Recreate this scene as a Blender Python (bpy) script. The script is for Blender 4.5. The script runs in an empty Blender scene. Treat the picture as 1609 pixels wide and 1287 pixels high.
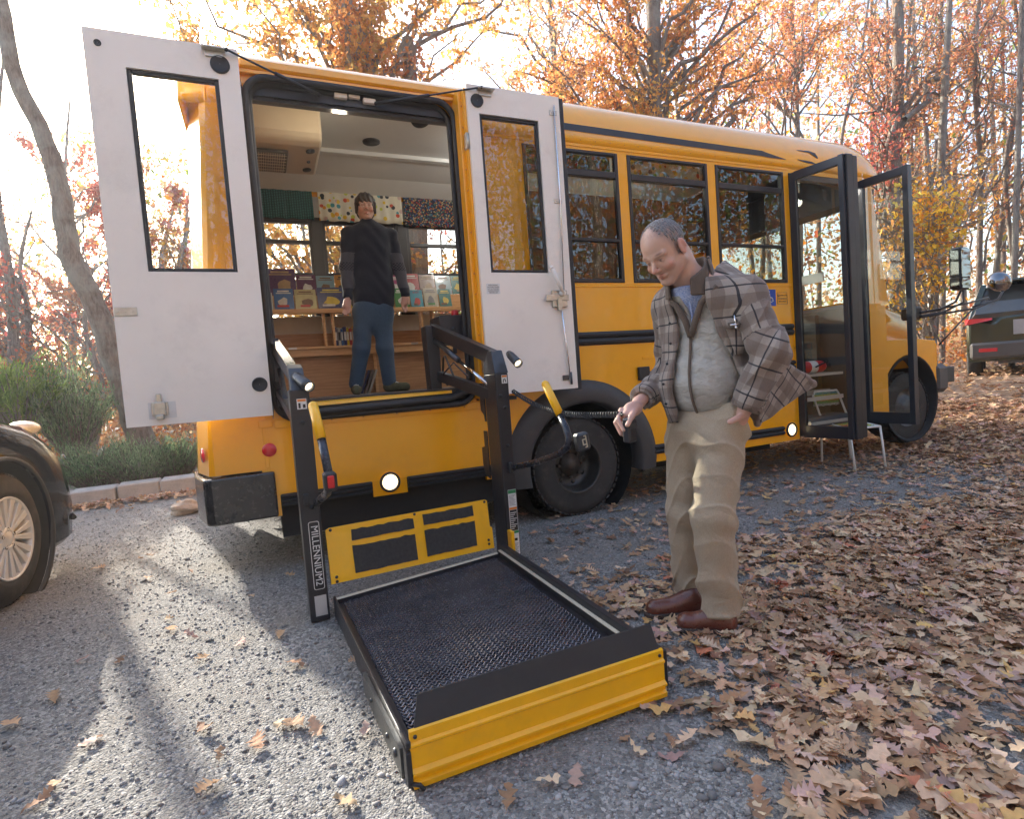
import bpy, math, random
import numpy as np
from mathutils import Vector, Matrix
random.seed(7); RNG = np.random.default_rng(11)
R_ = math.radians
SC = bpy.context.scene
# ---------------------------------------------------------------- camera
PW, PH = 1609.0, 1287.0
FPX = 884.07
CR = np.array([[0.91021972, 0.09072489, -0.40406567], [-0.40741004, 0.02117086, -0.91299992], [-0.0742774, 0.99565094, 0.05623237]])
CPOS = np.array([0.0, 0.0, 1.12])
cam = bpy.data.cameras.new('camera'); cam.lens = FPX / PW * 36.0; cam.sensor_width = 36.0
cam.clip_start = 0.05; cam.clip_end = 2000.0
camo = bpy.data.objects.new('camera', cam); SC.collection.objects.link(camo)
M4 = Matrix(CR.tolist()).to_4x4(); M4.translation = Vector(CPOS.tolist()); camo.matrix_world = M4
SC.camera = camo
def at(px, py, axis, val):
    """world point where the sight line of a photo pixel meets the plane x/y/z = val"""
    d = CR @ np.array([px - PW / 2, -(py - PH / 2), -FPX]); t = (val - CPOS[axis]) / d[axis]
    return CPOS + t * d
def aty(px, py, y): return Vector(at(px, py, 1, y).tolist())
# ---------------------------------------------------------------- sky, sun, exposure
SUN_EL = R_(23.0); SUN_AZ = math.atan2(-0.33, 1.0)      # azimuth from +Y towards +X
wd = bpy.data.worlds.new('World'); SC.world = wd; wd.use_nodes = True
wn = wd.node_tree; bg = wn.nodes['Background']
sk = wn.nodes.new('ShaderNodeTexSky'); sk.sky_type = 'NISHITA'; sk.sun_disc = False
sk.sun_elevation = SUN_EL; sk.sun_rotation = SUN_AZ; sk.dust_density = 3.0; sk.air_density = 1.0; sk.ozone_density = 1.0
wn.links.new(sk.outputs[0], bg.inputs[0]); bg.inputs[1].default_value = 0.15
sl = bpy.data.lights.new('sun', 'SUN'); sl.energy = 2.9; sl.angle = R_(0.53); sl.color = (1.0, 0.93, 0.82)
so = bpy.data.objects.new('sun', sl); SC.collection.objects.link(so)
sd = Vector((math.sin(SUN_AZ) * math.cos(SUN_EL), math.cos(SUN_AZ) * math.cos(SUN_EL), math.sin(SUN_EL)))
so.rotation_euler = sd.to_track_quat('Z', 'Y').to_euler()
SC.view_settings.view_transform = 'Standard'; SC.view_settings.look = 'None'
SC.view_settings.exposure = 2.1; SC.view_settings.gamma = 1.0
SC.render.engine = 'CYCLES'
SC.cycles.max_bounces = 8; SC.cycles.transparent_max_bounces = 12; SC.cycles.diffuse_bounces = 4; SC.cycles.glossy_bounces = 3
SC.cycles.transmission_bounces = 4; SC.cycles.caustics_reflective = False; SC.cycles.caustics_refractive = False
SC.cycles.sample_clamp_indirect = 6.0
try:
    SC.cycles.use_denoising = True
except Exception: pass
# ---------------------------------------------------------------- materials
class NT:
    def __init__(s, name):
        s.m = bpy.data.materials.new(name); s.m.use_nodes = True; s.t = s.m.node_tree; s.n = s.t.nodes
        s.b = s.n['Principled BSDF']; s.out = s.n['Material Output']
    def link(s, a, b): s.t.links.new(a, b)
    def node(s, ty, **kw):
        n = s.n.new(ty)
        for k, v in kw.items():
            if hasattr(n, k): setattr(n, k, v)
            else: n.inputs[k].default_value = v
        return n
    def coord(s, scale=1.0, kind='Object'):
        tc = s.n.new('ShaderNodeTexCoord'); mp = s.n.new('ShaderNodeMapping')
        mp.inputs['Scale'].default_value = (scale,) * 3 if not hasattr(scale, '__len__') else scale
        s.link(tc.outputs[kind], mp.inputs['Vector']); return mp.outputs[0]
    def noise(s, scale, detail=4, rough=0.6, vec=None, dist=0.0):
        n = s.n.new('ShaderNodeTexNoise'); n.inputs['Scale'].default_value = scale; n.inputs['Detail'].default_value = detail
        n.inputs['Roughness'].default_value = rough; n.inputs['Distortion'].default_value = dist
        if vec is not None: s.link(vec, n.inputs['Vector'])
        return n
    def math(s, op, a, b=None, c=None):
        n = s.n.new('ShaderNodeMath'); n.operation = op
        for i, v in enumerate((a, b, c)):
            if v is None: continue
            if isinstance(v, (int, float)): n.inputs[i].default_value = v
            else: s.link(v, n.inputs[i])
        return n.outputs[0]
    def ramp(s, fac, stops):
        n = s.n.new('ShaderNodeValToRGB'); e = n.color_ramp.elements
        while len(e) > 1: e.remove(e[-1])
        e[0].position = stops[0][0]; e[0].color = (*stops[0][1], 1)
        for p, c in stops[1:]:
            x = e.new(p); x.color = (*c, 1)
        s.link(fac, n.inputs[0]); return n.outputs[0]
    def mix(s, fac, a, b, mode='MIX'):
        n = s.n.new('ShaderNodeMix'); n.data_type = 'RGBA'; n.blend_type = mode
        for k, v in ((0, fac), (6, a), (7, b)):
            if isinstance(v, (int, float)): n.inputs[k].default_value = v
            elif isinstance(v, tuple): n.inputs[k].default_value = (*v, 1)
            else: s.link(v, n.inputs[k])
        return n.outputs[2]
    def bump(s, h, strength, dist=0.01, chain=None):
        n = s.n.new('ShaderNodeBump'); n.inputs['Strength'].default_value = strength; n.inputs['Distance'].default_value = dist
        s.link(h, n.inputs['Height'])
        if chain is not None: s.link(chain, n.inputs['Normal'])
        s.link(n.outputs[0], s.b.inputs['Normal']); return n.outputs[0]
    def base(s, c):
        if isinstance(c, tuple): s.b.inputs['Base Color'].default_value = (*c, 1)
        else: s.link(c, s.b.inputs['Base Color'])
def mat(name, col, rough=0.5, metal=0.0, var=0.12, vs=3.0, bump=0.0, bs=60.0, coat=0.0, spec=0.5, dirt=0.0):
    """a surface with slight colour wear, grain and uneven gloss"""
    t = NT(name); v = t.coord()
    n = t.noise(vs, 6, 0.65, v); f = t.ramp(n.outputs[0], [(0.3, tuple(c * (1 - var) for c in col)), (0.7, tuple(min(1, c * (1 + var)) for c in col))])
    if dirt > 0:
        n3 = t.noise(vs * 2.3, 8, 0.75, v); d = t.ramp(n3.outputs[0], [(0.52, (0, 0, 0)), (0.72, (dirt,) * 3)])
        f = t.mix(d, f, (0.16, 0.13, 0.10))
    t.base(f)
    n2 = t.noise(vs * 7, 4, 0.6, v)
    t.link(t.math('ADD', t.math('MULTIPLY', n2.outputs[0], 0.22), rough - 0.11), t.b.inputs['Roughness'])
    t.b.inputs['Metallic'].default_value = metal; t.b.inputs['Coat Weight'].default_value = coat
    t.b.inputs['Coat Roughness'].default_value = 0.06; t.b.inputs['Specular IOR Level'].default_value = spec
    if bump > 0: t.bump(t.noise(bs, 5, 0.6, v).outputs[0], bump, 0.01)
    return t.m
def mat_glass(name, tint=(0.75, 0.8, 0.78), refl=1.0, rough=0.0, wob=0.0, f0=0.04):
    t = NT(name); t.n.remove(t.b)
    tr = t.n.new('ShaderNodeBsdfTransparent'); tr.inputs[0].default_value = (*tint, 1)
    gl = t.n.new('ShaderNodeBsdfGlossy'); gl.inputs['Roughness'].default_value = rough; gl.inputs[0].default_value = (refl,) * 3 + (1,)
    if wob > 0:
        b = t.n.new('ShaderNodeBump'); b.inputs['Strength'].default_value = wob; b.inputs['Distance'].default_value = 0.02
        t.link(t.noise(5.0, 2, 0.4, t.coord()).outputs[0], b.inputs['Height']); t.link(b.outputs[0], gl.inputs['Normal'])
    fr = t.n.new('ShaderNodeFresnel'); fr.inputs[0].default_value = (1 + math.sqrt(f0)) / (1 - math.sqrt(f0))
    gm = t.n.new('ShaderNodeNewGeometry'); ff = t.math('MULTIPLY', fr.outputs[0], t.math('SUBTRACT', 1.0, gm.outputs['Backfacing'])); mx = t.n.new('ShaderNodeMixShader'); t.link(ff, mx.inputs[0]); t.link(tr.outputs[0], mx.inputs[1]); t.link(gl.outputs[0], mx.inputs[2])
    t.link(mx.outputs[0], t.out.inputs[0]); return t.m
def mat_emit(name, col, st):
    t = NT(name); t.base((0.9, 0.88, 0.8)); t.b.inputs['Emission Color'].default_value = (*col, 1); t.b.inputs['Emission Strength'].default_value = st
    return t.m
def mat_vcol(name, rough=0.7, trans=0.0, bump=0.0, bs=40, attr='Col', var=0.0, spec=0.3):
    """per-leaf / per-piece base colours read from the mesh, optional light passing through thin leaves"""
    t = NT(name); a = t.n.new('ShaderNodeAttribute'); a.attribute_name = attr; c = a.outputs['Color']
    if var > 0:
        n = t.noise(bs, 4, 0.6, t.coord()); c = t.mix(t.math('MULTIPLY', n.outputs[0], var), c, (0.02, 0.015, 0.01))
    t.base(c); t.b.inputs['Roughness'].default_value = rough; t.b.inputs['Specular IOR Level'].default_value = spec
    if bump > 0: t.bump(t.noise(bs, 4, 0.6, t.coord()).outputs[0], bump, 0.005)
    if trans > 0:
        tl = t.n.new('ShaderNodeBsdfTranslucent'); t.link(c, tl.inputs[0]); mx = t.n.new('ShaderNodeMixShader'); mx.inputs[0].default_value = trans
        t.link(t.b.outputs[0], mx.inputs[1]); t.link(tl.outputs[0], mx.inputs[2]); t.link(mx.outputs[0], t.out.inputs[0])
    return t.m
# ---------------------------------------------------------------- object helpers
COL = SC.collection
def tag(o, label=None, cat=None, group=None, kind=None):
    if label: o['label'] = label
    if cat: o['category'] = cat
    if group: o['group'] = group
    if kind: o['kind'] = kind
    return o
def empty(name, loc, label, cat, group=None, rz=0.0):
    o = bpy.data.objects.new(name, None); COL.objects.link(o); o.location = loc; o.rotation_euler = (0, 0, rz); o.empty_display_size = 0.1
    return tag(o, label, cat, group)
def npmesh(name, V, loops, sizes, smooth=False, cols=None, attrs=None):
    me = bpy.data.meshes.new(name); V = np.asarray(V, np.float32).reshape(-1, 3); loops = np.asarray(loops, np.int32).ravel(); sizes = np.asarray(sizes, np.int32).ravel()
    me.vertices.add(len(V)); me.vertices.foreach_set('co', V.ravel())
    me.loops.add(len(loops)); me.loops.foreach_set('vertex_index', loops)
    me.polygons.add(len(sizes)); st = np.concatenate([[0], np.cumsum(sizes)[:-1]]).astype(np.int32)
    me.polygons.foreach_set('loop_start', st)
    me.update(calc_edges=True)
    if smooth: me.polygons.foreach_set('use_smooth', np.ones(len(sizes), bool))
    if cols is not None:
        a = me.color_attributes.new('Col', 'FLOAT_COLOR', 'POINT'); cc = np.ones((len(V), 4), np.float32); cc[:, :3] = cols; a.data.foreach_set('color', cc.ravel())
    for k, v in (attrs or {}).items():
        a = me.attributes.new(k, 'FLOAT_VECTOR', 'POINT'); a.data.foreach_set('vector', np.asarray(v, np.float32).ravel())
    me.update(); return me
def link(name, me, m, parent=None, keep=True):
    o = bpy.data.objects.new(name, me); COL.objects.link(o)
    for x in (m if isinstance(m, (list, tuple)) else [m]): me.materials.append(x)
    if parent is not None:
        o.parent = parent
        bpy.context.view_layer.update() if False else None
    return o
class MB:
    """collects shapes (world coordinates, or local to the parent) and links them as one mesh"""
    def __init__(s): s.v = []; s.f = []; s.sm = []; s.mi = []; s.cur = 0
    def add(s, V, F, smooth=False):
        k = len(s.v); s.v += [tuple(x) for x in V]; s.f += [tuple(i + k for i in f) for f in F]; s.sm += [smooth] * len(F); s.mi += [s.cur] * len(F); return s
    def box(s, lo, hi, bev=0.0, rot=None, piv=None):
        lo = Vector(lo); hi = Vector(hi); c = (lo + hi) / 2; h = (hi - lo) / 2
        if bev <= 0 or bev > min(h) * 0.95:
            if bev > 0: bev = min(h) * 0.5
        b = bev
        V = []; F = []
        if b > 0:
            # chamfered box: 24 verts
            idx = {}
            for sx in (-1, 1):
                for sy in (-1, 1):
                    for sz in (-1, 1):
                        for ax in range(3):
                            p = [sx * h[0], sy * h[1], sz * h[2]]
                            for a2 in range(3):
                                if a2 != ax: p[a2] -= (sx, sy, sz)[a2] * b
                            idx[(sx, sy, sz, ax)] = len(V); V.append(Vector(p))
            for ax in range(3):
                o = [a for a in range(3) if a != ax]
                for sg in (-1, 1):
                    q = []
                    for (a, b2) in ((-1, -1), (1, -1), (1, 1), (-1, 1)):
                        k = [0, 0, 0]; k[ax] = sg; k[o[0]] = a; k[o[1]] = b2; q.append(idx[(*k, ax)])
                    if (sg > 0) ^ (ax == 1): pass
                    else: q = q[::-1]
                    F.append(q)
            for ax in range(3):      # edges along ax
                o = [a for a in range(3) if a != ax]
                for a in (-1, 1):
                    for b2 in (-1, 1):
                        k0 = [0, 0, 0]; k0[ax] = -1; k0[o[0]] = a; k0[o[1]] = b2
                        k1 = list(k0); k1[ax] = 1
                        F.append([idx[(*k0, o[0])], idx[(*k1, o[0])], idx[(*k1, o[1])], idx[(*k0, o[1])]])
            for sx in (-1, 1):
                for sy in (-1, 1):
                    for sz in (-1, 1): F.append([idx[(sx, sy, sz, a)] for a in range(3)])
        else:
            for z in (-1, 1):
                for (x, y) in ((-1, -1), (1, -1), (1, 1), (-1, 1)): V.append(Vector((x * h[0], y * h[1], z * h[2])))
            F = [[3, 2, 1, 0], [4, 5, 6, 7], [0, 1, 5, 4], [1, 2, 6, 5], [2, 3, 7, 6], [3, 0, 4, 7]]
        V = [v + c for v in V]
        if rot is not None:
            pv = Vector(piv) if piv is not None else c
            V = [rot @ (v - pv) + pv for v in V]
        return s.add(V, F)
    def tube(s, pts, r, n=10, caps=True, smooth=True):
        pts = [Vector(p) for p in pts]; m = len(pts); rs = r if hasattr(r, '__len__') else [r] * m
        V = []; up = None
        for i, p in enumerate(pts):
            d = (pts[min(i + 1, m - 1)] - pts[max(i - 1, 0)]).normalized()
            if up is None: up = Vector((0, 0, 1)) if abs(d.z) < 0.9 else Vector((1, 0, 0))
            u = d.cross(up).normalized() if d.cross(up).length > 1e-5 else d.orthogonal().normalized(); w = u.cross(d).normalized(); up = w
            for k in range(n):
                a = 2 * math.pi * k / n; V.append(p + (u * math.cos(a) + w * math.sin(a)) * rs[i])
        F = [[i * n + k, i * n + (k + 1) % n, (i + 1) * n + (k + 1) % n, (i + 1) * n + k] for i in range(m - 1) for k in range(n)]
        s.add(V, F, smooth)
        if caps:
            s.add(V[:n], [list(range(n))]); s.add(V[-n:], [list(range(n))[::-1]])
        return s
    def lathe(s, c, axis, prof, n=32, smooth=True, a0=0.0, a1=2 * math.pi):
        """prof: list of (offset along axis, radius)"""
        ax = Vector(axis).normalized(); u = ax.orthogonal().normalized(); w = ax.cross(u); c = Vector(c); V = []
        full = abs(a1 - a0 - 2 * math.pi) < 1e-6; nn = n if full else n + 1
        for (o, r) in prof:
            for k in range(nn):
                a = a0 + (a1 - a0) * k / n; V.append(c + ax * o + (u * math.cos(a) + w * math.sin(a)) * r)
        F = []
        for i in range(len(prof) - 1):
            for k in range(n):
                F.append([i * nn + k, i * nn + (k + 1) % nn, (i + 1) * nn + (k + 1) % nn, (i + 1) * nn + k])
        return s.add(V, F, smooth)
    def prism(s, poly, d0, d1, axis=1, smooth=False):
        """poly: 2-D outline, extruded along axis from d0 to d1 (axis 1: poly is x,z; 0: y,z; 2: x,y)"""
        def mk(p, d):
            return {1: (p[0], d, p[1]), 0: (d, p[0], p[1]), 2: (p[0], p[1], d)}[axis]
        n = len(poly); V = [mk(p, d0) for p in poly] + [mk(p, d1) for p in poly]
        s.add(V, [list(range(n)), list(range(2 * n - 1, n - 1, -1))])
        return s.add(V, [[i, (i + 1) % n, n + (i + 1) % n, n + i] for i in range(n)], smooth)
    def quad(s, a, b, c, d): return s.add([a, b, c, d], [[0, 1, 2, 3]])
    def hexa(s, P):
        """8 corners: 4 of one face in order, then the 4 facing them"""
        return s.add(P, [[3, 2, 1, 0], [4, 5, 6, 7], [0, 1, 5, 4], [1, 2, 6, 5], [2, 3, 7, 6], [3, 0, 4, 7]])
    def ico(s, c, r, sub=1, sq=(1, 1, 1), jit=0.0):
        import bmesh
        bm = bmesh.new(); bmesh.ops.create_icosphere(bm, subdivisions=sub, radius=1.0)
        V = [Vector((v.co.x * sq[0], v.co.y * sq[1], v.co.z * sq[2])) * r * (1 + random.uniform(-jit, jit)) + Vector(c) for v in bm.verts]
        F = [[v.index for v in f.verts] for f in bm.faces]; bm.free(); return s.add(V, F, jit == 0)
    def build(s, name, m, parent=None, bevel=0.0, fix=True):
        import bmesh
        me = bpy.data.meshes.new(name)
        V = s.v
        me.from_pydata(V, [], s.f); me.polygons.foreach_set('use_smooth', s.sm); me.polygons.foreach_set('material_index', s.mi)
        if fix:
            bm = bmesh.new(); bm.from_mesh(me); bmesh.ops.remove_doubles(bm, verts=bm.verts, dist=1e-5); bmesh.ops.recalc_face_normals(bm, faces=bm.faces); bm.to_mesh(me); bm.free()
        me.update()
        if parent is not None:        # world coordinates in, local to the thing's base out
            me.transform(Matrix.Translation(-wloc(parent)))
        o = link(name, me, m, parent)
        if bevel > 0:
            b = o.modifiers.new('bevel', 'BEVEL'); b.width = bevel; b.segments = 2; b.limit_method = 'ANGLE'; b.angle_limit = R_(35)
        return o
def wloc(o):
    v = Vector((0, 0, 0))
    while o is not None: v += o.location; o = o.parent
    return v
def copy_tree(o, parent=None):
    c = o.copy(); COL.objects.link(c)
    if parent is not None: c.parent = parent
    for ch in list(o.children): copy_tree(ch, c)
    return c
def text(name, s, size, loc, rot, m, parent=None, ext=0.0012, align='CENTER', shx=1.0, space=1.0, mirror=False):
    cu = bpy.data.curves.new(name, 'FONT'); cu.body = s; cu.size = size; cu.extrude = ext; cu.align_x = align; cu.align_y = 'CENTER'; cu.space_character = space
    cu.resolution_u = 3
    o = bpy.data.objects.new(name, cu); COL.objects.link(o)
    dg = bpy.context.evaluated_depsgraph_get(); me = bpy.data.meshes.new_from_object(o.evaluated_get(dg)); COL.objects.unlink(o); bpy.data.objects.remove(o)
    me.transform(Matrix.Translation(Vector(loc)) @ rot.to_4x4() @ Matrix.Diagonal((shx * (-1 if mirror else 1), 1, 1, 1)))
    if parent is not None: me.transform(Matrix.Translation(-wloc(parent)))
    me.materials.clear()
    return link(name, me, m, parent)
ROT_SIDE = Matrix.Rotation(R_(90), 3, 'X')      # text lying on a wall that faces -Y
def smooth01(a, b, x):
    t = np.clip((x - a) / (b - a), 0, 1); return t * t * (3 - 2 * t)
# ================================================================ materials of the place
YEL = mat('school_bus_yellow_paint', (0.93, 0.415, 0.006), 0.22, 0, 0.05, 1.2, 0.02, 2.2, coat=0.6, dirt=0.10)
SAFY = mat('safety_yellow_paint', (0.93, 0.48, 0.003), 0.32, 0, 0.06, 6.0, coat=0.3, dirt=0.10)
BLKP = mat('black_powder_coat', (0.022, 0.022, 0.027), 0.38, 0, 0.2, 8.0, 0.03, 300, dirt=0.03)
BLKR = mat('black_rubber', (0.022, 0.022, 0.024), 0.55, 0, 0.2, 8.0, 0.04, 200)
BLKM = mat('black_window_metal', (0.02, 0.02, 0.024), 0.35, 0, 0.15, 8.0)
TYRE = mat('tyre_rubber', (0.035, 0.033, 0.031), 0.78, 0, 0.25, 5.0, 0.1, 120, dirt=0.35)
FLARE = mat('wheel_arch_plastic', (0.050, 0.048, 0.048), 0.55, 0, 0.12, 5.0, 0.05, 250, dirt=0.15)
WHT = mat('white_door_paint', (0.90, 0.835, 0.75), 0.42, 0, 0.05, 1.4, 0.02, 6, dirt=0.12)
WHTP = mat('white_tube_paint', (0.82, 0.84, 0.82), 0.35, 0, 0.04, 5.0)
STL = mat('zinc_plated_steel', (0.55, 0.52, 0.46), 0.38, 0.85, 0.2, 20.0)
DKST = mat('dark_steel', (0.10, 0.10, 0.11), 0.4, 0.8, 0.2, 20.0)
CHR = mat('bright_steel', (0.75, 0.75, 0.76), 0.12, 1.0, 0.05, 10.0)
GRY = mat('grey_ceiling_panel', (0.60, 0.63, 0.63), 0.35, 0, 0.05, 2.0, 0.02, 6)
BEI = mat('beige_plastic', (0.60, 0.54, 0.42), 0.45, 0, 0.04, 3.0)
DARK = mat('dark_underbody', (0.012, 0.012, 0.012), 0.8, 0, 0.3, 4.0)
REDR = mat('red_reflector', (0.65, 0.02, 0.03), 0.25, 0, 0.1, 80.0, coat=0.6)
AMB = mat('amber_lens', (0.85, 0.20, 0.02), 0.2, 0, 0.1, 40.0, coat=0.6)
CREAM = mat('cream_edge_strip', (0.62, 0.56, 0.42), 0.55, 0, 0.08, 12.0, dirt=0.15)
STICK = mat('white_sticker', (0.75, 0.75, 0.73), 0.5, 0, 0.04, 20.0)
BLUE = mat('blue_decal', (0.02, 0.08, 0.42), 0.4, 0, 0.04, 20.0)
GREEN = mat('green_decal', (0.03, 0.25, 0.09), 0.5, 0, 0.04, 20.0)
ORAN = mat('orange_decal', (0.75, 0.22, 0.02), 0.5, 0, 0.04, 20.0)
MIRR = mat('mirror_glass', (0.22, 0.22, 0.23), 0.03, 1.0, 0.02, 5.0)
RED = mat('red_plastic', (0.55, 0.015, 0.02), 0.35, 0, 0.08, 20.0)
MILL = mat('grey_letter_plate', (0.34, 0.35, 0.36), 0.45, 0, 0.05, 20.0)
INK = mat('black_ink', (0.015, 0.015, 0.017), 0.5, 0, 0.05, 10.0)
PATCH = mat('grit_tape', (0.045, 0.043, 0.042), 0.9, 0, 0.3, 60.0, 0.35, 500)
LAMP = mat_emit('lit_lamp', (1.0, 0.74, 0.40), 0.9)
LAMPS = mat_emit('lit_work_lamp', (1.0, 0.80, 0.50), 1.6)
GLASS = mat_glass('tinted_bus_glass', (0.66, 0.68, 0.64), 1.0, 0.0, 0.012, 0.055)
GLASSC = mat_glass('clear_door_glass', (0.88, 0.90, 0.88), 1.0, 0.0, 0.01, 0.06)
def mat_wood(name, c1, c2, sc=(1.5, 14, 14)):
    t = NT(name); v = t.coord(sc); n = t.noise(3.0, 6, 0.6, v, 0.6)
    w = t.n.new('ShaderNodeTexWave'); w.inputs['Scale'].default_value = 0.7; w.inputs['Distortion'].default_value = 5.0; w.inputs['Detail'].default_value = 3; w.inputs['Detail Scale'].default_value = 1.4
    w.bands_direction = 'Z'; t.link(v, w.inputs['Vector'])
    f = t.math('ADD', t.math('MULTIPLY', n.outputs[0], 0.9), t.math('MULTIPLY', w.outputs['Fac'], 0.12))
    t.base(t.ramp(f, [(0.25, c1), (0.7, c2)])); t.b.inputs['Roughness'].default_value = 0.5; t.bump(n.outputs[0], 0.1, 0.003); return t.m
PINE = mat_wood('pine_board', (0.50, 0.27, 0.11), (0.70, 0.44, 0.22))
PINE2 = mat_wood('shaded_pine_board', (0.36, 0.19, 0.08), (0.55, 0.32, 0.16))  # darker copy of the pine, shade put into its colour
def mat_bark(name, c1, c2, sc=1.0):
    t = NT(name); v = t.coord((sc, sc, sc * 0.22)); n = t.noise(24, 8, 0.75, v, 0.8)
    vo = t.n.new('ShaderNodeTexVoronoi'); vo.inputs['Scale'].default_value = 22; t.link(v, vo.inputs['Vector'])
    n2 = t.noise(2.2, 5, 0.6, t.coord(), 0.3)
    f = t.ramp(n.outputs[0], [(0.3, c1), (0.68, c2)]); f = t.mix(t.ramp(n2.outputs[0], [(0.45, (0, 0, 0)), (0.62, (0.55,) * 3)]), f, (0.30, 0.31, 0.27))
    t.base(f); t.b.inputs['Roughness'].default_value = 0.9
    h = t.math('ADD', n.outputs[0], t.math('MULTIPLY', vo.outputs[0], 0.6)); t.bump(h, 0.9, 0.03); return t.m
BARK = mat_bark('grey_oak_bark', (0.06, 0.05, 0.042), (0.36, 0.32, 0.29))
BARKD = mat_bark('brown_bark', (0.06, 0.042, 0.034), (0.27, 0.21, 0.17))
LEAFM = mat_vcol('autumn_leaves', 0.6, 0.62)
LITM = mat_vcol('fallen_leaves', 0.75, 0.15, 0.25, 60, var=0.45, spec=0.25)
NEEDM = mat_vcol('evergreen_foliage', 0.6, 0.6)
# ================================================================ ground
def gz(x, y):
    """ground height: level round the bus, climbing towards the woods on the right"""
    x = np.asarray(x, float); y = np.asarray(y, float)
    z = 0.53 * smooth01(5.4, 11.5, x) + 0.6 * smooth01(12, 40, x) + 0.25 * smooth01(8.4, 10.5, y) * (1 - smooth01(3, 8, x))
    far = np.hypot(x - 2, y - 2)
    return z + 0.02 * np.sin(x * 0.9 + 1.3) * np.sin(y * 0.7) * smooth01(6, 12, far) + 0.004 * np.sin(x * 5.1) * np.cos(y * 4.3)
def litter_density(x, y):
    n = 0.35 * np.sin(x * 2.1 + y * 1.3) + 0.25 * np.sin(x * 4.7 - y * 3.1 + 1) + 0.2 * np.sin(x * 1.1 + y * 5.3 + 2)
    edge = 1.15 + 0.30 * n + 0.22 * np.clip(y - 1.2, 0, 3)
    d = smooth01(edge - 0.35, edge + 0.6, x)
    strip = smooth01(2.15, 2.75, y + 0.25 * n) * (1 - smooth01(4.7, 6.6, x + 0.5 * n))      # bare gravel band along the bus
    d = d * (1 - 0.90 * strip)
    h = 0.5 + 0.5 * np.sin(x * 3.3 + 0.7) * np.sin(y * 3.9 + x); d = d * (0.55 + 0.45 * smooth01(0.2, 0.6, h + (x > 2.6)))
    far = smooth01(6.6, 8.0, y); return np.clip(np.maximum(d, far * 0.8), 0, 1)
def build_ground():
    def axis(a, b, fine0, fine1, step):
        mid = list(np.arange(fine0, fine1 + 1e-6, step)); lo = []; x = fine0; s = step
        while x > a: s *= 1.35; x -= s; lo.append(max(x, a))
        hi = []; x = fine1; s = step
        while x < b: s *= 1.35; x += s; hi.append(min(x, b))
        return np.array(lo[::-1] + mid + hi)
    xs = axis(-600, 900, -3.0, 9.0, 0.10); ys = axis(-600, 900, 0.5, 9.5, 0.10)
    X, Y = np.meshgrid(xs, ys, indexing='ij'); Z = gz(X, Y); V = np.stack([X, Y, Z], -1).reshape(-1, 3); nx, ny = X.shape
    i, j = np.meshgrid(np.arange(nx - 1), np.arange(ny - 1), indexing='ij'); a = (i * ny + j).ravel()
    F = np.stack([a, a + ny, a + ny + 1, a + 1], -1)
    cols = np.zeros((len(V), 3)); cols[:, 0] = litter_density(V[:, 0], V[:, 1])
    cols[:, 0] = np.maximum(cols[:, 0], smooth01(6.2, 8.0, V[:, 0]))
    me = npmesh('gravel_ground', V, F, np.full(len(F), 4), True, cols)
    t = NT('gravel_and_leaf_mould'); v = t.coord()
    vo = t.n.new('ShaderNodeTexVoronoi'); vo.inputs['Scale'].default_value = 95; vo.inputs['Randomness'].default_value = 1; t.link(v, vo.inputs['Vector'])
    vo2 = t.n.new('ShaderNodeTexVoronoi'); vo2.inputs['Scale'].default_value = 170; t.link(v, vo2.inputs['Vector'])
    n = t.noise(1.6, 6, 0.65, v); n2 = t.noise(300, 3, 0.6, v)
    pebble = t.ramp(vo.outputs['Color'], [(0.1, (0.14, 0.136, 0.128)), (0.5, (0.235, 0.228, 0.213)), (0.9, (0.42, 0.405, 0.375))])
    fines = t.ramp(n2.outputs[0], [(0.3, (0.16, 0.148, 0.128)), (0.7, (0.37, 0.345, 0.30))])
    g = t.mix(t.ramp(n.outputs[0], [(0.48, (0, 0, 0)), (0.66, (0.85,) * 3)]), pebble, fines)
    a = t.n.new('ShaderNodeAttribute'); a.attribute_name = 'Col'; sp = t.n.new('ShaderNodeSeparateColor'); t.link(a.outputs['Color'], sp.inputs[0])
    vl = t.n.new('ShaderNodeTexVoronoi'); vl.inputs['Scale'].default_value = 13; t.link(v, vl.inputs['Vector'])
    vl2 = t.n.new('ShaderNodeTexVoronoi'); vl2.inputs['Scale'].default_value = 31; t.link(v, vl2.inputs['Vector'])
    lc = t.ramp(vl.outputs['Color'], [(0.1, (0.16, 0.105, 0.07)), (0.5, (0.30, 0.20, 0.13)), (0.9, (0.46, 0.33, 0.23))])
    lc = t.mix(0.45, lc, t.ramp(vl2.outputs['Color'], [(0.2, (0.08, 0.05, 0.035)), (0.8, (0.30, 0.20, 0.13))]))
    mk = t.ramp(t.math('ADD', sp.outputs[0], t.math('MULTIPLY', t.math('SUBTRACT', t.noise(7, 6, 0.7, v).outputs[0], 0.5), 0.9)), [(0.82, (0, 0, 0)), (1.0, (1, 1, 1))])
    t.base(t.mix(mk, g, lc)); t.b.inputs['Roughness'].default_value = 0.9; t.b.inputs['Specular IOR Level'].default_value = 0.25
    h = t.math('ADD', t.math('MULTIPLY', vo.outputs['Distance'], -0.9), t.math('MULTIPLY', vo2.outputs['Distance'], -0.5)); h = t.math('ADD', h, t.math('MULTIPLY', n2.outputs[0], 0.25))
    t.bump(h, 0.85, 0.009)
    o = link('gravel_ground', me, t.m); tag(o, kind='structure'); return o
build_ground()
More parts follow.
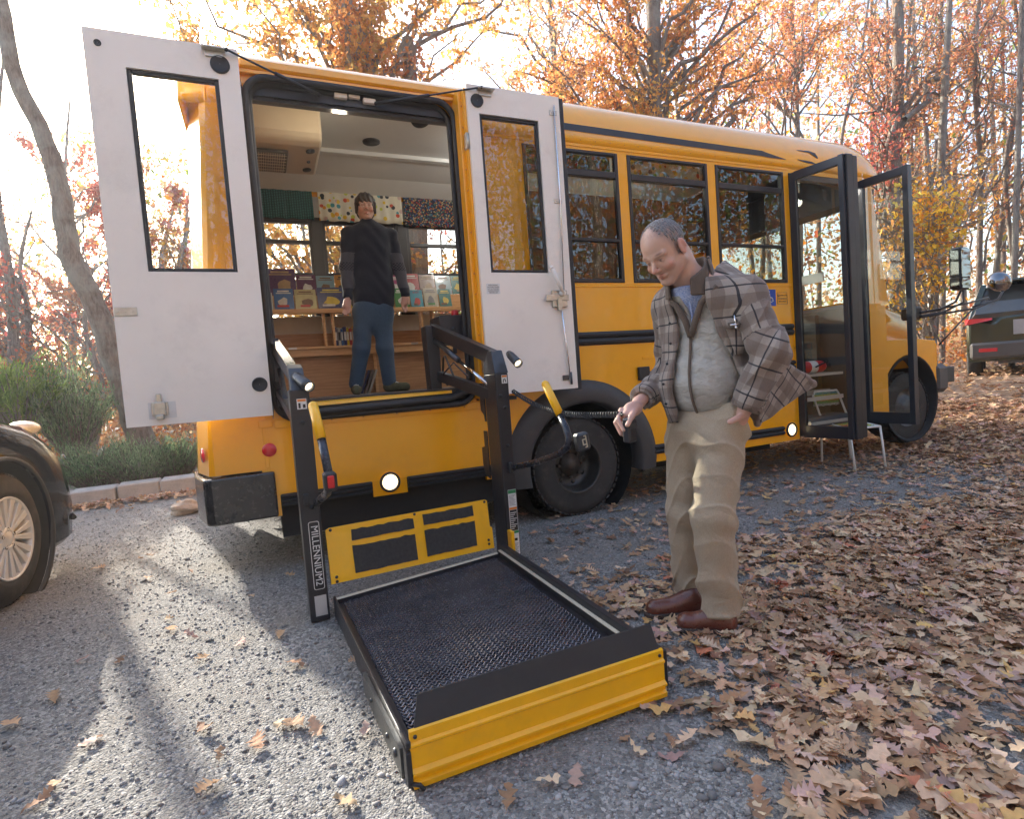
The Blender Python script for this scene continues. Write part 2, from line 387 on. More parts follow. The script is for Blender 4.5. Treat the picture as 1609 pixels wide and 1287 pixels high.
# ---- loose stones lying in the gravel
def scatter(T, tf, tsz, pos, yaw, tilt, scl, cols, name, m, smooth=False):
    """copies of a small template (T verts; tf loops; tsz sizes) baked into one mesh; tilt: (N,2); scl (N,) or (N,3)"""
    N = len(pos); scl = np.asarray(scl); scl = scl[:, None] * np.ones(3) if scl.ndim == 1 else scl
    T = np.asarray(T, float)
    P = (T[None] if T.ndim == 2 else T) * scl[:, None, :]
    cx, sx = np.cos(tilt[:, 0]), np.sin(tilt[:, 0]); cy, sy = np.cos(tilt[:, 1]), np.sin(tilt[:, 1]); cz, sz = np.cos(yaw), np.sin(yaw)
    x, y, z = P[..., 0], P[..., 1], P[..., 2]
    y, z = y * cx[:, None] - z * sx[:, None], y * sx[:, None] + z * cx[:, None]
    x, z = x * cy[:, None] + z * sy[:, None], -x * sy[:, None] + z * cy[:, None]
    x, y = x * cz[:, None] - y * sz[:, None], x * sz[:, None] + y * cz[:, None]
    V = np.stack([x, y, z], -1) + pos[:, None, :]; k = P.shape[1]
    L = (np.asarray(tf)[None] + (np.arange(N) * k)[:, None]); S = np.tile(np.asarray(tsz), N)
    C = np.repeat(cols, k, axis=0) if cols.ndim == 2 else cols.reshape(-1, 3)
    me = npmesh(name, V.reshape(-1, 3), L.ravel(), S, smooth, C); return link(name, me, m)
def ico_template(sub=1):
    import bmesh
    bm = bmesh.new(); bmesh.ops.create_icosphere(bm, subdivisions=sub, radius=1); V = np.array([v.co[:] for v in bm.verts]); F = [[v.index for v in f.verts] for f in bm.faces]; bm.free()
    return V, np.array(F).ravel(), np.full(len(F), 3)
def stones():
    T, tf, ts = ico_template(1); N = 90000
    u = RNG.random(N); X = -2.6 + 8.5 * RNG.random(N); Y = 1.0 + 6.5 * u ** 1.7
    k = (RNG.random(N) > 0.65 * litter_density(X, Y)); X = X[k]; Y = Y[k]; N = len(X)
    r = 0.0026 + 0.007 * RNG.random(N) ** 4; big = RNG.random(N) < 0.01; r[big] *= 2.0
    S = np.stack([r * RNG.uniform(0.8, 1.5, N), r * RNG.uniform(0.6, 1.1, N), r * RNG.uniform(0.4, 0.8, N)], -1)
    TT = T[None] * (1 + RNG.uniform(-0.22, 0.22, (N, len(T), 1)))
    g = 0.15 + 0.26 * RNG.random(N) ** 1.5; warm = RNG.uniform(-0.01, 0.035, N)
    C = np.stack([g + warm, g + warm * 0.3, g - warm * 0.3], -1)
    o = scatter(TT, tf, ts, np.stack([X, Y, gz(X, Y) + S[:, 2] * 0.35], -1), RNG.uniform(0, 6.28, N), RNG.uniform(-0.4, 0.4, (N, 2)), S, C, 'gravel_stones', mat_vcol('stone', 0.85, 0, 0.3, 150))
    tag(o, kind='stuff')
stones()
# ---- fallen oak leaves
def oak_leaf(k, rng):
    """oak leaf with rounded lobes, curled and folded; unit length about 1 along x"""
    n = 13; lob = rng.choice([2.4, 2.9, 3.3]); wid = rng.uniform(0.27, 0.38); dp = rng.uniform(0.68, 0.90); V = []
    c1, c2, c3 = rng.uniform(-0.8, 1.6), rng.uniform(-1.6, 1.6), rng.uniform(-0.9, 0.9); tw_ = rng.uniform(-0.5, 0.5)
    def h(x, y): return c1 * 0.22 * (x - 0.5) ** 2 * 2 + 0.5 * abs(c2) * abs(y) ** 1.3 * (1 if c2 > 0 else -0.35) + 0.07 * c3 * math.sin(x * 7 + y * 5) + 0.035 * math.sin(x * 19 + k) * math.cos(y * 16 + 2 * k) + 0.02 * math.sin(17 * x + 3 * k) * abs(y) * 4 + tw_ * y * (x - 0.5)
    xs = [0.0, 0.09, 0.16, 0.25, 0.33, 0.42, 0.50, 0.58, 0.67, 0.75, 0.83, 0.92, 1.0]; bend = rng.uniform(-0.12, 0.12)
    for i in range(n): V.append((xs[i], bend * (xs[i] - 0.5) ** 2 * 4, h(xs[i], 0)))
    for s in (1, -1):
        ph = rng.uniform(-0.15, 0.15)
        for i in range(n):
            x = xs[i]; env = wid * (math.sin(math.pi * min(1, max(0, (x - 0.07) / 0.93)) ** 1.15) ** 0.6 if x > 0.08 else 0.0); l_ = (0.5 - 0.5 * math.cos(2 * math.pi * (lob * (x - 0.07 + ph * 0.3)))) if k % 4 else 0.5 - 0.5 * math.cos(math.pi * i)
            ww = 0.012 + env * (1 - dp + dp * l_ ** 0.8) * rng.uniform(0.75, 1.15); x2 = x + 0.10 * ww * 2.2 * l_
            if i == n - 1: ww = 0.0; x2 = x
            y = s * ww + bend * (x - 0.5) ** 2 * 4; V.append((x2, y, h(x2, s * ww)))
    L = []; S = []
    for s in (0, 1):
        b = n + s * n
        for i in range(n - 1):
            q = [i, i + 1, b + i + 1, b + i]; L += q if s == 0 else q[::-1]; S.append(4)
    V = np.array(V); V[:, 0] -= 0.5; return V, L, S
LEAF_COLS = np.array([(0.30, 0.185, 0.105), (0.36, 0.24, 0.15), (0.24, 0.14, 0.08), (0.42, 0.30, 0.19), (0.36, 0.245, 0.19), (0.33, 0.215, 0.18), (0.20, 0.115, 0.07), (0.42, 0.26, 0.10), (0.33, 0.12, 0.07)])
def leaf_colours(N, rng):
    p = np.array([.22, .22, .13, .15, .09, .06, .10, .02, .01]); c = LEAF_COLS[rng.choice(9, N, p=p)]; return np.clip(c * rng.uniform(1.5, 2.6, (N, 1)) * rng.uniform(0.95, 1.05, (N, 3)), 0, 1)
def litter():
    rng = np.random.default_rng(5); prr = random.Random(3); K = 16
    def put(name, X, Y, size, lift, tiltmax):
        n = len(X); var = rng.integers(0, K, n); Ts = [oak_leaf(k, prr) for k in range(K)]
        TT = np.array([t[0] for t in Ts])[var]
        o = scatter(TT, Ts[0][1], Ts[0][2], np.stack([X, Y, gz(X, Y) + lift], -1), rng.uniform(0, 6.28, n), rng.normal(0, tiltmax, (n, 2)), np.stack([size, size * rng.uniform(0.75, 1.15, n), size], -1), leaf_colours(n, rng), name, LITM, True)
        tag(o, kind='stuff'); return o
    # thick leaf carpet
    N = 56000; X = 0.4 + 8.6 * rng.random(N) ** 1.25; Y = -0.2 + 7.0 * rng.random(N)
    dist = np.hypot(X, Y); keep = (rng.random(N) < litter_density(X, Y)) & (X * 0.404 + Y * 0.913 > 0.9); X, Y = X[keep], Y[keep]; n = len(X)
    put('leaf_litter', X, Y, 0.045 + 0.075 * rng.random(n) ** 1.2, 0.008 + 0.022 * rng.random(n), 0.17)
    N = 26000; X = 6 + 24 * rng.random(N) ** 1.3; Y = -2 + 22 * rng.random(N)
    n = N; put('leaf_litter_far', X, Y, rng.uniform(0.09, 0.16, n), 0.02 + 0.03 * rng.random(n), 0.3)
    N = 2600; X = rng.uniform(-9, 6, N); Y = rng.uniform(6.9, 12, N); k = (Y > 7.1) ; X, Y = X[k], Y[k]
    put('leaf_litter_bed', X, Y, rng.uniform(0.06, 0.14, len(X)), 0.02 + 0.03 * rng.random(len(X)), 0.3)
    # single leaves lying on the open gravel
    pts = [(190, 1040), (130, 1040), (60, 1265), (85, 1235), (85, 1100), (300, 1000), (270, 935), (232, 910), (155, 895), (395, 940), (270, 990), (440, 1000), (380, 1010), (320, 1035), (465, 1045), (320, 1150), (345, 1190), (330, 1240), (405, 1170), (440, 1140), (465, 1140), (495, 1145), (140, 1170), (575, 1150), (545, 1265), (220, 880), (235, 875), (265, 975), (20, 1140), (455, 905), (610, 860), (300, 900), (640, 885), (560, 1040), (855, 905), (930, 900), (980, 860), (890, 880), (960, 930), (900, 1000), (860, 1230), (800, 1260), (1000, 1180), (905, 1220), (1160, 745), (1230, 740), (1290, 760), (1200, 770), (1010, 850), (240, 760), (480, 880), (610, 1130)]
    P = np.array([at(px, py, 2, 0.01)[:2] for px, py in pts]); put('leaf_litter_gravel', P[:, 0], P[:, 1], rng.uniform(0.06, 0.10, len(P)), 0.022 * np.ones(len(P)), 0.25)
    # dry leaves gathered along the kerb
    N = 800; X = rng.uniform(-4.5, -0.2, N); Y = 7.85 - 0.0 * X - np.abs(rng.normal(0, 0.16, N))
    put('leaf_litter_kerb', X, Y, rng.uniform(0.07, 0.12, N), 0.02 + 0.03 * rng.random(N), 0.4)
litter()
# ================================================================ trees, shrubs, woods
def leaf6(rng_, K=6):
    """small bent autumn leaf outlines (two lobed halves)"""
    out = []
    for k in range(K):
        a = rng_.uniform(-0.5, 0.5); b_ = rng_.uniform(0.15, 0.5)
        V = [(0, 0, 0), (0.28, 0.30, b_ * 0.3), (0.45, 0.16, b_ * 0.16), (0.72, 0.34, b_ * 0.3 + a * 0.1), (1, 0, a * 0.3), (0.70, -0.32, b_ * 0.3 + a * 0.1), (0.5, -0.15, b_ * 0.15), (0.25, -0.30, b_ * 0.3)]
        V = np.array(V); V[:, 0] -= 0.5; out.append(V)
    return np.array(out), np.array([0, 1, 2, 3, 4, 0, 4, 5, 6, 7]), np.array([5, 5])
LT, LF, LS = leaf6(random.Random(1))
def sunlit_cull(P, rng):
    """keeps the gaps through which the low sun reaches the gravel on the left"""
    k = P[:, 2] / sd.z; X = P[:, 0] - sd.x * k; Y = P[:, 1] - sd.y * k
    a = (X > -0.8) & (X < 0.9) & (Y > 0.5) & (Y < 5.5); b_ = (X > -3.2) & (X < -0.2) & (Y >= 4.2) & (Y < 8.3)
    k1 = (P[:, 2] - 1.1) / sd.z; X1 = P[:, 0] - sd.x * k1; Y1 = P[:, 1] - sd.y * k1; c = (X1 > 0.0) & (X1 < 1.8) & (Y1 > 3.5) & (Y1 < 5.6)
    r = rng.random(len(P)); return ~((a & (r < 0.995)) | (b_ & (r < 0.85)) | (c & (r < 0.6)))
PAL = {'gold': [(0.62, 0.30, 0.035), (0.70, 0.38, 0.06), (0.55, 0.22, 0.03), (0.50, 0.34, 0.06)], 'orange': [(0.62, 0.22, 0.03), (0.70, 0.28, 0.05), (0.50, 0.15, 0.025), (0.62, 0.33, 0.08)], 'red': [(0.48, 0.06, 0.05), (0.55, 0.10, 0.06), (0.38, 0.04, 0.05), (0.58, 0.17, 0.08)], 'rust': [(0.48, 0.15, 0.05), (0.55, 0.20, 0.08), (0.40, 0.10, 0.05), (0.50, 0.26, 0.12)],
       'yellow': [(0.75, 0.48, 0.04), (0.70, 0.40, 0.04), (0.65, 0.26, 0.03), (0.60, 0.50, 0.10)], 'tan': [(0.50, 0.34, 0.18), (0.55, 0.30, 0.14), (0.42, 0.22, 0.12), (0.58, 0.42, 0.24)], 'green': [(0.16, 0.24, 0.05), (0.24, 0.30, 0.06), (0.40, 0.40, 0.08), (0.12, 0.18, 0.05)]}
def leaves_obj(name, P, size, pal, parent, rng, m_=None):
    P = P[sunlit_cull(P, rng)]; N = len(P)
    if N == 0: P = np.array([[0, 30, 5.0]]); N = 1
    var = rng.integers(0, len(LT), N); c = np.array(PAL[pal])[rng.integers(0, 4, N)] * rng.uniform(0.75, 1.3, (N, 1)); w_ = 0.05 if pal == 'yellow' else 0.16; c = c * (1 - w_) + w_ * np.array((0.62, 0.50, 0.40))
    s_ = size * rng.uniform(0.45, 1.1, N); o = scatter(LT[var], LF, LS, P, rng.uniform(0, 6.28, N), rng.normal(0, 0.9, (N, 2)), s_, np.clip(c, 0, 1), name, m_ or LEAFM)
    if parent is not None: o.data.transform(Matrix.Translation(-wloc(parent))); o.parent = parent
    return o
def shades_patch(e, y0=0.8):
    for f in ((1.0,) if e[1] > 19 else (1.0, 0.85)):
        k = e[2] * f / sd.z; x_, y_ = e[0] - sd.x * k, e[1] - sd.y * k
        if -0.85 < x_ < 0.5 and y0 < y_ < 6: return True
    return False
def bezier_pts(a, b_, sag, n, rng, jit):
    d = b_ - a; L_ = np.linalg.norm(d); ts = np.linspace(0, 1, n); P = a[None] + d[None] * ts[:, None]; P[:, 2] += sag * L_ * np.sin(np.pi * ts) * 0.5
    j = np.cumsum(rng.normal(0, jit * L_ / n, (n, 3)), 0); j -= ts[:, None] * j[-1][None]; return P + j
def tree(name, path, rad, blobs, label, cat='tree', group=None, bark=None, leafsize=0.11, seed=0, twigr=0.5, limbs=True):
    """path: trunk points from the ground up; rad: radii; blobs: (centre, radii, branches, leaves, palette)"""
    rng = np.random.default_rng(seed + 100); path = [Vector(p) for p in path]
    if path[0].z > 3: rng.random()
    t = empty(name, path[0], label, cat, group)
    m = MB(); sm = []
    # resample the trunk with a few knots
    P = [path[0]]; Rr = [rad[0]]
    for i in range(len(path) - 1):
        K = 5
        for k in range(1, K + 1):
            f = k / K; a0 = path[max(i - 1, 0)]; a1 = path[i]; a2 = path[i + 1]; a3 = path[min(i + 2, len(path) - 1)]
            q = 0.5 * ((2 * a1) + (a2 - a0) * f + (2 * a0 - 5 * a1 + 4 * a2 - a3) * f * f + (3 * a1 - a0 - 3 * a2 + a3) * f ** 3); P.append(q + Vector(rng.normal(0, 0.06 * rad[i], 3).tolist())); Rr.append((rad[i] + (rad[i + 1] - rad[i]) * f) * rng.uniform(0.96, 1.05))
    P[0] = P[0] - Vector((0, 0, 0.15)); m.tube([P[0], P[0] + Vector((0, 0, 0.4))] + P[1:] if (P[1] - P[0]).length > 0.6 else P, [Rr[0] * 1.35, Rr[0] * 1.08] + Rr[1:] if (P[1] - P[0]).length > 0.6 else Rr, 14)
    TP = np.array([tuple(p) for p in P]); TR = np.array(Rr); leaves = {}
    for (c, r, nb_, nl, pal) in blobs:
        c = np.array(c, float); r = np.array(r, float); ends = []
        for k in range(nb_):
            u = rng.normal(0, 1, 3); u /= np.linalg.norm(u); e = c + u * r * rng.uniform(0.45, 1.0) ** 0.5
            if shades_patch(e): continue
            s0 = e - np.array([0, 0, rng.uniform(0.6, 1.1) * np.linalg.norm(e[:2] - TP[len(TP) // 2, :2]) + 0.5]); i0 = int(np.argmin(np.linalg.norm(TP - s0, axis=1) + (TP[:, 2] > e[2] + 0.5) * 5 + (TP[:, 2] < 1.0) * 3))
            a = TP[i0]; q = bezier_pts(a, e, rng.uniform(0.0, 0.22), 9, rng, 0.35)
            if any(shades_patch(x_) for x_ in q[2:]): continue
            L_ = np.linalg.norm(e - a); r0 = min(TR[i0] * 0.55, 0.008 + 0.012 * L_)
            m.tube([Vector(x) for x in q], list(np.linspace(r0, 0.006, 9)), 6, False)
            # twigs leaving the outer part of the limb
            for w_ in range(7):
                f = rng.integers(3, 9); p0 = q[f]; dr = rng.normal(0, 1, 3); dr[2] = dr[2] * 0.5 + 0.15; dr /= np.linalg.norm(dr); p1 = p0 + dr * rng.uniform(0.3, 1.0) * twigr
                m.tube([Vector(p0), Vector((p0 + p1) / 2 + rng.normal(0, 0.04, 3)), Vector(p1)], [0.008, 0.006, 0.003], 4, False); ends.append((p0, p1))
            ends.append((q[4], q[8]))
        if ends and nl:
            E0 = np.array([x[0] for x in ends]); E1 = np.array([x[1] for x in ends]); nl = int(nl * 1.45); k = rng.integers(0, len(ends), nl); f = rng.uniform(0.1, 1.15, nl)[:, None]
            L = E0[k] * (1 - f) + E1[k] * f + rng.normal(0, 0.16 * twigr + 0.04, (nl, 3)); leaves.setdefault(pal, []).append(L)
    m.build('trunk', bark or BARK, t, fix=False)
    for pal, l in leaves.items(): leaves_obj('crown', np.concatenate(l), leafsize, pal, t, rng)
    return t
def A(px, py, y): return aty(px, py, y)
def ground_at(p): return Vector((p.x, p.y, float(gz(p.x, p.y))))
G = 'autumn trees round the parking place'
# leaning trunk behind the open left door
b0 = A(232, 705, 10.2); b0.z = float(gz(b0.x, b0.y))
tree('oak_tree', [b0, A(222, 690, 10.2), A(190, 600, 10.2), A(150, 480, 10.2), A(112, 400, 10.2), A(82, 250, 10.2), A(25, 120, 10.2), A(5, 20, 10.2), A(-30, -120, 10.2)], [0.22, 0.19, 0.155, 0.145, 0.14, 0.12, 0.10, 0.09, 0.08],
     [(A(20, 330, 10.8), (1.2, 0.8, 1.3), 12, 500, 'red')], 'grey oak with a crooked leaning trunk behind the open left bus door', group=G, seed=1, bark=BARKD)
# red maple behind it
for sd_, (px, top, y, r_, pal, nl, lab) in enumerate((( -10, 90, 12.5, 0.10, 'red', 2600, 'red maple at the far left edge behind the leaning trunk'), (285, 262, 23, 0.13, 'red', 15000, 'red maple seen through the window of the open left bus door'), (130, 420, 12.0, 0.07, 'red', 2600, 'low crimson maple sapling behind the evergreen shrub'), (95, 150, 21, 0.12, 'red', 9000, 'tall thin maple with dusky red crown between the leaning trunk and the left bus door'), (-70, 60, 15, 0.11, 'red', 4000, 'red maple cut off by the left edge of the view'))):
    b = A(px, 620, y); b = ground_at(b); tp = A(px + 15, top, y); h = tp.z - b.z
    tree('maple_tree', [b, b.lerp(tp, 0.35) + Vector((0.15, 0, 0)), b.lerp(tp, 0.7) - Vector((0.1, 0, 0)), tp], [r_, r_ * 0.8, r_ * 0.5, 0.02], [(b.lerp(tp, 0.62), (1.9 * (1.9 if y > 20 else 1), 1.3, h * 0.36), 30, nl, 'red'), (b.lerp(tp, 0.3) + Vector((0.1, 0, 0)), (1.7 * (1.9 if y > 20 else 1), 1.2, h * 0.22), 14, nl // 2, 'rust')], lab, group=G, seed=10 + sd_, leafsize=0.085 if y < 20 else 0.13)
# golden oak over the rear of the bus: forked trunk
b = ground_at(A(565, 560, 10.5)); tree('oak_tree', [b, A(572, 300, 10.5), A(566, 110, 10.5), A(545, 20, 10.5), A(510, -80, 10.5)], [0.36, 0.32, 0.27, 0.24, 0.18],
     [(A(430, 40, 10.5), (2.3, 1.4, 1.0), 22, 2600, 'gold'), (A(620, 40, 10.0), (1.6, 1.2, 1.1), 16, 1500, 'orange'), (A(480, 130, 10.5), (1.6, 1.0, 0.6), 12, 1200, 'gold'), (A(690, 110, 9.4), (0.8, 0.6, 0.5), 5, 160, 'rust'), (A(300, 20, 11), (0.6, 0.8, 0.5), 5, 260, 'orange'), (A(560, -60, 10), (3.5, 1.5, 1.0), 16, 1800, 'gold'), (A(560, 380, 9.3), (2.4, 0.6, 1.3), 22, 1700, 'gold')], 'large golden oak with forked trunk rising behind the rear of the bus', group=G, seed=21, leafsize=0.12)
b = ground_at(A(665, 420, 9.8)); tree('oak_tree', [b, A(660, 430, 9.8), A(655, 250, 9.8), A(640, 60, 9.8)], [0.19, 0.17, 0.15, 0.1], [(A(690, 400, 9.8), (1.3, 0.8, 0.9), 9, 520, 'red'), (A(560, 420, 10), (0.8, 0.8, 0.7), 6, 320, 'orange')], 'brown trunk with rust leaves seen through the right far window of the bus', group=G, seed=22, bark=BARKD)
b = ground_at(A(880, 500, 13)); tree('oak_tree', [b, A(880, 300, 13), A(872, 120, 13), A(860, -40, 13)], [0.12, 0.1, 0.08, 0.05], [(A(830, 60, 13), (2.2, 1.5, 1.3), 18, 1500, 'tan'), (A(960, 120, 12.5), (2.2, 1.5, 1.2), 18, 1500, 'orange')], 'pale orange oak over the bus roof, left of the dark trunk', group=G, seed=33, leafsize=0.12)
# straight dark trunk behind the middle of the bus
b = ground_at(A(1030, 560, 9.5)); tree('oak_tree', [b, A(1029, 400, 9.5), A(1028, 160, 9.5), A(1026, 20, 9.5), A(1024, -150, 9.5)], [0.17, 0.16, 0.145, 0.14, 0.12],
     [(A(900, 90, 10.3), (1.9, 1.4, 1.4), 24, 2800, 'orange'), (A(1150, 70, 9.8), (1.8, 1.3, 1.5), 24, 2900, 'orange'), (A(1010, -20, 10), (3.0, 1.5, 0.8), 14, 1500, 'gold'), (A(980, 150, 9.7), (1.8, 1.0, 0.6), 10, 1000, 'gold')], 'straight dark-barked oak with orange leaves behind the middle of the bus', group=G, seed=31, bark=BARKD, leafsize=0.11)
b = ground_at(A(1255, 500, 12)); tree('oak_tree', [b, A(1256, 300, 12), A(1250, 120, 12), A(1240, -60, 12)], [0.09, 0.08, 0.06, 0.04], [(A(1200, 60, 12), (1.8, 1.4, 1.6), 22, 2100, 'rust'), (A(1290, 20, 12), (1.6, 1.2, 1.2), 14, 1300, 'orange')], 'slender rust-leaved oak above the front half of the bus roof', group=G, seed=32, leafsize=0.11)
# trees to the right of the bus
b = ground_at(A(1405, 590, 8.2)); tree('oak_tree', [b, A(1407, 400, 8.2), A(1403, 260, 8.2), A(1412, 120, 8.2), A(1408, -60, 8.2)], [0.15, 0.135, 0.125, 0.115, 0.09],
     [(A(1420, 90, 8.2), (1.6, 1.3, 1.6), 20, 1300, 'rust'), (A(1500, 150, 9), (1.6, 1.3, 1.5), 18, 1200, 'orange'), (A(1370, 210, 8.0), (0.7, 0.7, 0.5), 8, 520, 'red')], 'brown-barked oak with knotty trunk just beyond the bus windscreen', group=G, seed=41, bark=BARKD, leafsize=0.095)
b = ground_at(A(1340, 560, 9.5)); tree('young_tree', [b, A(1322, 300, 9.5), A(1325, 200, 9.5), A(1350, 110, 9.5), A(1362, 20, 9.5), A(1372, -60, 9.5)], [0.055, 0.05, 0.04, 0.035, 0.03, 0.02], [(A(1350, 60, 9.5), (1.0, 0.8, 1.0), 9, 260, 'orange')], 'thin curving young tree rising over the bus cab', group=G, seed=42)
b = ground_at(A(1455, 590, 5.6)); tree('beech_tree', [b, A(1462, 500, 5.6), A(1470, 400, 5.6), A(1466, 300, 5.6), A(1455, 220, 5.6)], [0.03, 0.028, 0.022, 0.016, 0.01],
     [(A(1440, 320, 5.6), (0.85, 0.6, 0.45), 26, 900, 'yellow'), (A(1520, 280, 5.8), (0.7, 0.5, 0.4), 12, 260, 'gold'), (A(1430, 400, 5.5), (0.5, 0.5, 0.4), 12, 260, 'yellow'), (A(1385, 360, 5.3), (0.3, 0.3, 0.5), 8, 130, 'gold')], 'small beech with bright yellow leaves beside the bus hood', group=G, seed=43, leafsize=0.10, twigr=0.4)
rt = random.Random(77)
LABS = ['pale thin trunk between the entrance doors and the mirror', 'slim grey trunk to the left of the bus mirror', 'slim trunk right behind the bus mirror', 'thin reddish trunk above the SUV roof', 'dark slender trunk close to the right edge', 'leaning thin trunk at the right edge', 'tall bare trunk above the mirror arms', 'grey forked stem behind the beech leaves', 'far thin trunk above the bus hood']
for i, (px, y, r_, lean, pal) in enumerate(((1480, 9.5, 0.075, 6, 'rust'), (1450, 12, 0.07, -8, 'orange'), (1535, 8.0, 0.07, 10, 'rust'), (1575, 10.5, 0.075, 4, 'red'), (1598, 8.0, 0.06, -14, 'orange'), (1650, 7.5, 0.08, -24, 'rust'), (1515, 11.5, 0.08, -10, 'tan'), (1425, 9.5, 0.06, 12, 'tan'), (1365, 12.5, 0.08, 5, 'orange'))):
    b = ground_at(A(px, 560, y)); p = [A(px + lean * 0.4, 420, y), A(px + lean + rt.uniform(-6, 6), 260, y), A(px - lean * 0.3 + rt.uniform(-8, 8), 110, y), A(px + lean, -70, y)]
    tree('oak_tree', [b] + p, [r_, r_ * 0.92, r_ * 0.8, r_ * 0.65, r_ * 0.45], [(A(px, 60, y), (1.4, 1.2, 1.8), 15, 700, pal), (A(px + 20, 270, y), (1.3, 1.1, 1.3), 12, 330, 'tan' if i % 2 else pal)], LABS[i], group=G, seed=50 + i, leafsize=0.09, bark=BARK if i % 2 else BARKD)
LABL = ['thin trunk at the far left behind the red leaves', 'thin trunk left of the leaning oak', 'pale stem low behind the bus rear corner', 'brown stem between the juniper and the bus rear', 'slender tree behind the door window', 'far trunk seen in the left far window of the bus']
for i, (px, y, r_, pal) in enumerate(((-30, 14, 0.09, 'rust'), (40, 15, 0.07, 'orange'), (292, 21, 0.17, 'gold'), (262, 22, 0.19, 'rust'), (350, 24, 0.12, 'rust'), (505, 14, 0.10, 'gold'))):
    b = ground_at(A(px, 600, y)); top = 330 if i < 2 else 330
    tree('young_tree', [b, A(px + 5, 500, y), A(px - 8, (500 + top) / 2, y), A(px + 10, top, y)], [r_, r_ * 0.85, r_ * 0.6, 0.02], [(A(px, 430, y), (1.6, 1.2, 1.8), 16, 1300, pal)], LABL[i], group=G, seed=70 + i, leafsize=0.10)
# far woods: too many stems and leaves to tell apart
def woods(name, n, fn, size, pals, seed, stems=0):
    rng = np.random.default_rng(seed); P, pi = fn(n, rng); P = P[sunlit_cull(P, rng)] if name == 'far_woods' else P; N = len(P)
    cols = np.array([PAL[p] for p in pals]).reshape(-1, 3); k = rng.integers(0, len(cols), N); c = cols[k] * rng.uniform(0.8, 1.3, (N, 1)) * (1.0 if name == 'woods_behind' else 1.0)
    o = scatter(LT[rng.integers(0, len(LT), N)], LF, LS, P, rng.uniform(0, 6.28, N), rng.normal(0, 0.9, (N, 2)), size * rng.uniform(0.5, 1.4, N), np.clip(c, 0, 1), name, LEAFM); tag(o, kind='stuff'); return o
def far_fn(n, rng):
    az = rng.uniform(R_(-35), R_(85), n); d = rng.uniform(20, 46, n); X = d * np.sin(az); Y = d * np.cos(az)
    hmax = 4.2 + 3.0 * (0.5 + 0.5 * np.sin(az * 9 + 1)) + 2 * (0.5 + 0.5 * np.sin(az * 23)) + 9 * smooth01(0.35, 0.95, az) + 5.5 * (1 - smooth01(0.05, 0.25, az))
    Z = gz(X, Y) + hmax * rng.random(n) ** 1.15 * (d / 28); return np.stack([X, Y, Z], -1), None
woods('far_woods', 105000, far_fn, 0.19, ['rust', 'orange', 'tan', 'tan', 'tan', 'gold', 'tan', 'green'], 5)
def stems_obj():
    rng = np.random.default_rng(8); m = MB()
    for k in range(110):
        az = rng.uniform(R_(-35), R_(85)); d = rng.uniform(16, 42); x, y = d * math.sin(az), d * math.cos(az); z = float(gz(x, y)); h = rng.uniform(5, 9) if az < 0.55 else rng.uniform(9, 16); r_ = rng.uniform(0.05, 0.13); l = rng.normal(0, 0.06, 2)
        if az < 0.1: h *= 0.7
        if -1.3 < x + 0.33 * (y - 3) < 0.6 and y > 9 and h > (y - 6) * 0.42: h = max(2.5, (y - 6) * 0.40)
        m.tube([(x, y, z - 0.2), (x + l[0] * h * 0.5, y + l[1] * h * 0.5, z + h * 0.5), (x + l[0] * h, y + l[1] * h, z + h)], [r_, r_ * 0.7, 0.015], 6, False)
        for q in range(7):
            f = rng.uniform(0.35, 0.95); p = Vector((x + l[0] * h * f, y + l[1] * h * f, z + h * f)); e = p + Vector((rng.normal(0, 1.0), rng.normal(0, 1.0), rng.uniform(0.4, 1.6))); m.tube([p, p.lerp(e, 0.5) + Vector((0, 0, -0.1)), e], [r_ * 0.35, r_ * 0.22, 0.008], 4, False)
    o = m.build('far_stems', BARK, fix=False); tag(o, kind='stuff')
stems_obj()
def brush_fn(n, rng):
    X = rng.uniform(-14, 40, n); Y = rng.uniform(10.5, 20, n); right = X > 9; Y = np.where(right, rng.uniform(6.5, 22, n) + 0.1 * X, Y); Z = gz(X, Y) + 1.5 * rng.random(n) ** 2; return np.stack([X, Y, Z], -1), None
woods('undergrowth', 50000, brush_fn, 0.10, ['tan', 'tan', 'rust', 'orange', 'tan'], 6)
def back_fn(n, rng):
    az = rng.uniform(R_(95), R_(265), n); d = rng.uniform(11, 22, n); X = 1 + d * np.sin(az); Y = d * np.cos(az) - 1; cl = 0.5 + 0.5 * np.sin(az * 13) * np.sin(az * 5 + 1); Z = (0.8 + (8.0 + 6 * cl) * rng.random(n)) ; 
    return np.stack([X + rng.normal(0, .5, n), Y, Z], -1), None
woods('woods_behind', 105000, back_fn, 0.19, ['orange', 'gold', 'rust', 'green'], 9)
m = MB(); rng_ = np.random.default_rng(3)
for k in range(34):
    az = rng_.uniform(R_(95), R_(265)); d = rng_.uniform(9, 20); x, y = 1 + d * math.sin(az), d * math.cos(az) - 1; m.tube([(x, y, -0.2), (x + rng_.normal(0, .3), y, 6), (x + rng_.normal(0, .6), y, 13)], [0.2, 0.15, 0.06], 8, False)
tag(m.build('stems_behind', BARKD, fix=False), kind='stuff')
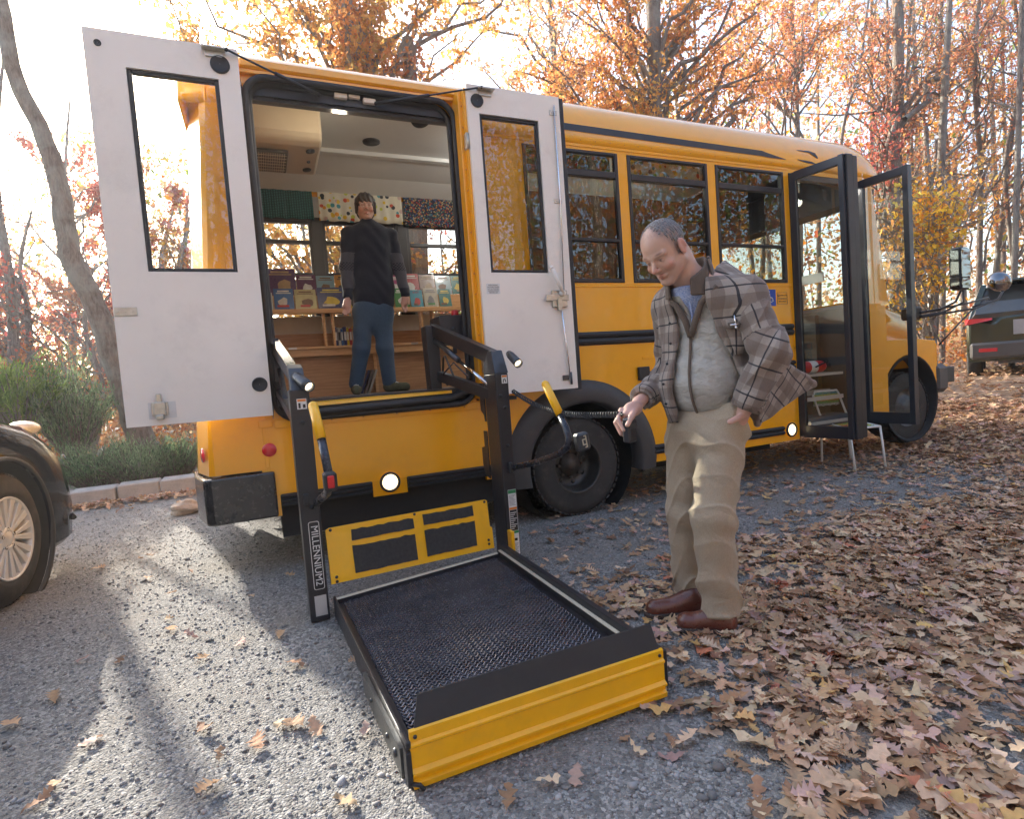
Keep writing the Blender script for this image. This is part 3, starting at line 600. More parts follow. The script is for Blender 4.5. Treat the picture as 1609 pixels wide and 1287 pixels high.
# evergreens on the bed behind the kerb
def evergreen(name, c, r, n, label, cat, pal, seed, up_=0.3, size=0.035, sprays=150):
    rng = np.random.default_rng(seed); c = np.array(c, float); r = np.array(r, float); root = empty(name, (c[0], c[1], float(gz(c[0], c[1]))), label, cat)
    u = rng.normal(0, 1, (sprays, 3)); u[:, 2] = np.abs(u[:, 2]) * 0.9; u /= np.linalg.norm(u, axis=1)[:, None]; base = c + np.stack([u[:, 0] * r[0] * 0.3, u[:, 1] * r[1] * 0.3, np.full(sprays, -r[2] * 0.6)], -1); tip = c + u * r * rng.uniform(0.5, 1.3, (sprays, 1)); m = MB()
    for a, b_ in zip(base, tip): m.tube([Vector(a), Vector(a * 0.5 + b_ * 0.5 + np.array([0, 0, 0.05])), Vector(b_)], [0.010, 0.006, 0.002], 4, False)
    m.build('stems', BARKD, root, fix=False)
    k = rng.integers(0, sprays, n); f = rng.beta(2.0, 1.1, n)[:, None]; P = base[k] * (1 - f) + tip[k] * f; P[:, 2] += 0.05 * np.sin(np.pi * f[:, 0]); P += rng.normal(0, 0.035, (n, 3)); col = np.array(pal)[rng.integers(0, len(pal), n)] * rng.uniform(0.6, 1.25, (n, 1))
    T = np.array([[-0.5, -0.10, 0], [0.5, -0.04, 0.1], [0.5, 0.04, 0.1], [-0.5, 0.10, 0]]); d = tip[k] - base[k]; yaw = np.arctan2(d[:, 1], d[:, 0]) + rng.normal(0, 0.5, n); tl = -np.arctan2(d[:, 2], np.hypot(d[:, 0], d[:, 1])) + rng.normal(0, 0.5, n)
    o = scatter(T, np.array([0, 1, 2, 3]), np.array([4]), P, yaw, np.stack([rng.uniform(-1.5, 1.5, n), tl], -1), size * rng.uniform(0.7, 1.6, n), col, 'foliage', NEEDM); o.data.transform(Matrix.Translation(-wloc(root))); o.parent = root; return root
JP = [(0.16, 0.25, 0.12), (0.24, 0.34, 0.17), (0.09, 0.15, 0.08), (0.30, 0.38, 0.20)]
for i, (px, py, y, r, n, lb) in enumerate(((150, 730, 8.9, (0.55, 0.5, 0.36), 9000, 'low green juniper, leftmost of the spreading shrubs behind the kerb'), (215, 722, 8.8, (0.6, 0.5, 0.42), 10000, 'feathery green juniper in the middle behind the kerb'), (275, 735, 8.9, (0.45, 0.45, 0.36), 6500, 'juniper thinning to brown next to the bus rear bumper'))):
    c = A(px, py, y); evergreen('juniper_shrub', (c.x, c.y, float(gz(c.x, c.y)) + 0.28), r, n, lb, 'shrub', JP, 200 + i)
c = A(110, 655, 9.8); evergreen('cedar_shrub', (c.x, c.y, c.z), (0.50, 0.5, 0.85), 11000, 'tall dark evergreen shrub behind the nose of the dark car', 'shrub', JP, 210, size=0.05, sprays=130)
c = A(25, 625, 9.5); evergreen('broadleaf_shrub', (c.x, c.y, c.z), (0.62, 0.5, 0.55), 3200, 'light green leafy shrub at the left edge above the dark car', 'shrub', [(0.20, 0.30, 0.07), (0.28, 0.38, 0.10), (0.14, 0.22, 0.06)], 211, size=0.075, sprays=70)
# ================================================================ the bus
BY = 3.767; FY = 6.02                        # near and far side planes of the body
BUS = empty('school_bus', (2.2, 4.9, 0), 'yellow short school bus with lift doors and front doors standing open', 'bus')
def arc(cx, cz, r, a0, a1, n=24): return [(cx + r * math.cos(R_(a0 + (a1 - a0) * i / n)), cz + r * math.sin(R_(a0 + (a1 - a0) * i / n))) for i in range(n + 1)]
def side_panel(mb, x0, x1, z0, z1, y=BY, t=0.03): mb.box((x0, y, z0), (x1, y + t, z1))
XR, XF = -0.29, 5.68                        # rear and front of the body side
WIN = [(1.90, 2.735), (2.825, 3.655), (3.745, 4.565)]
def bus_body():
    b = MB()
    # rear pillar, header, sills and window pillars
    side_panel(b, XR, 0.055, 0.93, 2.86); side_panel(b, XR, 0.055, 0.665, 0.93)
    b.prism([(-0.035, 0.37), (0.055, 0.37), (0.055, 0.665), (-0.035, 0.665)], BY, BY + 0.03)
    b.prism([(0.055, 0.50), (1.43, 0.50), (1.43, 0.975), (0.055, 0.975)], BY, BY + 0.03)
    b.prism([(0.62, 0.40), (0.85, 0.40), (0.85, 0.50), (0.62, 0.50)], BY - 0.004, BY + 0.02)
    # lower side with the wheel arch cut out of it
    WX, WZ, WR = 2.26, 0.40, 0.56
    poly = [(1.43, 0.40), (WX - WR, 0.40)] + arc(WX, WZ, WR, 180, 0)[1:-1] + [(WX + WR, 0.40), (4.635, 0.40), (4.635, 1.81), (1.43, 1.81)]
    # split in convex-ish strips
    pts = arc(WX, WZ, WR, 180, 0, 28)
    b.box((1.43, BY, 0.40), (WX - WR, BY + 0.03, 1.81)); b.box((WX + WR, BY, 0.335), (4.635, BY + 0.03, 1.81))
    for i in range(28): b.prism([pts[i], pts[i + 1], (pts[i + 1][0], 1.81), (pts[i][0], 1.81)], BY, BY + 0.03)
    side_panel(b, 1.43, WIN[0][0], 1.81, 2.86)
    for i in range(2): side_panel(b, WIN[i][1], WIN[i + 1][0], 1.81, 2.86)
    side_panel(b, WIN[2][1], 4.635, 1.81, 2.86)
    for (a, c) in WIN: side_panel(b, a, c, 2.825, 2.86)
    side_panel(b, 4.635, 5.60, 2.825, 2.86); side_panel(b, 5.60, XF, 0.42, 2.86)
    side_panel(b, 0.055, 1.43, 3.03, 3.03001) if False else None
    # pressed seams, folded sheet edges: thin raised strips
    for (x0, x1, z) in ((1.5, 4.63, 1.775), (2.86, 4.63, 1.19), (1.45, 4.63, 2.845)): b.box((x0, BY - 0.005, z), (x1, BY - 0.0005, z + 0.022), 0.002)
    for x in (0.0, 4.615): b.box((x - 0.012, BY - 0.005, 0.68), (x + 0.012, BY - 0.0006, 1.76 if x > 1 else 0.96), 0.002)
    b.box((0.06, BY - 0.009, 0.915), (1.43, BY - 0.001, 0.968), 0.003); b.box((-0.03, BY - 0.009, 0.925), (0.05, BY - 0.001, 0.975), 0.003)
    # far side
    b.box((XR, FY - 0.03, 0.4), (XF, FY, 1.80)); b.box((XR, FY - 0.03, 2.83), (XF, FY, 2.95))
    for x in (XR, 0.66, 1.52, 2.44, 3.36, 4.28, 5.3): b.box((x - (0 if x == XR else 0.045), FY - 0.03, 1.80), (x + (0.2 if x == XR else 0.045), FY, 2.83))
    b.box((5.3, FY - 0.03, 1.8), (XF, FY, 2.83))
    # rear end: bevelled corner then the flat back
    prof = [(XR, BY), (XR - 0.035, BY + 0.02), (XR - 0.115, BY + 0.30), (XR - 0.14, BY + 0.5), (XR - 0.14, FY - 0.5), (XR - 0.115, FY - 0.3), (XR - 0.035, FY - 0.02), (XR, FY)]
    inn = [(x + 0.03, y + (0.01 if y < 4.9 else -0.01)) for x, y in prof]
    for i in range(len(prof) - 1):
        (ax, ay), (bx, by) = prof[i], prof[i + 1]; (cx, cy), (dx, dy) = inn[i + 1], inn[i]
        zt = 2.95
        b.hexa([(ax, ay, 0.665), (bx, by, 0.665), (cx, cy, 0.665), (dx, dy, 0.665), (ax, ay, zt), (bx, by, zt), (cx, cy, zt), (dx, dy, zt)])
    # front pillars
    b.box((XF, BY + 0.02, 1.45), (XF + 0.18, BY + 0.14, 2.9), 0.02); b.box((XF, FY - 0.14, 1.45), (XF + 0.18, FY - 0.02, 2.9), 0.02)
    def lean(p):
        x, y, z = p
        if z > 0.9 and x < -0.02: x += 0.075 * (z - 0.9) * min(1.0, (-0.02 - x) / 0.27)
        return (x, y, z)
    b.v = [lean(p) for p in b.v]
    return b.build('body', YEL, BUS)
body = bus_body()
ROOFP = [(0.0, 2.86), (0.006, 2.93), (0.018, 3.045), (0.04, 3.10), (0.075, 3.165), (0.13, 3.225), (0.21, 3.275), (0.35, 3.325), (0.6, 3.365), (0.85, 3.385), (1.1265, 3.39)]
def bus_roof():
    P = [(BY + y, z) for y, z in ROOFP]; P += [(FY - y, z) for y, z in ROOFP[-2::-1]]
    Pi = [(min(max(y, BY + 0.03), FY - 0.03) if False else y + (0.03 if y < 4.9 else -0.03) * (1 if z < 3.3 else 0.3), z - (0.03 if z > 3.1 else 0.0)) for y, z in P]
    # stations along the bus: the roof turns down over the rear and the windscreen
    st = []
    for x, k in ((XR + 0.006, 0.0), (XR + 0.012, 0.55), (XR + 0.04, 0.80), (XR + 0.11, 0.95), (XR + 0.20, 0.99), (0.055, 1.0), (1.43, 1.0), (2.2, 1), (3.4, 1), (4.6, 1), (XF - 0.1, 1.0), (XF + 0.08, 0.94), (XF + 0.20, 0.75), (XF + 0.28, 0.4), (XF + 0.31, 0.0)): st.append((x, k))
    V = []; n = len(P)
    for x, k in st:
        for (y, z) in P: V.append((x, 4.8935 + (y - 4.8935) * (0.985 + 0.015 * k), 2.86 + (z - 2.86) * k if z > 2.86 else z))
    F = []
    for i in range(len(st) - 1):
        for j in range(n - 1):
            if abs(st[i][0] - 0.055) < 1e-6 and j < 2: continue
            F.append([i * n + j, (i + 1) * n + j, (i + 1) * n + j + 1, i * n + j + 1])
    m = MB(); m.add(V, F, True); o = m.build('roof', YEL, BUS)
    s = o.modifiers.new('thick', 'SOLIDIFY'); s.thickness = 0.025; s.offset = 1.0 if False else -1.0
    return o
roof = bus_roof()
def on_roof(x, z, off=0.004):
    for i in range(len(ROOFP) - 1):
        if ROOFP[i][1] <= z <= ROOFP[i + 1][1]:
            f = (z - ROOFP[i][1]) / (ROOFP[i + 1][1] - ROOFP[i][1]); return (x, BY + ROOFP[i][0] + f * (ROOFP[i + 1][0] - ROOFP[i][0]) - off, z)
    return (x, BY - off, z)
# black stripe and arrow heads on the roof side
s = MB()
def roof_strip(mb, pts):       # pts: list of (x, z_top, z_bottom)
    V = []
    K = 4
    for x, zt, zb in pts:
        for k in range(K + 1): V.append(on_roof(x, zb + (zt - zb) * k / K))
    F = [[i * (K + 1) + k, (i + 1) * (K + 1) + k, (i + 1) * (K + 1) + k + 1, i * (K + 1) + k + 1] for i in range(len(pts) - 1) for k in range(K)]
    mb.add(V, F)
roof_strip(s, [(1.5, 3.018, 2.965), (2.2, 3.018, 2.965), (3.4, 3.008, 2.955), (4.33, 3.0, 2.95), (4.40, 2.985, 2.944), (4.62, 2.948, 2.944)])
roof_strip(s, [(4.78, 3.053, 3.050), (4.95, 3.062, 3.040), (5.03, 3.045, 3.005), (5.06, 3.01, 2.99)])
roof_strip(s, [(4.78, 2.962, 2.958), (4.88, 2.960, 2.940), (4.97, 2.955, 2.935), (5.02, 2.94, 2.936)])
s.build('roof_stripe', BLKM, BUS)
text('bus_number', '4878', 0.085, on_roof(5.42, 2.955, 0.006), ROT_SIDE, INK, BUS, 0.001)
text('side_lettering', 'MPHS SHUTTLES', 0.085, (4.30, BY - 0.003, 1.115), ROT_SIDE, INK, BUS, 0.001) if False else text('side_lettering', 'ES', 0.11, (4.43, BY - 0.003, 1.115), ROT_SIDE, INK, BUS, 0.001)
# body seams above the lift opening: gutter and folded header
g = MB(); g.box((0.055, BY - 0.045, 3.07), (1.47, BY + 0.05, 3.13), 0.012); g.box((0.055, BY - 0.03, 3.045), (1.47, BY + 0.03, 3.07), 0.004)
g.tube([(0.0, BY - 0.012, 3.135), (5.9, BY - 0.012, 3.135)], 0.008, 6) if False else None
g.build('header', YEL, BUS, 0.0)
g = MB(); g.box((1.385, BY - 0.12, 0.99), (1.43, BY + 0.02, 3.08), 0.004); g.box((1.43, BY - 0.155, 0.99), (1.475, BY + 0.0, 3.08), 0.004); g2 = MB(); g2.box((0.01, BY - 0.12, 0.99), (0.052, BY - 0.0005, 3.08), 0.004); g2.build('door_post', YEL, BUS)
g.box((1.41, BY - 0.165, 1.0), (1.43, BY - 0.12, 3.07))
g.build('door_post', YEL, BUS)
rv = MB()
for k in range(14): rv.ico((1.408, BY - 0.122, 1.15 + k * 0.14), 0.007)
for x in (0.22, 0.40, 0.60, 0.82, 1.05, 1.30): rv.ico((x, BY - 0.010, 0.942), 0.008)
for k in range(30): rv.ico(on_roof(1.6 + k * 0.135, 2.90, 0.001), 0.004)
rv.build('rivets', mat('rivet_paint', (0.55, 0.20, 0.01), 0.4), BUS)
# rubber seal round the opening, rounded corners
def rrect(x0, x1, z0, z1, r, n=6):
    P = []
    for cx, cz, a in ((x1 - r, z1 - r, 0), (x0 + r, z1 - r, 90), (x0 + r, z0 + r, 180), (x1 - r, z0 + r, 270)):
        for k in range(n + 1):
            t = R_(a + 90 * k / n); P.append((cx + r * math.cos(t), cz + r * math.sin(t)))
    return P
OP = rrect(0.075, 1.385, 0.965, 3.035, 0.13, 7)
m = MB(); m.tube([(x, BY - 0.02, z) for x, z in OP + OP[:1]], 0.021, 8, False); m.tube([(x * 0.97 + 0.02, BY + 0.03, z * 0.985 + 0.03) for x, z in OP + OP[:1]], 0.02, 8, False)
m.build('door_seal', BLKR, BUS)
# corner fillets so that the opening is really round-cornered
m = MB()
outer = [(0.055, 0.975 - 0.0), (1.43, 0.975), (1.43, 3.06), (0.055, 3.06)]
for q, (cx, cz) in enumerate(((1.40, 3.06), (0.055, 3.06), (0.055, 0.96), (1.40, 0.96))):
    seg = OP[q * 8:(q + 1) * 8]
    m = MB()
    for i in range(7): m.prism([(cx, cz), seg[i], seg[i + 1]], BY + 0.001, BY + 0.028)
    m.build('opening_corner', YEL, BUS)
# black inner frame above and sides (depth of the doorway)
m = MB(); m.box((0.02, BY + 0.03, 0.99), (0.07, BY + 0.16, 3.0)); m.box((1.40, BY + 0.03, 0.99), (1.44, BY + 0.16, 3.0)); m.box((0.07, BY + 0.03, 2.95), (1.40, BY + 0.05, 3.10)); m.prism([(BY + 0.05, 2.93), (BY + 0.16, 2.955), (BY + 0.16, 3.10), (BY + 0.05, 3.10)], 0.07, 1.40, 0)
for x in (0.25, 0.55, 0.78, 1.2): m.ico((x, BY + 0.045, 2.955), 0.012)
m.build('doorway_frame', BLKP, BUS)
m = MB(); m.box((0.60, BY + 0.0, 2.985), (0.68, BY + 0.035, 3.015), 0.004); m.box((0.78, BY + 0.0, 2.975), (0.86, BY + 0.035, 3.005), 0.004); m.box((0.69, BY + 0.002, 2.995), (0.76, BY + 0.03, 3.015), 0.003); m.build('strut_bracket', WHT, BUS)
# window frames and panes
for (x0, x1) in WIN:
    f = MB(); zb, zt = 1.812, 2.823
    for (a, b_, c, d) in ((x0, x0 + 0.03, zb, zt), (x1 - 0.03, x1, zb, zt), (x0 + 0.03, x1 - 0.03, zt - 0.025, zt), (x0 + 0.03, x1 - 0.03, zb, zb + 0.03), (x0 + 0.03, x1 - 0.03, 2.625, 2.675), (x0 + 0.03, x1 - 0.03, 2.13, 2.155)):
        f.box((a, BY - 0.008, c), (b_, BY + 0.035, d), 0.004)
    fo = f.build('window', BLKM, BUS)
    p = MB(); p.box((x0 + 0.02, BY + 0.012, zb + 0.02), (x1 - 0.02, BY + 0.016, 2.64)); p.box((x0 + 0.02, BY + 0.006, 2.66), (x1 - 0.02, BY + 0.010, zt - 0.01)); p.build('pane', GLASS, fo)
FW = [(-0.09, 0.615), (0.705, 1.475), (1.565, 2.395), (2.485, 3.315), (3.405, 4.235), (4.325, 5.255)]
for (x0, x1) in FW:
    f = MB(); zb, zt = 1.80, 2.83
    for (a, b_, c, d) in ((x0, x0 + 0.035, zb, zt), (x1 - 0.035, x1, zb, zt), (x0 + 0.035, x1 - 0.035, zt - 0.03, zt), (x0 + 0.035, x1 - 0.035, zb, zb + 0.03), (x0 + 0.035, x1 - 0.035, 2.60, 2.635), (x0 + 0.035, x1 - 0.035, 2.285, 2.315)):
        f.box((a, FY - 0.045, c), (b_, FY + 0.008, d), 0.004)
    fo = f.build('window', BLKM, BUS)
    p = MB(); p.box((x0 + 0.02, FY - 0.02, zb + 0.02), (x1 - 0.02, FY - 0.016, zt - 0.02)); p.build('pane', GLASSC, fo)
# rub rails
def rail(x0, x1, z0, z1, ribs=2):
    m = MB(); h = (z1 - z0) / ribs
    m.box((x0, BY - 0.006, z0), (x1, BY - 0.0005, z1))
    for k in range(ribs):
        a = z0 + k * h
        m.prism([(BY - 0.006, a + 0.004), (BY - 0.022, a + h * 0.25), (BY - 0.026, a + h * 0.6), (BY - 0.018, a + h - 0.006), (BY - 0.006, a + h - 0.002)], x0, x1, 0)
    return m.build('rub_rail', BLKR, BUS)
rail(1.46, 4.60, 1.325, 1.43); rail(2.86, 4.60, 1.0, 1.09); rail(2.9, 4.42, 0.40, 0.48); rail(0.06, 0.615, 0.425, 0.505, 3); rail(0.855, 1.66, 0.425, 0.505, 3)
# lamps in the skirt
for (x, z, r) in ((0.735, 0.485, 0.052), (4.52, 0.437, 0.052)):
    m = MB(); m.lathe((x, BY - 0.004, z), (0, -1, 0), [(0, r * 1.32), (0.012, r * 1.3), (0.014, r * 1.02), (0.004, r)], 28); o = m.build('side_lamp', BLKR, BUS)
    m = MB(); m.lathe((x, BY - 0.004, z), (0, -1, 0), [(0.004, r), (0.012, r * 0.85), (0.016, r * 0.5), (0.018, 0.001)], 24); m.build('bulb', LAMP, o)
m = MB(); m.lathe((0.017, BY - 0.002, 0.788), (0, -1, 0), [(0, 0.042), (0.006, 0.041), (0.008, 0.001)], 28); m.build('reflector', REDR, BUS)
m = MB(); m.box((4.40, BY - 0.022, 1.175), (4.53, BY - 0.003, 1.24), 0.004); o = m.build('marker_lamp', BLKR, BUS)
m = MB(); m.box((4.45, BY - 0.03, 1.183), (4.52, BY - 0.022, 1.232), 0.003); m.build('lens', AMB, o)
m = MB(); m.box((2.80, BY - 0.03, 1.02), (2.91, BY - 0.001, 1.13), 0.006); m.build('side_socket', BLKR, BUS)
# decals
m = MB(); m.box((4.27, BY - 0.003, 1.60), (4.40, BY - 0.001, 1.75)); o = m.build('accessible_decal', BLUE, BUS)
m = MB(); m.lathe((4.335, BY - 0.0035, 1.655), (0, -1, 0), [(0, 0.026), (0.001, 0.026), (0.001, 0.020), (0, 0.020)], 20); m.tube([(4.32, BY - 0.004, 1.715), (4.325, BY - 0.004, 1.675), (4.355, BY - 0.004, 1.672), (4.368, BY - 0.004, 1.64)], 0.004, 6); m.ico((4.32, BY - 0.004, 1.728), 0.007, 1, (1, 0.2, 1)); m.build('wheelchair_symbol', STICK, o)
m = MB()
for z0, z1 in ((1.615, 1.663), (1.668, 1.722)):
    for a, b_, c, d in ((4.42, 4.55, z0, z0 + 0.003), (4.42, 4.55, z1 - 0.003, z1), (4.42, 4.423, z0 + 0.003, z1 - 0.003), (4.547, 4.55, z0 + 0.003, z1 - 0.003)): m.box((a, BY - 0.002, c), (b_, BY - 0.0005, d))
m.lathe((4.44, BY - 0.001, 1.695), (0, -1, 0), [(0, 0.013), (0.001, 0.013), (0.001, 0.006)], 16)
o = m.build('fuel_notice', INK, BUS)
text('notice_text', 'ULTRA LOW', 0.018, (4.50, BY - 0.002, 1.695), ROT_SIDE, INK, o, 0.0005); text('notice_text', 'MIN 15 SEATS', 0.016, (4.485, BY - 0.002, 1.640), ROT_SIDE, INK, o, 0.0005)
# rear bumper, wraps the corner
m = MB(); pr = [(0.035, BY - 0.035), (-0.31, BY - 0.05), (-0.355, BY - 0.025), (-0.425, BY + 0.26), (-0.45, BY + 0.5), (-0.45, FY - 0.4), (-0.42, FY + 0.02), (-0.38, FY + 0.02), (-0.40, FY - 0.4), (-0.40, BY + 0.5), (-0.37, BY + 0.26), (-0.29, BY + 0.03), (0.035, BY + 0.03)]
m.prism(pr, 0.375, 0.655, 2); o = m.build('rear_bumper', mat('black_bumper_paint', (0.02, 0.02, 0.023), 0.25, 0, 0.2, 6, coat=0.4, dirt=0.1), BUS, 0.012)
# rear corner lamp / lettering seen edge-on
def rear_corner(y, z): f = (y - BY - 0.02) / 0.28; return Vector((XR - 0.035 - 0.08 * f - 0.004, y, z))
m = MB(); c = rear_corner(BY + 0.10, 0.79); m.lathe(c, (-0.96, -0.27, 0), [(0, 0.045), (0.006, 0.044), (0.008, 0.001)], 20); m.build('rear_reflector', REDR, BUS)

# underbody, wheel house
m = MB(); m.box((-0.25, BY + 0.25, 0.42), (1.62, FY - 0.1, 0.98)); m.box((2.85, BY + 0.25, 0.45), (4.55, FY - 0.1, 0.98)); m.box((-0.3, 4.35, 0.38), (5.9, 4.5, 0.60)); m.box((-0.3, 5.3, 0.38), (5.9, 5.45, 0.60)); m.box((1.62, 4.15, 0.85), (2.85, FY - 0.1, 0.98)); m.box((0.1, BY + 0.03, 0.40), (1.40, BY + 0.24, 0.50))
m.box((0.05, BY + 0.06, 0.22), (1.50, 4.35, 0.44)); m.box((0.0, 4.6, 0.26), (1.55, 5.85, 0.42)); m.box((3.0, 4.0, 0.24), (4.5, 5.2, 0.45)); m.tube([(2.21, BY + 0.2, 0.39), (2.21, FY - 0.2, 0.39)], 0.07, 12); m.ico((2.21, 4.9, 0.39), 0.17, 2)  # low boxes added to stop sunlight passing under the bus
m.build('underbody', DARK, BUS)
# wheel arch flare
WX, WZ = 2.26, 0.40
m = MB(); K = 30; V = []
sec = [(0.50, BY + 0.10), (0.49, BY - 0.045), (0.515, BY - 0.060), (0.60, BY - 0.045), (0.665, BY - 0.012), (0.67, BY - 0.001)]
for i in range(K + 1):
    a = math.pi * i / K; sq = 1.0
    for r, y in sec: V.append((WX + r * math.cos(a) * 1.02, y, WZ + r * math.sin(a) * 0.99))
for (sx, dz) in ((1, -0.09), (-1, -0.09)):
    pass
F = [[i * 6 + k, (i + 1) * 6 + k, (i + 1) * 6 + k + 1, i * 6 + k + 1] for i in range(K) for k in range(5)]
m.add(V, F, True)
for sx in (1, -1):
    V2 = [(WX + sx * r * 1.02, y, WZ) for r, y in sec] + [(WX + sx * (r * 0.98) * 1.02, y, WZ - 0.10) for r, y in sec]
    m.add(V2, [[k, k + 1, 6 + k + 1, 6 + k] for k in range(5)], True)
m.build('wheel_arch_flare', FLARE, BUS)
m = MB(); m.lathe((WX, BY + 0.10, WZ), (0, 1, 0), [(0, 0.51), (0.38, 0.51), (0.38, 0.05)], 30, True, 0, 2 * math.pi); m.build('wheel_house', DARK, BUS)
m = MB(); m.box((2.88, BY - 0.012, 0.35), (2.93, BY - 0.001, 0.60)); m.box((1.50, BY + 0.001, 0.34), (1.70, BY + 0.02, 0.42)); m.build('skirt_patch', YEL, BUS)
def wheel(x, y, z, R, w, parent, name='wheel', out=-1, rimm=None, dish=0.11, dual=True, rimr=0.52):
    """out: -1 = outer face towards -Y. Returns the tyre mesh, its rim is a child"""
    m = MB(); t = []
    for o, r in ((0.0, rimr * R + 0.012), (0.006, 0.66 * R), (0.0, 0.82 * R), (0.012, 0.93 * R), (0.035, 0.985 * R), (0.06, R), (w - 0.06, R), (w - 0.035, 0.985 * R), (w - 0.012, 0.93 * R), (w, 0.8 * R), (w, rimr * R)): t.append((o, r))
    m.lathe((x, y, z), (0, 1 if out < 0 else -1, 0), t, 56)
    # tread blocks
    n = 46
    for k in range(n):
        a = 2 * math.pi * k / n
        for (o0, o1, da) in ((0.008, 0.055, 0.0), (0.065, 0.10, 0.5), (0.11, 0.15, 0.0)):
            if o1 > w: continue
            ca, sa = math.cos(a + da * 2 * math.pi / n), math.sin(a + da * 2 * math.pi / n)
            q = Matrix.Rotation(-(a + da * 2 * math.pi / n), 3, 'Y')
            rr = R * (0.975 if o0 < 0.02 else 0.995); s_ = -out
            m.box((x + rr - 0.006, y + s_ * o0 if s_ > 0 else y - o1, z - 0.017), (x + rr + 0.007, y + s_ * o1 if s_ > 0 else y - o0, z + 0.017), 0, q, (x, y, z))
    ty = m.build(name, TYRE, parent, fix=False)
    return ty
ty = wheel(2.21, BY + 0.03, 0.392, 0.392, 0.21, BUS)
m = MB(); m.lathe((2.21, BY + 0.03, 0.392), (0, 1, 0), [(0.0, 0.215), (-0.004, 0.205), (0.01, 0.198), (0.05, 0.192), (0.12, 0.185), (0.15, 0.175), (0.16, 0.12), (0.15, 0.09)], 40)
for k in range(8):
    a = 2 * math.pi * k / 8 + 0.2; m.ico((2.21 + 0.145 * math.cos(a), BY + 0.182, 0.392 + 0.145 * math.sin(a)), 0.022, 1, (1, 0.3, 1))
m.build('rim', mat('dark_wheel_rim', (0.05, 0.048, 0.045), 0.4, 0.3, 0.3, 10, dirt=0.3), ty)
m = MB(); m.lathe((2.21, BY + 0.18, 0.392), (0, -1, 0), [(0, 0.09), (0.03, 0.085), (0.04, 0.05), (0.055, 0.045), (0.06, 0.0)], 24)
for k in range(8):
    a = 2 * math.pi * k / 8; m.lathe((2.21 + 0.105 * math.cos(a), BY + 0.175, 0.392 + 0.105 * math.sin(a)), (0, -1, 0), [(0, 0.013), (0.03, 0.012), (0.032, 0)], 6, False)
m.build('hub', mat('dusty_hub', (0.07, 0.06, 0.05), 0.6, 0.2, 0.3, 20, dirt=0.3), ty)
wheel(2.21, BY + 0.27, 0.392, 0.392, 0.2, BUS); wheel(2.21, FY - 0.24, 0.392, 0.392, 0.21, BUS, out=-1)
# ---- interior shell
FL = 1.075
m = MB(); m.box((XR + 0.02, BY + 0.035, FL - 0.10), (4.64, FY - 0.08, FL)); m.box((4.64, 4.44, FL - 0.10), (5.6, FY - 0.08, FL)); m.box((4.66, BY + 0.1, 0.45), (5.55, FY - 0.6, 0.5)); m.build('floor', mat('grey_bus_floor', (0.13, 0.13, 0.14), 0.35, 0, 0.2, 6, dirt=0.2), BUS)
m = MB(); m.box((0.12, BY + 0.005, FL - 0.05), (1.36, BY + 0.24, FL + 0.004), 0.003); m.build('threshold_plate', BLKP, BUS)
CE = [(BY + 0.14, 3.02), (BY + 0.22, 3.11), (BY + 0.42, 3.20), (4.35, 3.245), (4.36, 3.225), (4.42, 3.225), (4.43, 3.255), (5.25, 3.265), (5.26, 3.235), (5.32, 3.232), (5.33, 3.252), (5.70, 3.19), (5.93, 3.10)]
m = MB(); n = len(CE); m.add([(x, y, z) for x in (0.0, 5.6) for y, z in CE], [[i, n + i, n + i + 1, i + 1] for i in range(n - 1)]); o = m.build('ceiling_lining', GRY, BUS)
m = MB(); m.box((-0.05, FY - 0.052, 2.84), (5.6, FY - 0.032, 3.13)); m.box((XR + 0.02, FY - 0.052, FL), (5.6, FY - 0.032, 1.80)); m.box((5.58, BY + 0.4, 1.9), (5.60, FY - 0.06, 2.0)); m.build('wall_lining', GRY, BUS)
for x in [0.66, 1.52, 2.44, 3.36, 4.28]: 
    m = MB(); m.box((x - 0.05, FY - 0.055, 1.80), (x + 0.05, FY - 0.031, 2.84), 0.004); m.build('window_post', BLKM, BUS)
m = MB(); m.box((XR + 0.03, FY - 0.058, 2.825), (5.25, FY - 0.053, 2.86)); m.build('window_header', BLKM, BUS)
for (x, y, z, r) in ((1.075, 5.02, 3.262, 0.075),):
    m = MB(); m.lathe((x, y, z), (0, 0, -1), [(0, r), (0.012, r * 0.97), (0.014, 0.001)], 28); m.build('ceiling_speaker', BLKR, BUS)
m = MB(); m.lathe((1.20, 3.93, 2.985), (0, -0.4, -1), [(0, 0.07), (0.014, 0.066), (0.016, 0.001)], 28); m.build('ceiling_speaker', BLKR, BUS)
m = MB(); m.lathe((0.66, 3.99, 3.055), (0, -0.45, -1), [(0, 0.055), (0.015, 0.05), (0.02, 0.001)], 24); m.build('dome_light', mat_emit('lit_dome_lamp', (1, 0.6, 0.25), 3.0), BUS)
dl = bpy.data.lights.new('dome_lamp', 'POINT'); dl.energy = 1.2; dl.color = (1.0, 0.80, 0.58); dl.shadow_soft_size = 0.05; dlo = bpy.data.objects.new('dome_lamp', dl); COL.objects.link(dlo); dlo.location = (0.66, 4.03, 2.97)
for k_, x_ in enumerate((2.3, 4.0)):  # two unseen lights added to brighten the bus interior, no fixtures there
    d2 = bpy.data.lights.new('added_fill_light', 'POINT'); d2.energy = 6; d2.color = (1.0, 0.94, 0.86); d2.shadow_soft_size = 0.08; o2 = bpy.data.objects.new('added_fill_light', d2); COL.objects.link(o2); o2.location = (x_, 4.75, 3.16)
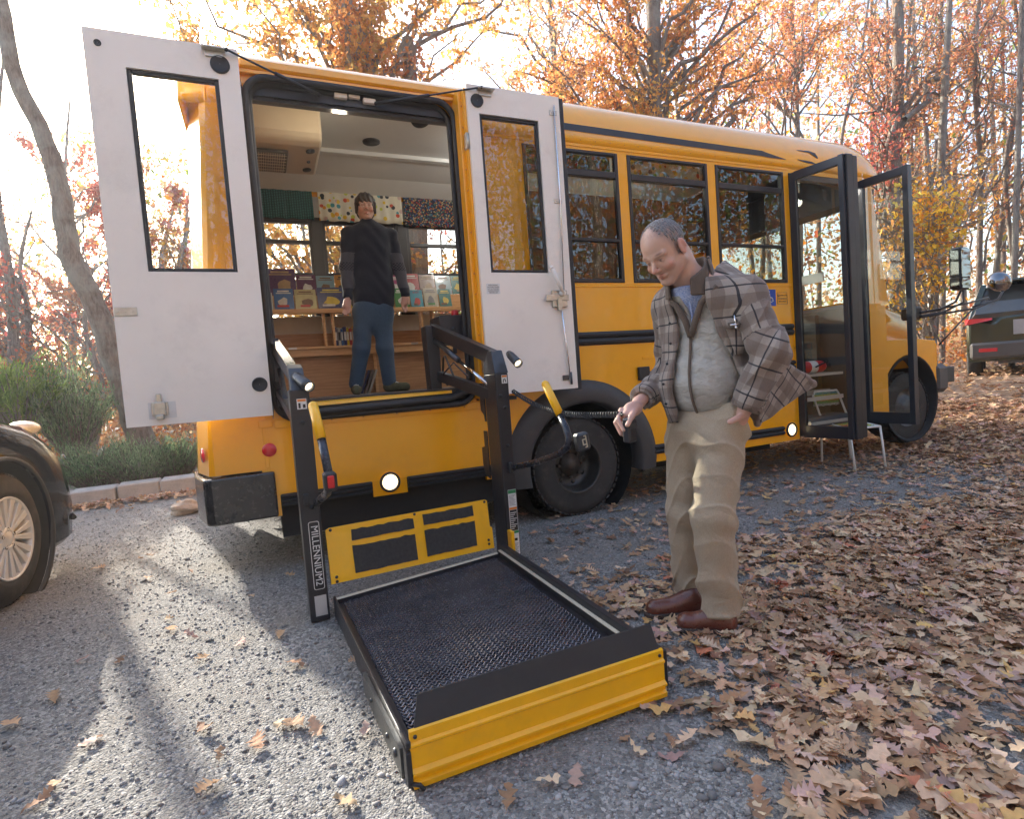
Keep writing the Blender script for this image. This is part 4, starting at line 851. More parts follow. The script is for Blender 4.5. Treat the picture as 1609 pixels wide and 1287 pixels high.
# air conditioner
m = MB(); m.prism([(4.50, 3.27), (4.50, 3.06), (4.53, 3.015), (4.60, 2.995), (5.12, 2.975), (5.2, 3.0), (5.25, 3.06), (5.25, 3.26)], -0.02, 0.60, 0); AC = m.build('air_conditioner', BEI, BUS, 0.02)
m = MB(); m.box((0.0, 4.68, 2.962), (0.36, 5.10, 2.985), 0.004); gr = m.build('grille', mat('grille_dark', (0.06, 0.055, 0.045), 0.5, 0, 0.1), AC)
m = MB()
for k in range(26): m.box((-0.08 + k * 0.0165, 4.70, 2.955), (-0.076 + k * 0.0165, 5.08, 2.962))
for k in range(6): m.box((-0.09, 4.72 + k * 0.06, 2.952), (0.35, 4.725 + k * 0.06, 2.956))
m.build('louvre', BEI, gr)
m = MB()
for (y, z) in ((4.66, 2.985), (4.85, 2.975), (5.02, 2.975)): m.lathe((0.52, y, z + 0.004), (0.15, 0, -1), [(0, 0.035 if y != 4.85 else 0.015), (0.012, 0.033 if y != 4.85 else 0.012), (0.013, 0.001)], 18)
m.build('air_nozzles', BLKR, AC)
# ---- lift doors, folded right back on their hinges
def lift_door(x0, x1, y, zb, zt, wx0, wx1, wz0, wz1, mirror, label):
    m = MB(); T = 0.045
    for (a, b_, c, d) in ((x0, wx0, zb, zt), (wx1, x1, zb, zt), (wx0, wx1, zb, wz0), (wx0, wx1, wz1, zt)): m.box((a, y - T, c), (b_, y, d))
    d = m.build('lift_door', WHT, BUS); d['label'] = label
    m = MB(); e = 0.022
    for (a, b_, c, dd) in ((wx0, wx0 + e, wz0, wz1), (wx1 - e, wx1, wz0, wz1), (wx0 + e, wx1 - e, wz0, wz0 + e), (wx0 + e, wx1 - e, wz1 - e, wz1)): m.box((a, y - T + 0.012, c), (b_, y - 0.004, dd), 0.003)
    m.build('window_seal', BLKR, d)
    m = MB(); m.box((wx0 + 0.01, y - 0.024, wz0 + 0.01), (wx1 - 0.01, y - 0.019, wz1 - 0.01)); m.build('pane', GLASSC, d)
    return d, y - T
DY = BY - 0.145
LD, ly = lift_door(-0.668, 0.055, DY, 1.005, 3.085, -0.492, -0.055, 1.835, 2.905, 1, 'left lift door with bare white inside and clear window')
RD, ry = lift_door(1.425, 2.125, DY, 1.01, 3.09, 1.505, 1.95, 1.845, 2.905, 0, 'right lift door with latch handle and rods')
def disc(name, x, z, r, y, parent, m_=BLKR, h=0.012):
    m = MB(); m.lathe((x, y, z), (0, -1, 0), [(0, r), (h * 0.7, r * 0.98), (h, r * 0.86), (h * 0.8, r * 0.8), (h * 0.8, 0.001)], 28); return m.build(name, m_, parent)
disc('bumper_pad', -0.04, 2.985, 0.05, ly, LD); disc('bumper_pad', 0.0, 1.19, 0.042, ly, LD); disc('plug', -0.605, 3.01, 0.017, ly, LD, BLKR, 0.006); disc('bumper_pad', 1.495, 2.985, 0.045, ry, RD)
for (x0, x1, z0, z1, D) in ((-0.665, -0.56, 1.600, 1.645, LD), (1.36 + 0.68, 1.36 + 0.74, 2.955, 2.99, RD), (2.03, 2.09, 2.34, 2.37, RD)):
    m = MB(); m.box((x0, ly - 0.006, z0), (x1, ly - 0.0005, z1), 0.002)
    for k in range(3): m.ico((x0 + 0.02 + k * (x1 - x0 - 0.04) / 2, ly - 0.006, (z0 + z1) / 2), 0.004)
    m.build('strike_plate', STL, D)
m = MB(); m.box((-0.525, ly - 0.004, 1.055), (-0.475, ly - 0.0005, 1.12)) ; m.box((-0.535, ly - 0.03, 1.06), (-0.475, ly - 0.004, 1.13), 0.004); m.box((-0.517, ly - 0.024, 1.12), (-0.493, ly - 0.006, 1.175), 0.003); m.box((-0.525, ly - 0.04, 1.035), (-0.485, ly - 0.01, 1.062), 0.006)
for s_ in (-1, 1): m.box((-0.505 + s_ * 0.032 - 0.008, ly - 0.010, 1.058), (-0.505 + s_ * 0.032 + 0.008, ly - 0.002, 1.128), 0.002)
m.build('floor_latch', STL, LD)
m = MB(); m.box((-0.56, ly - 0.002, 1.04), (-0.43, ly - 0.0005, 1.13)); m.build('sealant_patch', mat('worn_white', (0.72, 0.70, 0.66), 0.6), LD)
for D, x in ((LD, -0.06), (RD, 1.56)):
    m = MB(); m.box((x - 0.065, ly - 0.045, 3.052), (x + 0.055, ly - 0.0005, 3.062), 0.003); m.box((x - 0.05, ly - 0.010, 3.020), (x + 0.04, ly - 0.001, 3.052), 0.002); m.build('strut_hook', STL, D)
# gas struts holding the doors
for (a, b_) in (((-0.0, ly - 0.035, 3.055), (0.50, BY - 0.0, 2.985)), ((1.52, ly - 0.035, 3.06), (0.86, BY - 0.0, 2.975))):
    a = Vector(a); b_ = Vector(b_); mid = a.lerp(b_, 0.5); m = MB(); m.tube([a, mid], 0.006, 8); m.tube([mid, b_], 0.011, 10); m.ico(a, 0.013); m.ico(b_, 0.015); m.build('gas_strut', BLKP, BUS)
# latch handle and rods on the right door
m = MB(); m.box((1.955, ry - 0.02, 1.60), (2.075, ry - 0.0005, 1.72), 0.003); m.box((1.90, ry - 0.028, 1.645), (2.085, ry - 0.020, 1.69), 0.003); m.box((1.99, ry - 0.035, 1.575), (2.02, ry - 0.02, 1.66), 0.002)
lt = m.build('latch_plate', STL, RD)
m = MB(); m.tube([(2.03, ry - 0.045, 1.695), (1.99, ry - 0.05, 1.77), (1.945, ry - 0.055, 1.87)], [0.012, 0.014, 0.017], 10); m.ico((1.945, ry - 0.055, 1.87), 0.018, 2); m.lathe((2.03, ry - 0.02, 1.695), (0, -1, 0), [(0, 0.022), (0.03, 0.02), (0.035, 0)], 14); m.build('latch_handle', WHT, lt)
m = MB(); m.tube([(2.075, ry - 0.012, 3.02), (2.075, ry - 0.014, 2.35), (2.05, ry - 0.02, 1.72)], 0.005, 8); m.tube([(2.015, ry - 0.022, 1.64), (2.045, ry - 0.018, 1.3), (2.06, ry - 0.012, 1.055)], 0.005, 8); m.build('latch_rod', CHR, RD)
m = MB(); m.box((2.0, ry - 0.012, 1.075), (2.05, ry - 0.0005, 1.11), 0.003); m.tube([(2.065, ry - 0.012, 1.13), (2.068, ry - 0.012, 1.04)], 0.009, 8); m.build('rod_guide', DKST, RD)
m = MB(); m.box((2.125, ry, 1.0), (2.16, ry + 0.05, 3.085), 0.004); m.build('edge_seal', BLKR, RD)
m = MB(); m.box((1.46, ry - 0.0015, 1.70), (1.56, ry - 0.0004, 1.77)); o = m.build('notice_sticker', STICK, RD)
for k, s_ in enumerate(('KEEP DOORS', 'LATCHED WHEN', 'LIFT IS STOWED', 'FASTEN STRAPS', 'BEFORE USE')): text('notice_line', s_, 0.0115, (1.51, ry - 0.002, 1.759 - 0.0125 * k), ROT_SIDE, INK, o, 0.0003)
for z in (2.72, 1.22):
    m = MB(); m.box((1.405, BY - 0.17, z - 0.05), (1.425, BY - 0.13, z + 0.06), 0.003); m.tube([(1.418, BY - 0.172, z - 0.045), (1.418, BY - 0.172, z + 0.05)], 0.009, 8); m.build('hinge', STL, BUS)
m = MB(); m.box((1.50, BY - 0.12, 0.965), (1.66, BY - 0.001, 0.99), 0.004); m.build('door_stop', BLKP, BUS)
# ---- entrance at the front: two black framed leaves standing out from the side
def leaf(p0, p1, zb, zt, st, en, lab):
    """door leaf from hinge p0 to free edge p1 (x, y); st: stile width; en: free stile depth"""
    p0 = Vector((*p0, 0)); p1 = Vector((*p1, 0)); d = (p1 - p0); Ln = d.length; d.normalize(); n = Vector((-d.y, d.x, 0)) * 0.02
    m = MB()
    def bar(a, b_, z0, z1, w=1.0):
        A = p0 + d * a; B = p0 + d * b_; N = n * w
        m.hexa([A - N + Vector((0, 0, z0)), B - N + Vector((0, 0, z0)), B + N + Vector((0, 0, z0)), A + N + Vector((0, 0, z0)), A - N + Vector((0, 0, z1)), B - N + Vector((0, 0, z1)), B + N + Vector((0, 0, z1)), A + N + Vector((0, 0, z1))])
    bar(0, st, zb, zt); bar(Ln - st, Ln, zb, zt, en); bar(st, Ln - st, zb, zb + 0.11); bar(st, Ln - st, zt - 0.075, zt)
    o = m.build('entrance_door', mat('blue_black_door_frame', (0.018, 0.022, 0.032), 0.35, 0, 0.1, 5, coat=0.2), BUS, 0.004); o['label'] = lab
    m = MB(); A = p0 + d * st; B = p0 + d * (Ln - st); N = n * 0.12
    z0, z1 = zb + 0.11, zt - 0.075
    m.hexa([A - N + Vector((0, 0, z0)), B - N + Vector((0, 0, z0)), B + N + Vector((0, 0, z0)), A + N + Vector((0, 0, z0)), A - N + Vector((0, 0, z1)), B - N + Vector((0, 0, z1)), B + N + Vector((0, 0, z1)), A + N + Vector((0, 0, z1))])
    m.build('pane', GLASSC, o); return o
leaf((4.665, BY - 0.005), (4.73, 3.275), 0.355, 2.815, 0.045, 2.2, 'rear leaf of the entrance door'); leaf((4.86, 3.80), (4.80, 3.26), 0.355, 2.815, 0.05, 1.0, 'folded half') if False else None
m = MB(); m.box((4.715, 3.255, 0.355), (4.80, 3.30, 2.815), 0.006); m.box((4.805, 3.265, 0.36), (4.87, 3.31, 2.81), 0.006); m.build('folded_stile', BLKM, BUS)
leaf((5.585, BY - 0.02), (5.595, 3.27), 0.40, 2.80, 0.05, 1.6, 'front leaf of the entrance door')
m = MB(); m.box((5.55, BY - 0.01, 0.42), (5.60, BY + 0.06, 2.82), 0.004); m.box((4.64, BY - 0.01, 0.36), (4.66, BY + 0.06, 2.82), 0.004); m.box((4.66, BY + 0.0, 2.77), (5.55, BY + 0.06, 2.82)); m.build('entrance_frame', BLKM, BUS)
m = MB(); m.box((4.67, BY + 0.03, 0.42), (5.55, BY + 0.35, 0.45)); m.box((4.67, BY + 0.35, 0.45), (5.55, BY + 0.37, 0.72)); m.box((4.67, BY + 0.35, 0.72), (5.55, BY + 0.65, 0.75)); m.box((4.67, BY + 0.65, 0.75), (5.55, BY + 0.67, FL)); m.build('entrance_steps', mat('step_rubber', (0.10, 0.10, 0.11), 0.6, 0, 0.2, 8, dirt=0.2), BUS)
m = MB(); m.box((4.67, BY + 0.345, 0.70), (5.55, BY + 0.352, 0.755)); m.box((4.67, BY + 0.02, 0.44), (5.55, BY + 0.03, 0.47)); m.box((4.80, 3.96, 0.905), (5.55, 4.2, 0.93)); m.box((4.70, 3.93, 0.66), (5.5, 3.95, 0.70)); m.build('step_nosing', mat('pale_nosing', (0.5, 0.48, 0.44), 0.5), BUS)
m = MB(); m.box((4.64, BY + 0.4, FL), (4.67, FY - 0.5, 1.95)); m.box((4.64, BY + 0.06, 0.42), (4.66, BY + 0.7, 1.6)); m.build('modesty_panel', mat('brown_board', (0.16, 0.09, 0.05), 0.5, 0, 0.2, 5), BUS)
m = MB(); m.box((4.62, FY - 0.075, 0.45), (5.95, FY - 0.055, 1.80)); m.box((5.50, BY + 0.45, 0.45), (5.56, FY - 0.08, 1.55)); m.box((4.64, BY + 0.10, 3.00), (5.75, FY - 0.1, 3.02)); m.box((5.55, BY + 0.05, 2.62), (5.80, FY - 0.05, 3.0)); m.build('cab_lining', mat('dark_cab_lining', (0.045, 0.045, 0.05), 0.6), BUS)
# dashboard, windscreen, steering column, driver seat
m = MB(); m.box((5.62, BY + 0.10, 0.45), (5.90, FY - 0.15, 1.63), 0.04); m.build('dashboard', mat('grey_dash', (0.09, 0.09, 0.10), 0.6), BUS)
m = MB(); m.box((4.85, 5.15, 1.10), (5.25, 5.65, 1.50), 0.06); m.box((4.78, 5.17, 1.45), (4.92, 5.63, 2.15), 0.05); m.box((4.80, 5.28, 2.17), (4.90, 5.52, 2.36), 0.04); m.build('driver_seat', mat('grey_seat_vinyl', (0.12, 0.12, 0.13), 0.5), BUS)
m = MB(); m.hexa([(6.05, BY + 0.15, 1.66), (6.05, FY - 0.15, 1.66), (6.056, FY - 0.15, 1.66), (6.056, BY + 0.15, 1.66), (5.86, BY + 0.15, 2.88), (5.86, FY - 0.15, 2.88), (5.866, FY - 0.15, 2.88), (5.866, BY + 0.15, 2.88)]); m.build('windscreen', GLASSC, BUS)
# cab cowl, hood and fender
def loft(sections, name, m_, parent, smooth=True, caps=True):
    n = len(sections[0]); V = [p for s_ in sections for p in s_]; F = [[i * n + k, (i + 1) * n + k, (i + 1) * n + (k + 1) % n, i * n + (k + 1) % n] for i in range(len(sections) - 1) for k in range(n)]
    mb = MB(); mb.add(V, F, smooth)
    if caps: mb.add(sections[0], [list(range(n))]); mb.add(sections[-1], [list(range(n))[::-1]])
    return mb.build(name, m_, parent)
def cowl_sec(x, yh, zt, zb, r, yc=4.8935):
    P = []
    for k in range(6): a = R_(90 * k / 5); P.append((x, yc - yh + r - r * math.sin(R_(90) - a) if False else yc - yh + r * (1 - math.cos(a)), zt - r + r * math.sin(a)))
    Q = [(x, 2 * yc - p[1], p[2]) for p in P[::-1]]
    return [(x, yc - yh, zb)] + P + Q + [(x, yc + yh, zb)]
loft([cowl_sec(5.93, 1.04, 1.67, 0.9, 0.10), cowl_sec(6.25, 0.97, 1.62, 0.9, 0.14), cowl_sec(6.6, 0.93, 1.56, 0.9, 0.16), cowl_sec(6.85, 0.88, 1.49, 0.9, 0.18), cowl_sec(7.0, 0.82, 1.36, 0.92, 0.18), cowl_sec(7.05, 0.78, 1.2, 0.95, 0.1)], 'hood', YEL, BUS)
# pillar between entrance and windscreen leans back
m = MB(); m.hexa([(5.68, BY + 0.0, 1.60), (6.12, BY + 0.06, 1.60), (6.12, BY + 0.12, 1.60), (5.68, BY + 0.06, 1.60), (5.68, BY + 0.0, 2.9), (5.84, BY + 0.03, 2.9), (5.84, BY + 0.10, 2.9), (5.68, BY + 0.06, 2.9)])
m.box((5.68, BY, 0.45), (5.97, BY + 0.03, 1.60)); m.build('cowl_side', YEL, BUS)
FXc, FZc = 6.38, 0.58
pts = arc(FXc, FZc, 0.47, 180, 10, 20)
m = MB()
for i in range(20): m.prism([pts[i], pts[i + 1], (pts[i + 1][0], max(pts[i + 1][1] + 0.02, 1.22 - 0.10 * max(0, pts[i + 1][0] - 6.5))), (pts[i][0], max(pts[i][1] + 0.02, 1.22 - 0.10 * max(0, pts[i][0] - 6.5)))], BY + 0.02, BY + 0.30)
m.box((6.845, BY + 0.03, 0.66), (6.90, BY + 0.3, 1.17), 0.02)
m.build('front_fender', YEL, BUS, 0.01)
m = MB(); m.lathe((FXc, BY + 0.015, FZc), (0, 1, 0), [(0, 0.47), (0, 0.44), (0.30, 0.44), (0.30, 0.02)], 30); m.build('front_wheel_house', DARK, BUS)
ty = wheel(FXc, BY + 0.06, 0.48, 0.385, 0.21, BUS)
m = MB(); m.lathe((FXc, BY + 0.06, 0.48), (0, 1, 0), [(0.0, 0.21), (0.03, 0.20), (0.05, 0.15), (0.0, 0.13), (-0.05, 0.09), (-0.06, 0.0)], 32)
for k in range(8):
    a = 2 * math.pi * k / 8; m.ico((FXc + 0.105 * math.cos(a), BY + 0.04, 0.48 + 0.105 * math.sin(a)), 0.013)
m.build('rim', mat('grey_front_rim', (0.12, 0.12, 0.12), 0.5, 0.4, 0.3, 10, dirt=0.3), ty)
m = MB(); m.box((6.82, BY + 0.0, 0.60), (7.06, FY + 0.0, 0.92), 0.05); m.build('front_bumper', mat('grey_bumper_plastic', (0.075, 0.072, 0.072), 0.5, 0, 0.1, 4), BUS)
m = MB(); m.box((7.06, BY + 0.05, 0.70), (7.24, BY + 0.32, 0.88), 0.01); m.build('tow_frame', BLKP, BUS)
m = MB(); m.box((6.40, BY - 0.02, 1.42), (6.56, BY + 0.12, 1.56), 0.02); m.build('mirror_mount', BLKR, BUS)
# mirrors on their arms
MA = Vector((6.50, BY - 0.03, 1.49))
m = MB(); hd = Vector((7.02, 3.60, 1.70))
m.tube([MA, MA + Vector((0.25, -0.05, 0.02)), hd + Vector((-0.10, 0.02, -0.12)), hd + Vector((-0.02, 0.0, 0.02))], 0.012, 8); m.tube([MA + Vector((0, 0, -0.04)), MA + Vector((0.3, -0.06, -0.01)), hd + Vector((0, 0, -0.13)), hd], 0.012, 8)
m.tube([MA + Vector((0, 0, -0.05)), (7.2, 3.58, 1.50), (7.7, 3.6, 1.60), (7.86, 3.6, 1.74)], 0.011, 8); m.tube([MA, (7.1, 3.6, 1.56), (7.5, 3.6, 1.62), (7.56, 3.6, 1.58), (7.2, 3.6, 1.52)], 0.010, 8); m.tube([(7.2, 3.6, 1.50), (6.9, BY + 0.02, 1.13)], 0.009, 8)
arm = m.build('mirror_arm', BLKP, BUS)
m = MB(); m.box((6.84, 3.52, 1.70), (7.03, 3.64, 2.15), 0.025); mh = m.build('mirror', BLKR, BUS)
m = MB(); m.box((6.832, 3.535, 1.84), (6.838, 3.625, 2.13)); m.box((6.832, 3.535, 1.715), (6.838, 3.625, 1.825)); m.build('mirror_glass', MIRR, mh)
m = MB(); m.box((6.85, 3.512, 1.83), (7.0, 3.518, 2.13)); m.box((6.85, 3.512, 1.715), (7.0, 3.518, 1.82)); m.build('mirror_glass', MIRR, mh)
m = MB(); m.lathe((7.78, 3.62, 1.80), (-0.55, -0.75, 0.25), [(-0.02, 0.02), (-0.01, 0.12), (0.02, 0.11), (0.06, 0.07), (0.08, 0.0)], 24); m.build('crossover_mirror', MIRR, BUS)
# ================================================================ wheelchair lift
LIFT = empty('wheelchair_lift', (0.75, 2.9, 0), 'black and yellow wheelchair lift lowered to the gravel in front of the open bus doorway', 'wheelchair lift')
NL, NR, FLc, FRc = [Vector(p) for p in ((0.292, 1.53, 0), (1.150, 1.53, 0), (0.245, 2.85, 0), (1.185, 3.03, 0))]
def lp(u, v, z): a = NL.lerp(NR, u); b = FLc.lerp(FRc, u); p = a.lerp(b, v); return Vector((p.x, p.y, z))
def lbar(mb, u0, u1, v0, v1, z0, z1): mb.hexa([lp(u0, v0, z0), lp(u1, v0, z0), lp(u1, v1, z0), lp(u0, v1, z0), lp(u0, v0, z1), lp(u1, v0, z1), lp(u1, v1, z1), lp(u0, v1, z1)])
m = MB(); lbar(m, -0.012, 0.0, -0.01, 1.01, 0.015, 0.115); lbar(m, 1.0, 1.014, 0.0, 1.01, 0.015, 0.117); lbar(m, 1.014, 1.045, 0.0, 1.01, 0.015, 0.150); lbar(m, 0.0, 1.0, 0.985, 1.0, 0.03, 0.105); lbar(m, 0.0, 1.0, -0.01, 0.01, 0.03, 0.085)
for v in (0.16, 0.33, 0.5, 0.67, 0.84): lbar(m, 0.0, 1.0, v - 0.006, v + 0.006, 0.035, 0.070)
lbar(m, 0.0, 0.03, 0.01, 0.985, 0.055, 0.083); lbar(m, 0.965, 1.0, 0.01, 0.985, 0.055, 0.083)
fr = m.build('platform_frame', BLKP, LIFT, 0.002)
m = MB(); V = []; F = []
NU, NV = 30, 58
# expanded metal: strands weaving round diamond openings
vs = []; fs = []
def strand(a, b, wd_=0.0022, hh=0.0035):
    d = (b - a); n = Vector((-d.y, d.x, 0)).normalized() * wd_; k = len(vs); up = Vector((0, 0, hh))
    for p in (a, b): vs.extend([p - n - up * 0.3, p + n - up * 0.3, p + n + up, p - n + up])
    for f in ((0, 1, 5, 4), (1, 2, 6, 5), (2, 3, 7, 6), (3, 0, 4, 7)): fs.append([k + i for i in f])
for i in range(NU):
    for j in range(NV):
        u0, u1 = 0.03 + 0.935 * i / NU, 0.03 + 0.935 * (i + 1) / NU; um = (u0 + u1) / 2
        v0, v1 = 0.01 + 0.975 * j / NV, 0.01 + 0.975 * (j + 1) / NV; vm = (v0 + v1) / 2
        z = 0.082
        L_, R2, T_, B_ = lp(u0, vm, z + 0.004), lp(u1, vm, z + 0.004), lp(um, v1, z - 0.002), lp(um, v0, z - 0.002)
        strand(L_, T_); strand(T_, R2); strand(R2, B_); strand(B_, L_)
m.add(vs, fs); m.build('platform_mesh', mat('black_mesh_metal', (0.17, 0.17, 0.20), 0.25, 0.6, 0.3, 8, dirt=0.2), LIFT, fix=False)
m = MB(); lbar(m, 0.992, 1.012, 0.015, 0.99, 0.118, 0.122)
m.hexa([lp(0.0, 0.982, 0.106), lp(0.985, 0.982, 0.106), lp(0.985, 0.998, 0.106), lp(0.0, 0.998, 0.106), lp(0.0, 0.984, 0.11), lp(0.985, 0.984, 0.11), lp(0.985, 0.998, 0.11), lp(0.0, 0.998, 0.11)])
m.build('edge_strip', CREAM, LIFT)
# outer roll-stop: pressed yellow plate with a black flap on top
yf = 1.505; prof = [(0.0, 0.012), (-0.012, 0.014), (-0.014, 0.030), (-0.004, 0.036), (-0.006, 0.048), (-0.016, 0.054), (-0.016, 0.060), (-0.004, 0.068), (-0.004, 0.125), (-0.010, 0.131), (-0.010, 0.137), (-0.003, 0.142), (-0.003, 0.172), (0.006, 0.176), (0.006, 0.012)]
m = MB(); m.prism([(yf + a, b_) for a, b_ in prof], 0.285, 1.152, 0); rs = m.build('roll_stop', SAFY, LIFT)
m = MB(); m.hexa([(0.30, yf + 0.002, 0.170), (1.140, yf + 0.002, 0.170), (1.140, yf + 0.008, 0.170), (0.30, yf + 0.008, 0.170), (0.325, yf + 0.035, 0.250), (1.136, yf + 0.035, 0.250), (1.136, yf + 0.041, 0.250), (0.325, yf + 0.041, 0.250)]); m.build('rubber_flap', BLKR, rs)
m = MB()
for x in (0.30, 1.135):
    m2 = MB(); m2.lathe((x, yf - 0.005, 0.157), (0, -1, 0), [(0, 0.006), (0.004, 0.005), (0.005, 0)], 10); m2.build('rivet', BLKP, rs)
m.box((0.272, yf - 0.012, 0.13), (0.286, yf + 0.05, 0.152), 0.003); m.box((0.270, yf - 0.01, 0.02), (0.285, yf + 0.03, 0.12), 0.002); m.tube([(0.28, yf - 0.006, 0.03), (0.30, yf - 0.02, 0.028), (0.31, yf - 0.02, 0.012)], 0.006, 8)
m.build('roll_stop_hinge', BLKP, rs)
m = MB(); m.box((0.28, yf + 0.005, 0.0), (0.37, yf + 0.04, 0.012), 0.003); m.box((0.31, yf + 0.01, 0.01), (0.34, yf + 0.03, 0.03)); m.build('foot', BLKP, LIFT)
# side plate details on the near left
m = MB(); m.hexa([lp(-0.03, 0.02, 0.012), lp(-0.014, 0.02, 0.012), lp(-0.014, 0.42, 0.012), lp(-0.03, 0.42, 0.012), lp(-0.03, 0.02, 0.10), lp(-0.014, 0.02, 0.10), lp(-0.014, 0.42, 0.085), lp(-0.03, 0.42, 0.085)])
for v, r in ((0.06, 0.014), (0.13, 0.009), (0.30, 0.008)):
    c = lp(-0.032, v, 0.06); m.lathe(c, (-1, 0, 0), [(0, r), (0.006, r * 0.9), (0.007, 0)], 14)
m.build('side_plate', mat('scuffed_side_plate', (0.08, 0.085, 0.085), 0.4, 0.3, 0.3, 10, dirt=0.4), LIFT)
# inner barrier plate, yellow with four grit patches
TLp, TRp, BRp, BLp = aty(511, 831, 2.93), aty(768, 784, 3.10), aty(777, 861, 3.06), aty(521, 919, 2.88)
def bp(u, v, o=0.0):
    p = BLp.lerp(BRp, u).lerp(TLp.lerp(TRp, u), v); n = (BRp - BLp).cross(TLp - BLp).normalized(); n = n if n.y < 0 else -n; return p + n * o
def bquad(mb, pts, o0, o1):
    n = len(pts); A = [bp(u, v, o0) for u, v in pts] + [bp(u, v, o1) for u, v in pts]
    mb.add(A, [list(range(n)), list(range(2 * n - 1, n - 1, -1))] + [[i, (i + 1) % n, n + (i + 1) % n, n + i] for i in range(n)])
m = MB(); bquad(m, [(0.0, 0.0), (1.0, 0.0), (1.0, 0.42), (0.985, 0.44), (0.985, 0.97), (0.97, 1.0), (0.02, 1.0), (0.0, 0.97)], 0.0, -0.008); br = m.build('barrier_plate', SAFY, LIFT)
rg = random.Random(4); m = MB()
for (u0, u1, v0, v1) in ((0.13, 0.49, 0.70, 0.90), (0.55, 0.88, 0.72, 0.93), (0.13, 0.49, 0.10, 0.60), (0.55, 0.88, 0.12, 0.62)):
    P = []
    K = 12
    for i in range(K): P.append((u0 + (u1 - u0) * i / K, v0 + rg.uniform(-0.006, 0.006)))
    P.append((u1, v0))
    for i in range(K + 1): P.append((u1 - (u1 - u0) * i / K + rg.uniform(-0.003, 0.003), v1 + rg.uniform(-0.014, 0.012)))
    bquad(m, P, 0.0022, 0.0004)
m.build('grit_patches', PATCH, br)
m = MB()
for u, v in ((0.025, 0.955), (0.5, 0.965), (0.965, 0.955), (0.03, 0.11), (0.03, 0.03), (0.965, 0.10), (0.965, 0.18)): m.lathe(bp(u, v, 0.0), (0, -1, 0.1), [(0, 0.008), (0.004, 0.007), (0.005, 0)], 10)
m.build('bolts', BLKR, br)
# posts
def post(x0, x1, y0, y1, ztop, slope, name='post'):
    m = MB(); m.hexa([(x0, y0, 0.005), (x1, y0, 0.005), (x1, y1, 0.005), (x0, y1, 0.005), (x0, y0, ztop - slope), (x1, y0, ztop - slope), (x1, y1, ztop), (x0, y1, ztop)]); return m.build(name, BLKP, LIFT, 0.006)
pl = post(0.122, 0.212, 2.86, 3.03, 1.14, 0.0)
m = MB(); m.hexa([(0.135, 2.86, 1.10), (0.205, 2.86, 1.10), (0.205, 3.06, 1.10), (0.135, 3.06, 1.10), (0.130, 2.94, 1.245), (0.20, 2.94, 1.245), (0.20, 3.06, 1.27), (0.130, 3.06, 1.27)]); m.build('post_head', mat('grey_cast_head', (0.075, 0.08, 0.09), 0.35, 0.2, 0.15, 8), LIFT, 0.006)
pr_ = post(1.262, 1.345, 3.06, 3.25, 1.15, 0.0)
m = MB(); m.hexa([(1.262, 3.06, 1.15), (1.350, 3.06, 1.15), (1.350, 3.25, 1.15), (1.262, 3.25, 1.15), (1.272, 3.12, 1.29), (1.345, 3.12, 1.29), (1.345, 3.25, 1.30), (1.272, 3.25, 1.30)]); m.build('post_head', mat('grey_cast_head2', (0.06, 0.063, 0.072), 0.35, 0.2, 0.15, 8), LIFT, 0.006)
# notched side bracket on the right post
m = MB(); m.prism([(3.26, 1.10), (3.33, 1.10), (3.33, 0.93), (3.28, 0.90), (3.27, 0.86), (3.26, 0.86)], 1.258, 1.266, 0); m.prism([(3.26, 0.80), (3.31, 0.80), (3.31, 0.70), (3.36, 0.69), (3.36, 0.58), (3.33, 0.52), (3.26, 0.50)], 1.258, 1.266, 0); m.build('post_bracket', BLKP, LIFT)
m = MB(); m.box((1.262, 3.0, 0.02), (1.285, 3.058, 0.22), 0.004); m.build('yellow_toe_guard', SAFY, LIFT)
# parallel arms up into the doorway
def beam(mb, a, b, w, h):
    a, b = Vector(a), Vector(b); d = (b - a).normalized(); s_ = Vector((1, 0, 0)); s_ = (s_ - d * s_.dot(d)).normalized() * w / 2; t_ = d.cross(s_).normalized() * h / 2
    mb.hexa([a - s_ - t_, a + s_ - t_, b + s_ - t_, b - s_ - t_, a - s_ + t_, a + s_ + t_, b + s_ + t_, b - s_ + t_])
m = MB(); beam(m, (0.165, 3.0, 1.20), (0.105, 3.82, 1.43), 0.05, 0.07); beam(m, (0.15, 3.0, 0.98), (0.10, 3.80, 1.15), 0.035, 0.05); al = m.build('lift_arm', BLKP, LIFT, 0.004)
m = MB(); beam(m, (0.165, 3.0, 1.238), (0.105, 3.80, 1.468), 0.048, 0.006); m.build('arm_cover', CHR, al)
m = MB(); m.hexa([(0.09, 3.70, 1.05), (0.15, 3.70, 1.05), (0.15, 3.90, 1.05), (0.09, 3.90, 1.05), (0.09, 3.76, 1.47), (0.13, 3.76, 1.47), (0.13, 3.88, 1.47), (0.09, 3.88, 1.47)]); m.tube([(0.13, 3.3, 1.0), (0.12, 3.78, 1.30)], 0.016, 10); m.build('stanchion', BLKP, LIFT)
m = MB(); beam(m, (1.305, 3.16, 1.25), (1.16, 3.90, 1.50), 0.055, 0.085); beam(m, (1.29, 3.16, 1.02), (1.17, 3.86, 1.17), 0.045, 0.07); ar = m.build('lift_arm', BLKP, LIFT, 0.005)
m = MB(); m.tube([(1.27, 3.2, 1.09), (1.20, 3.55, 1.27)], 0.011, 10); m.build('cylinder_rod', CHR, ar)
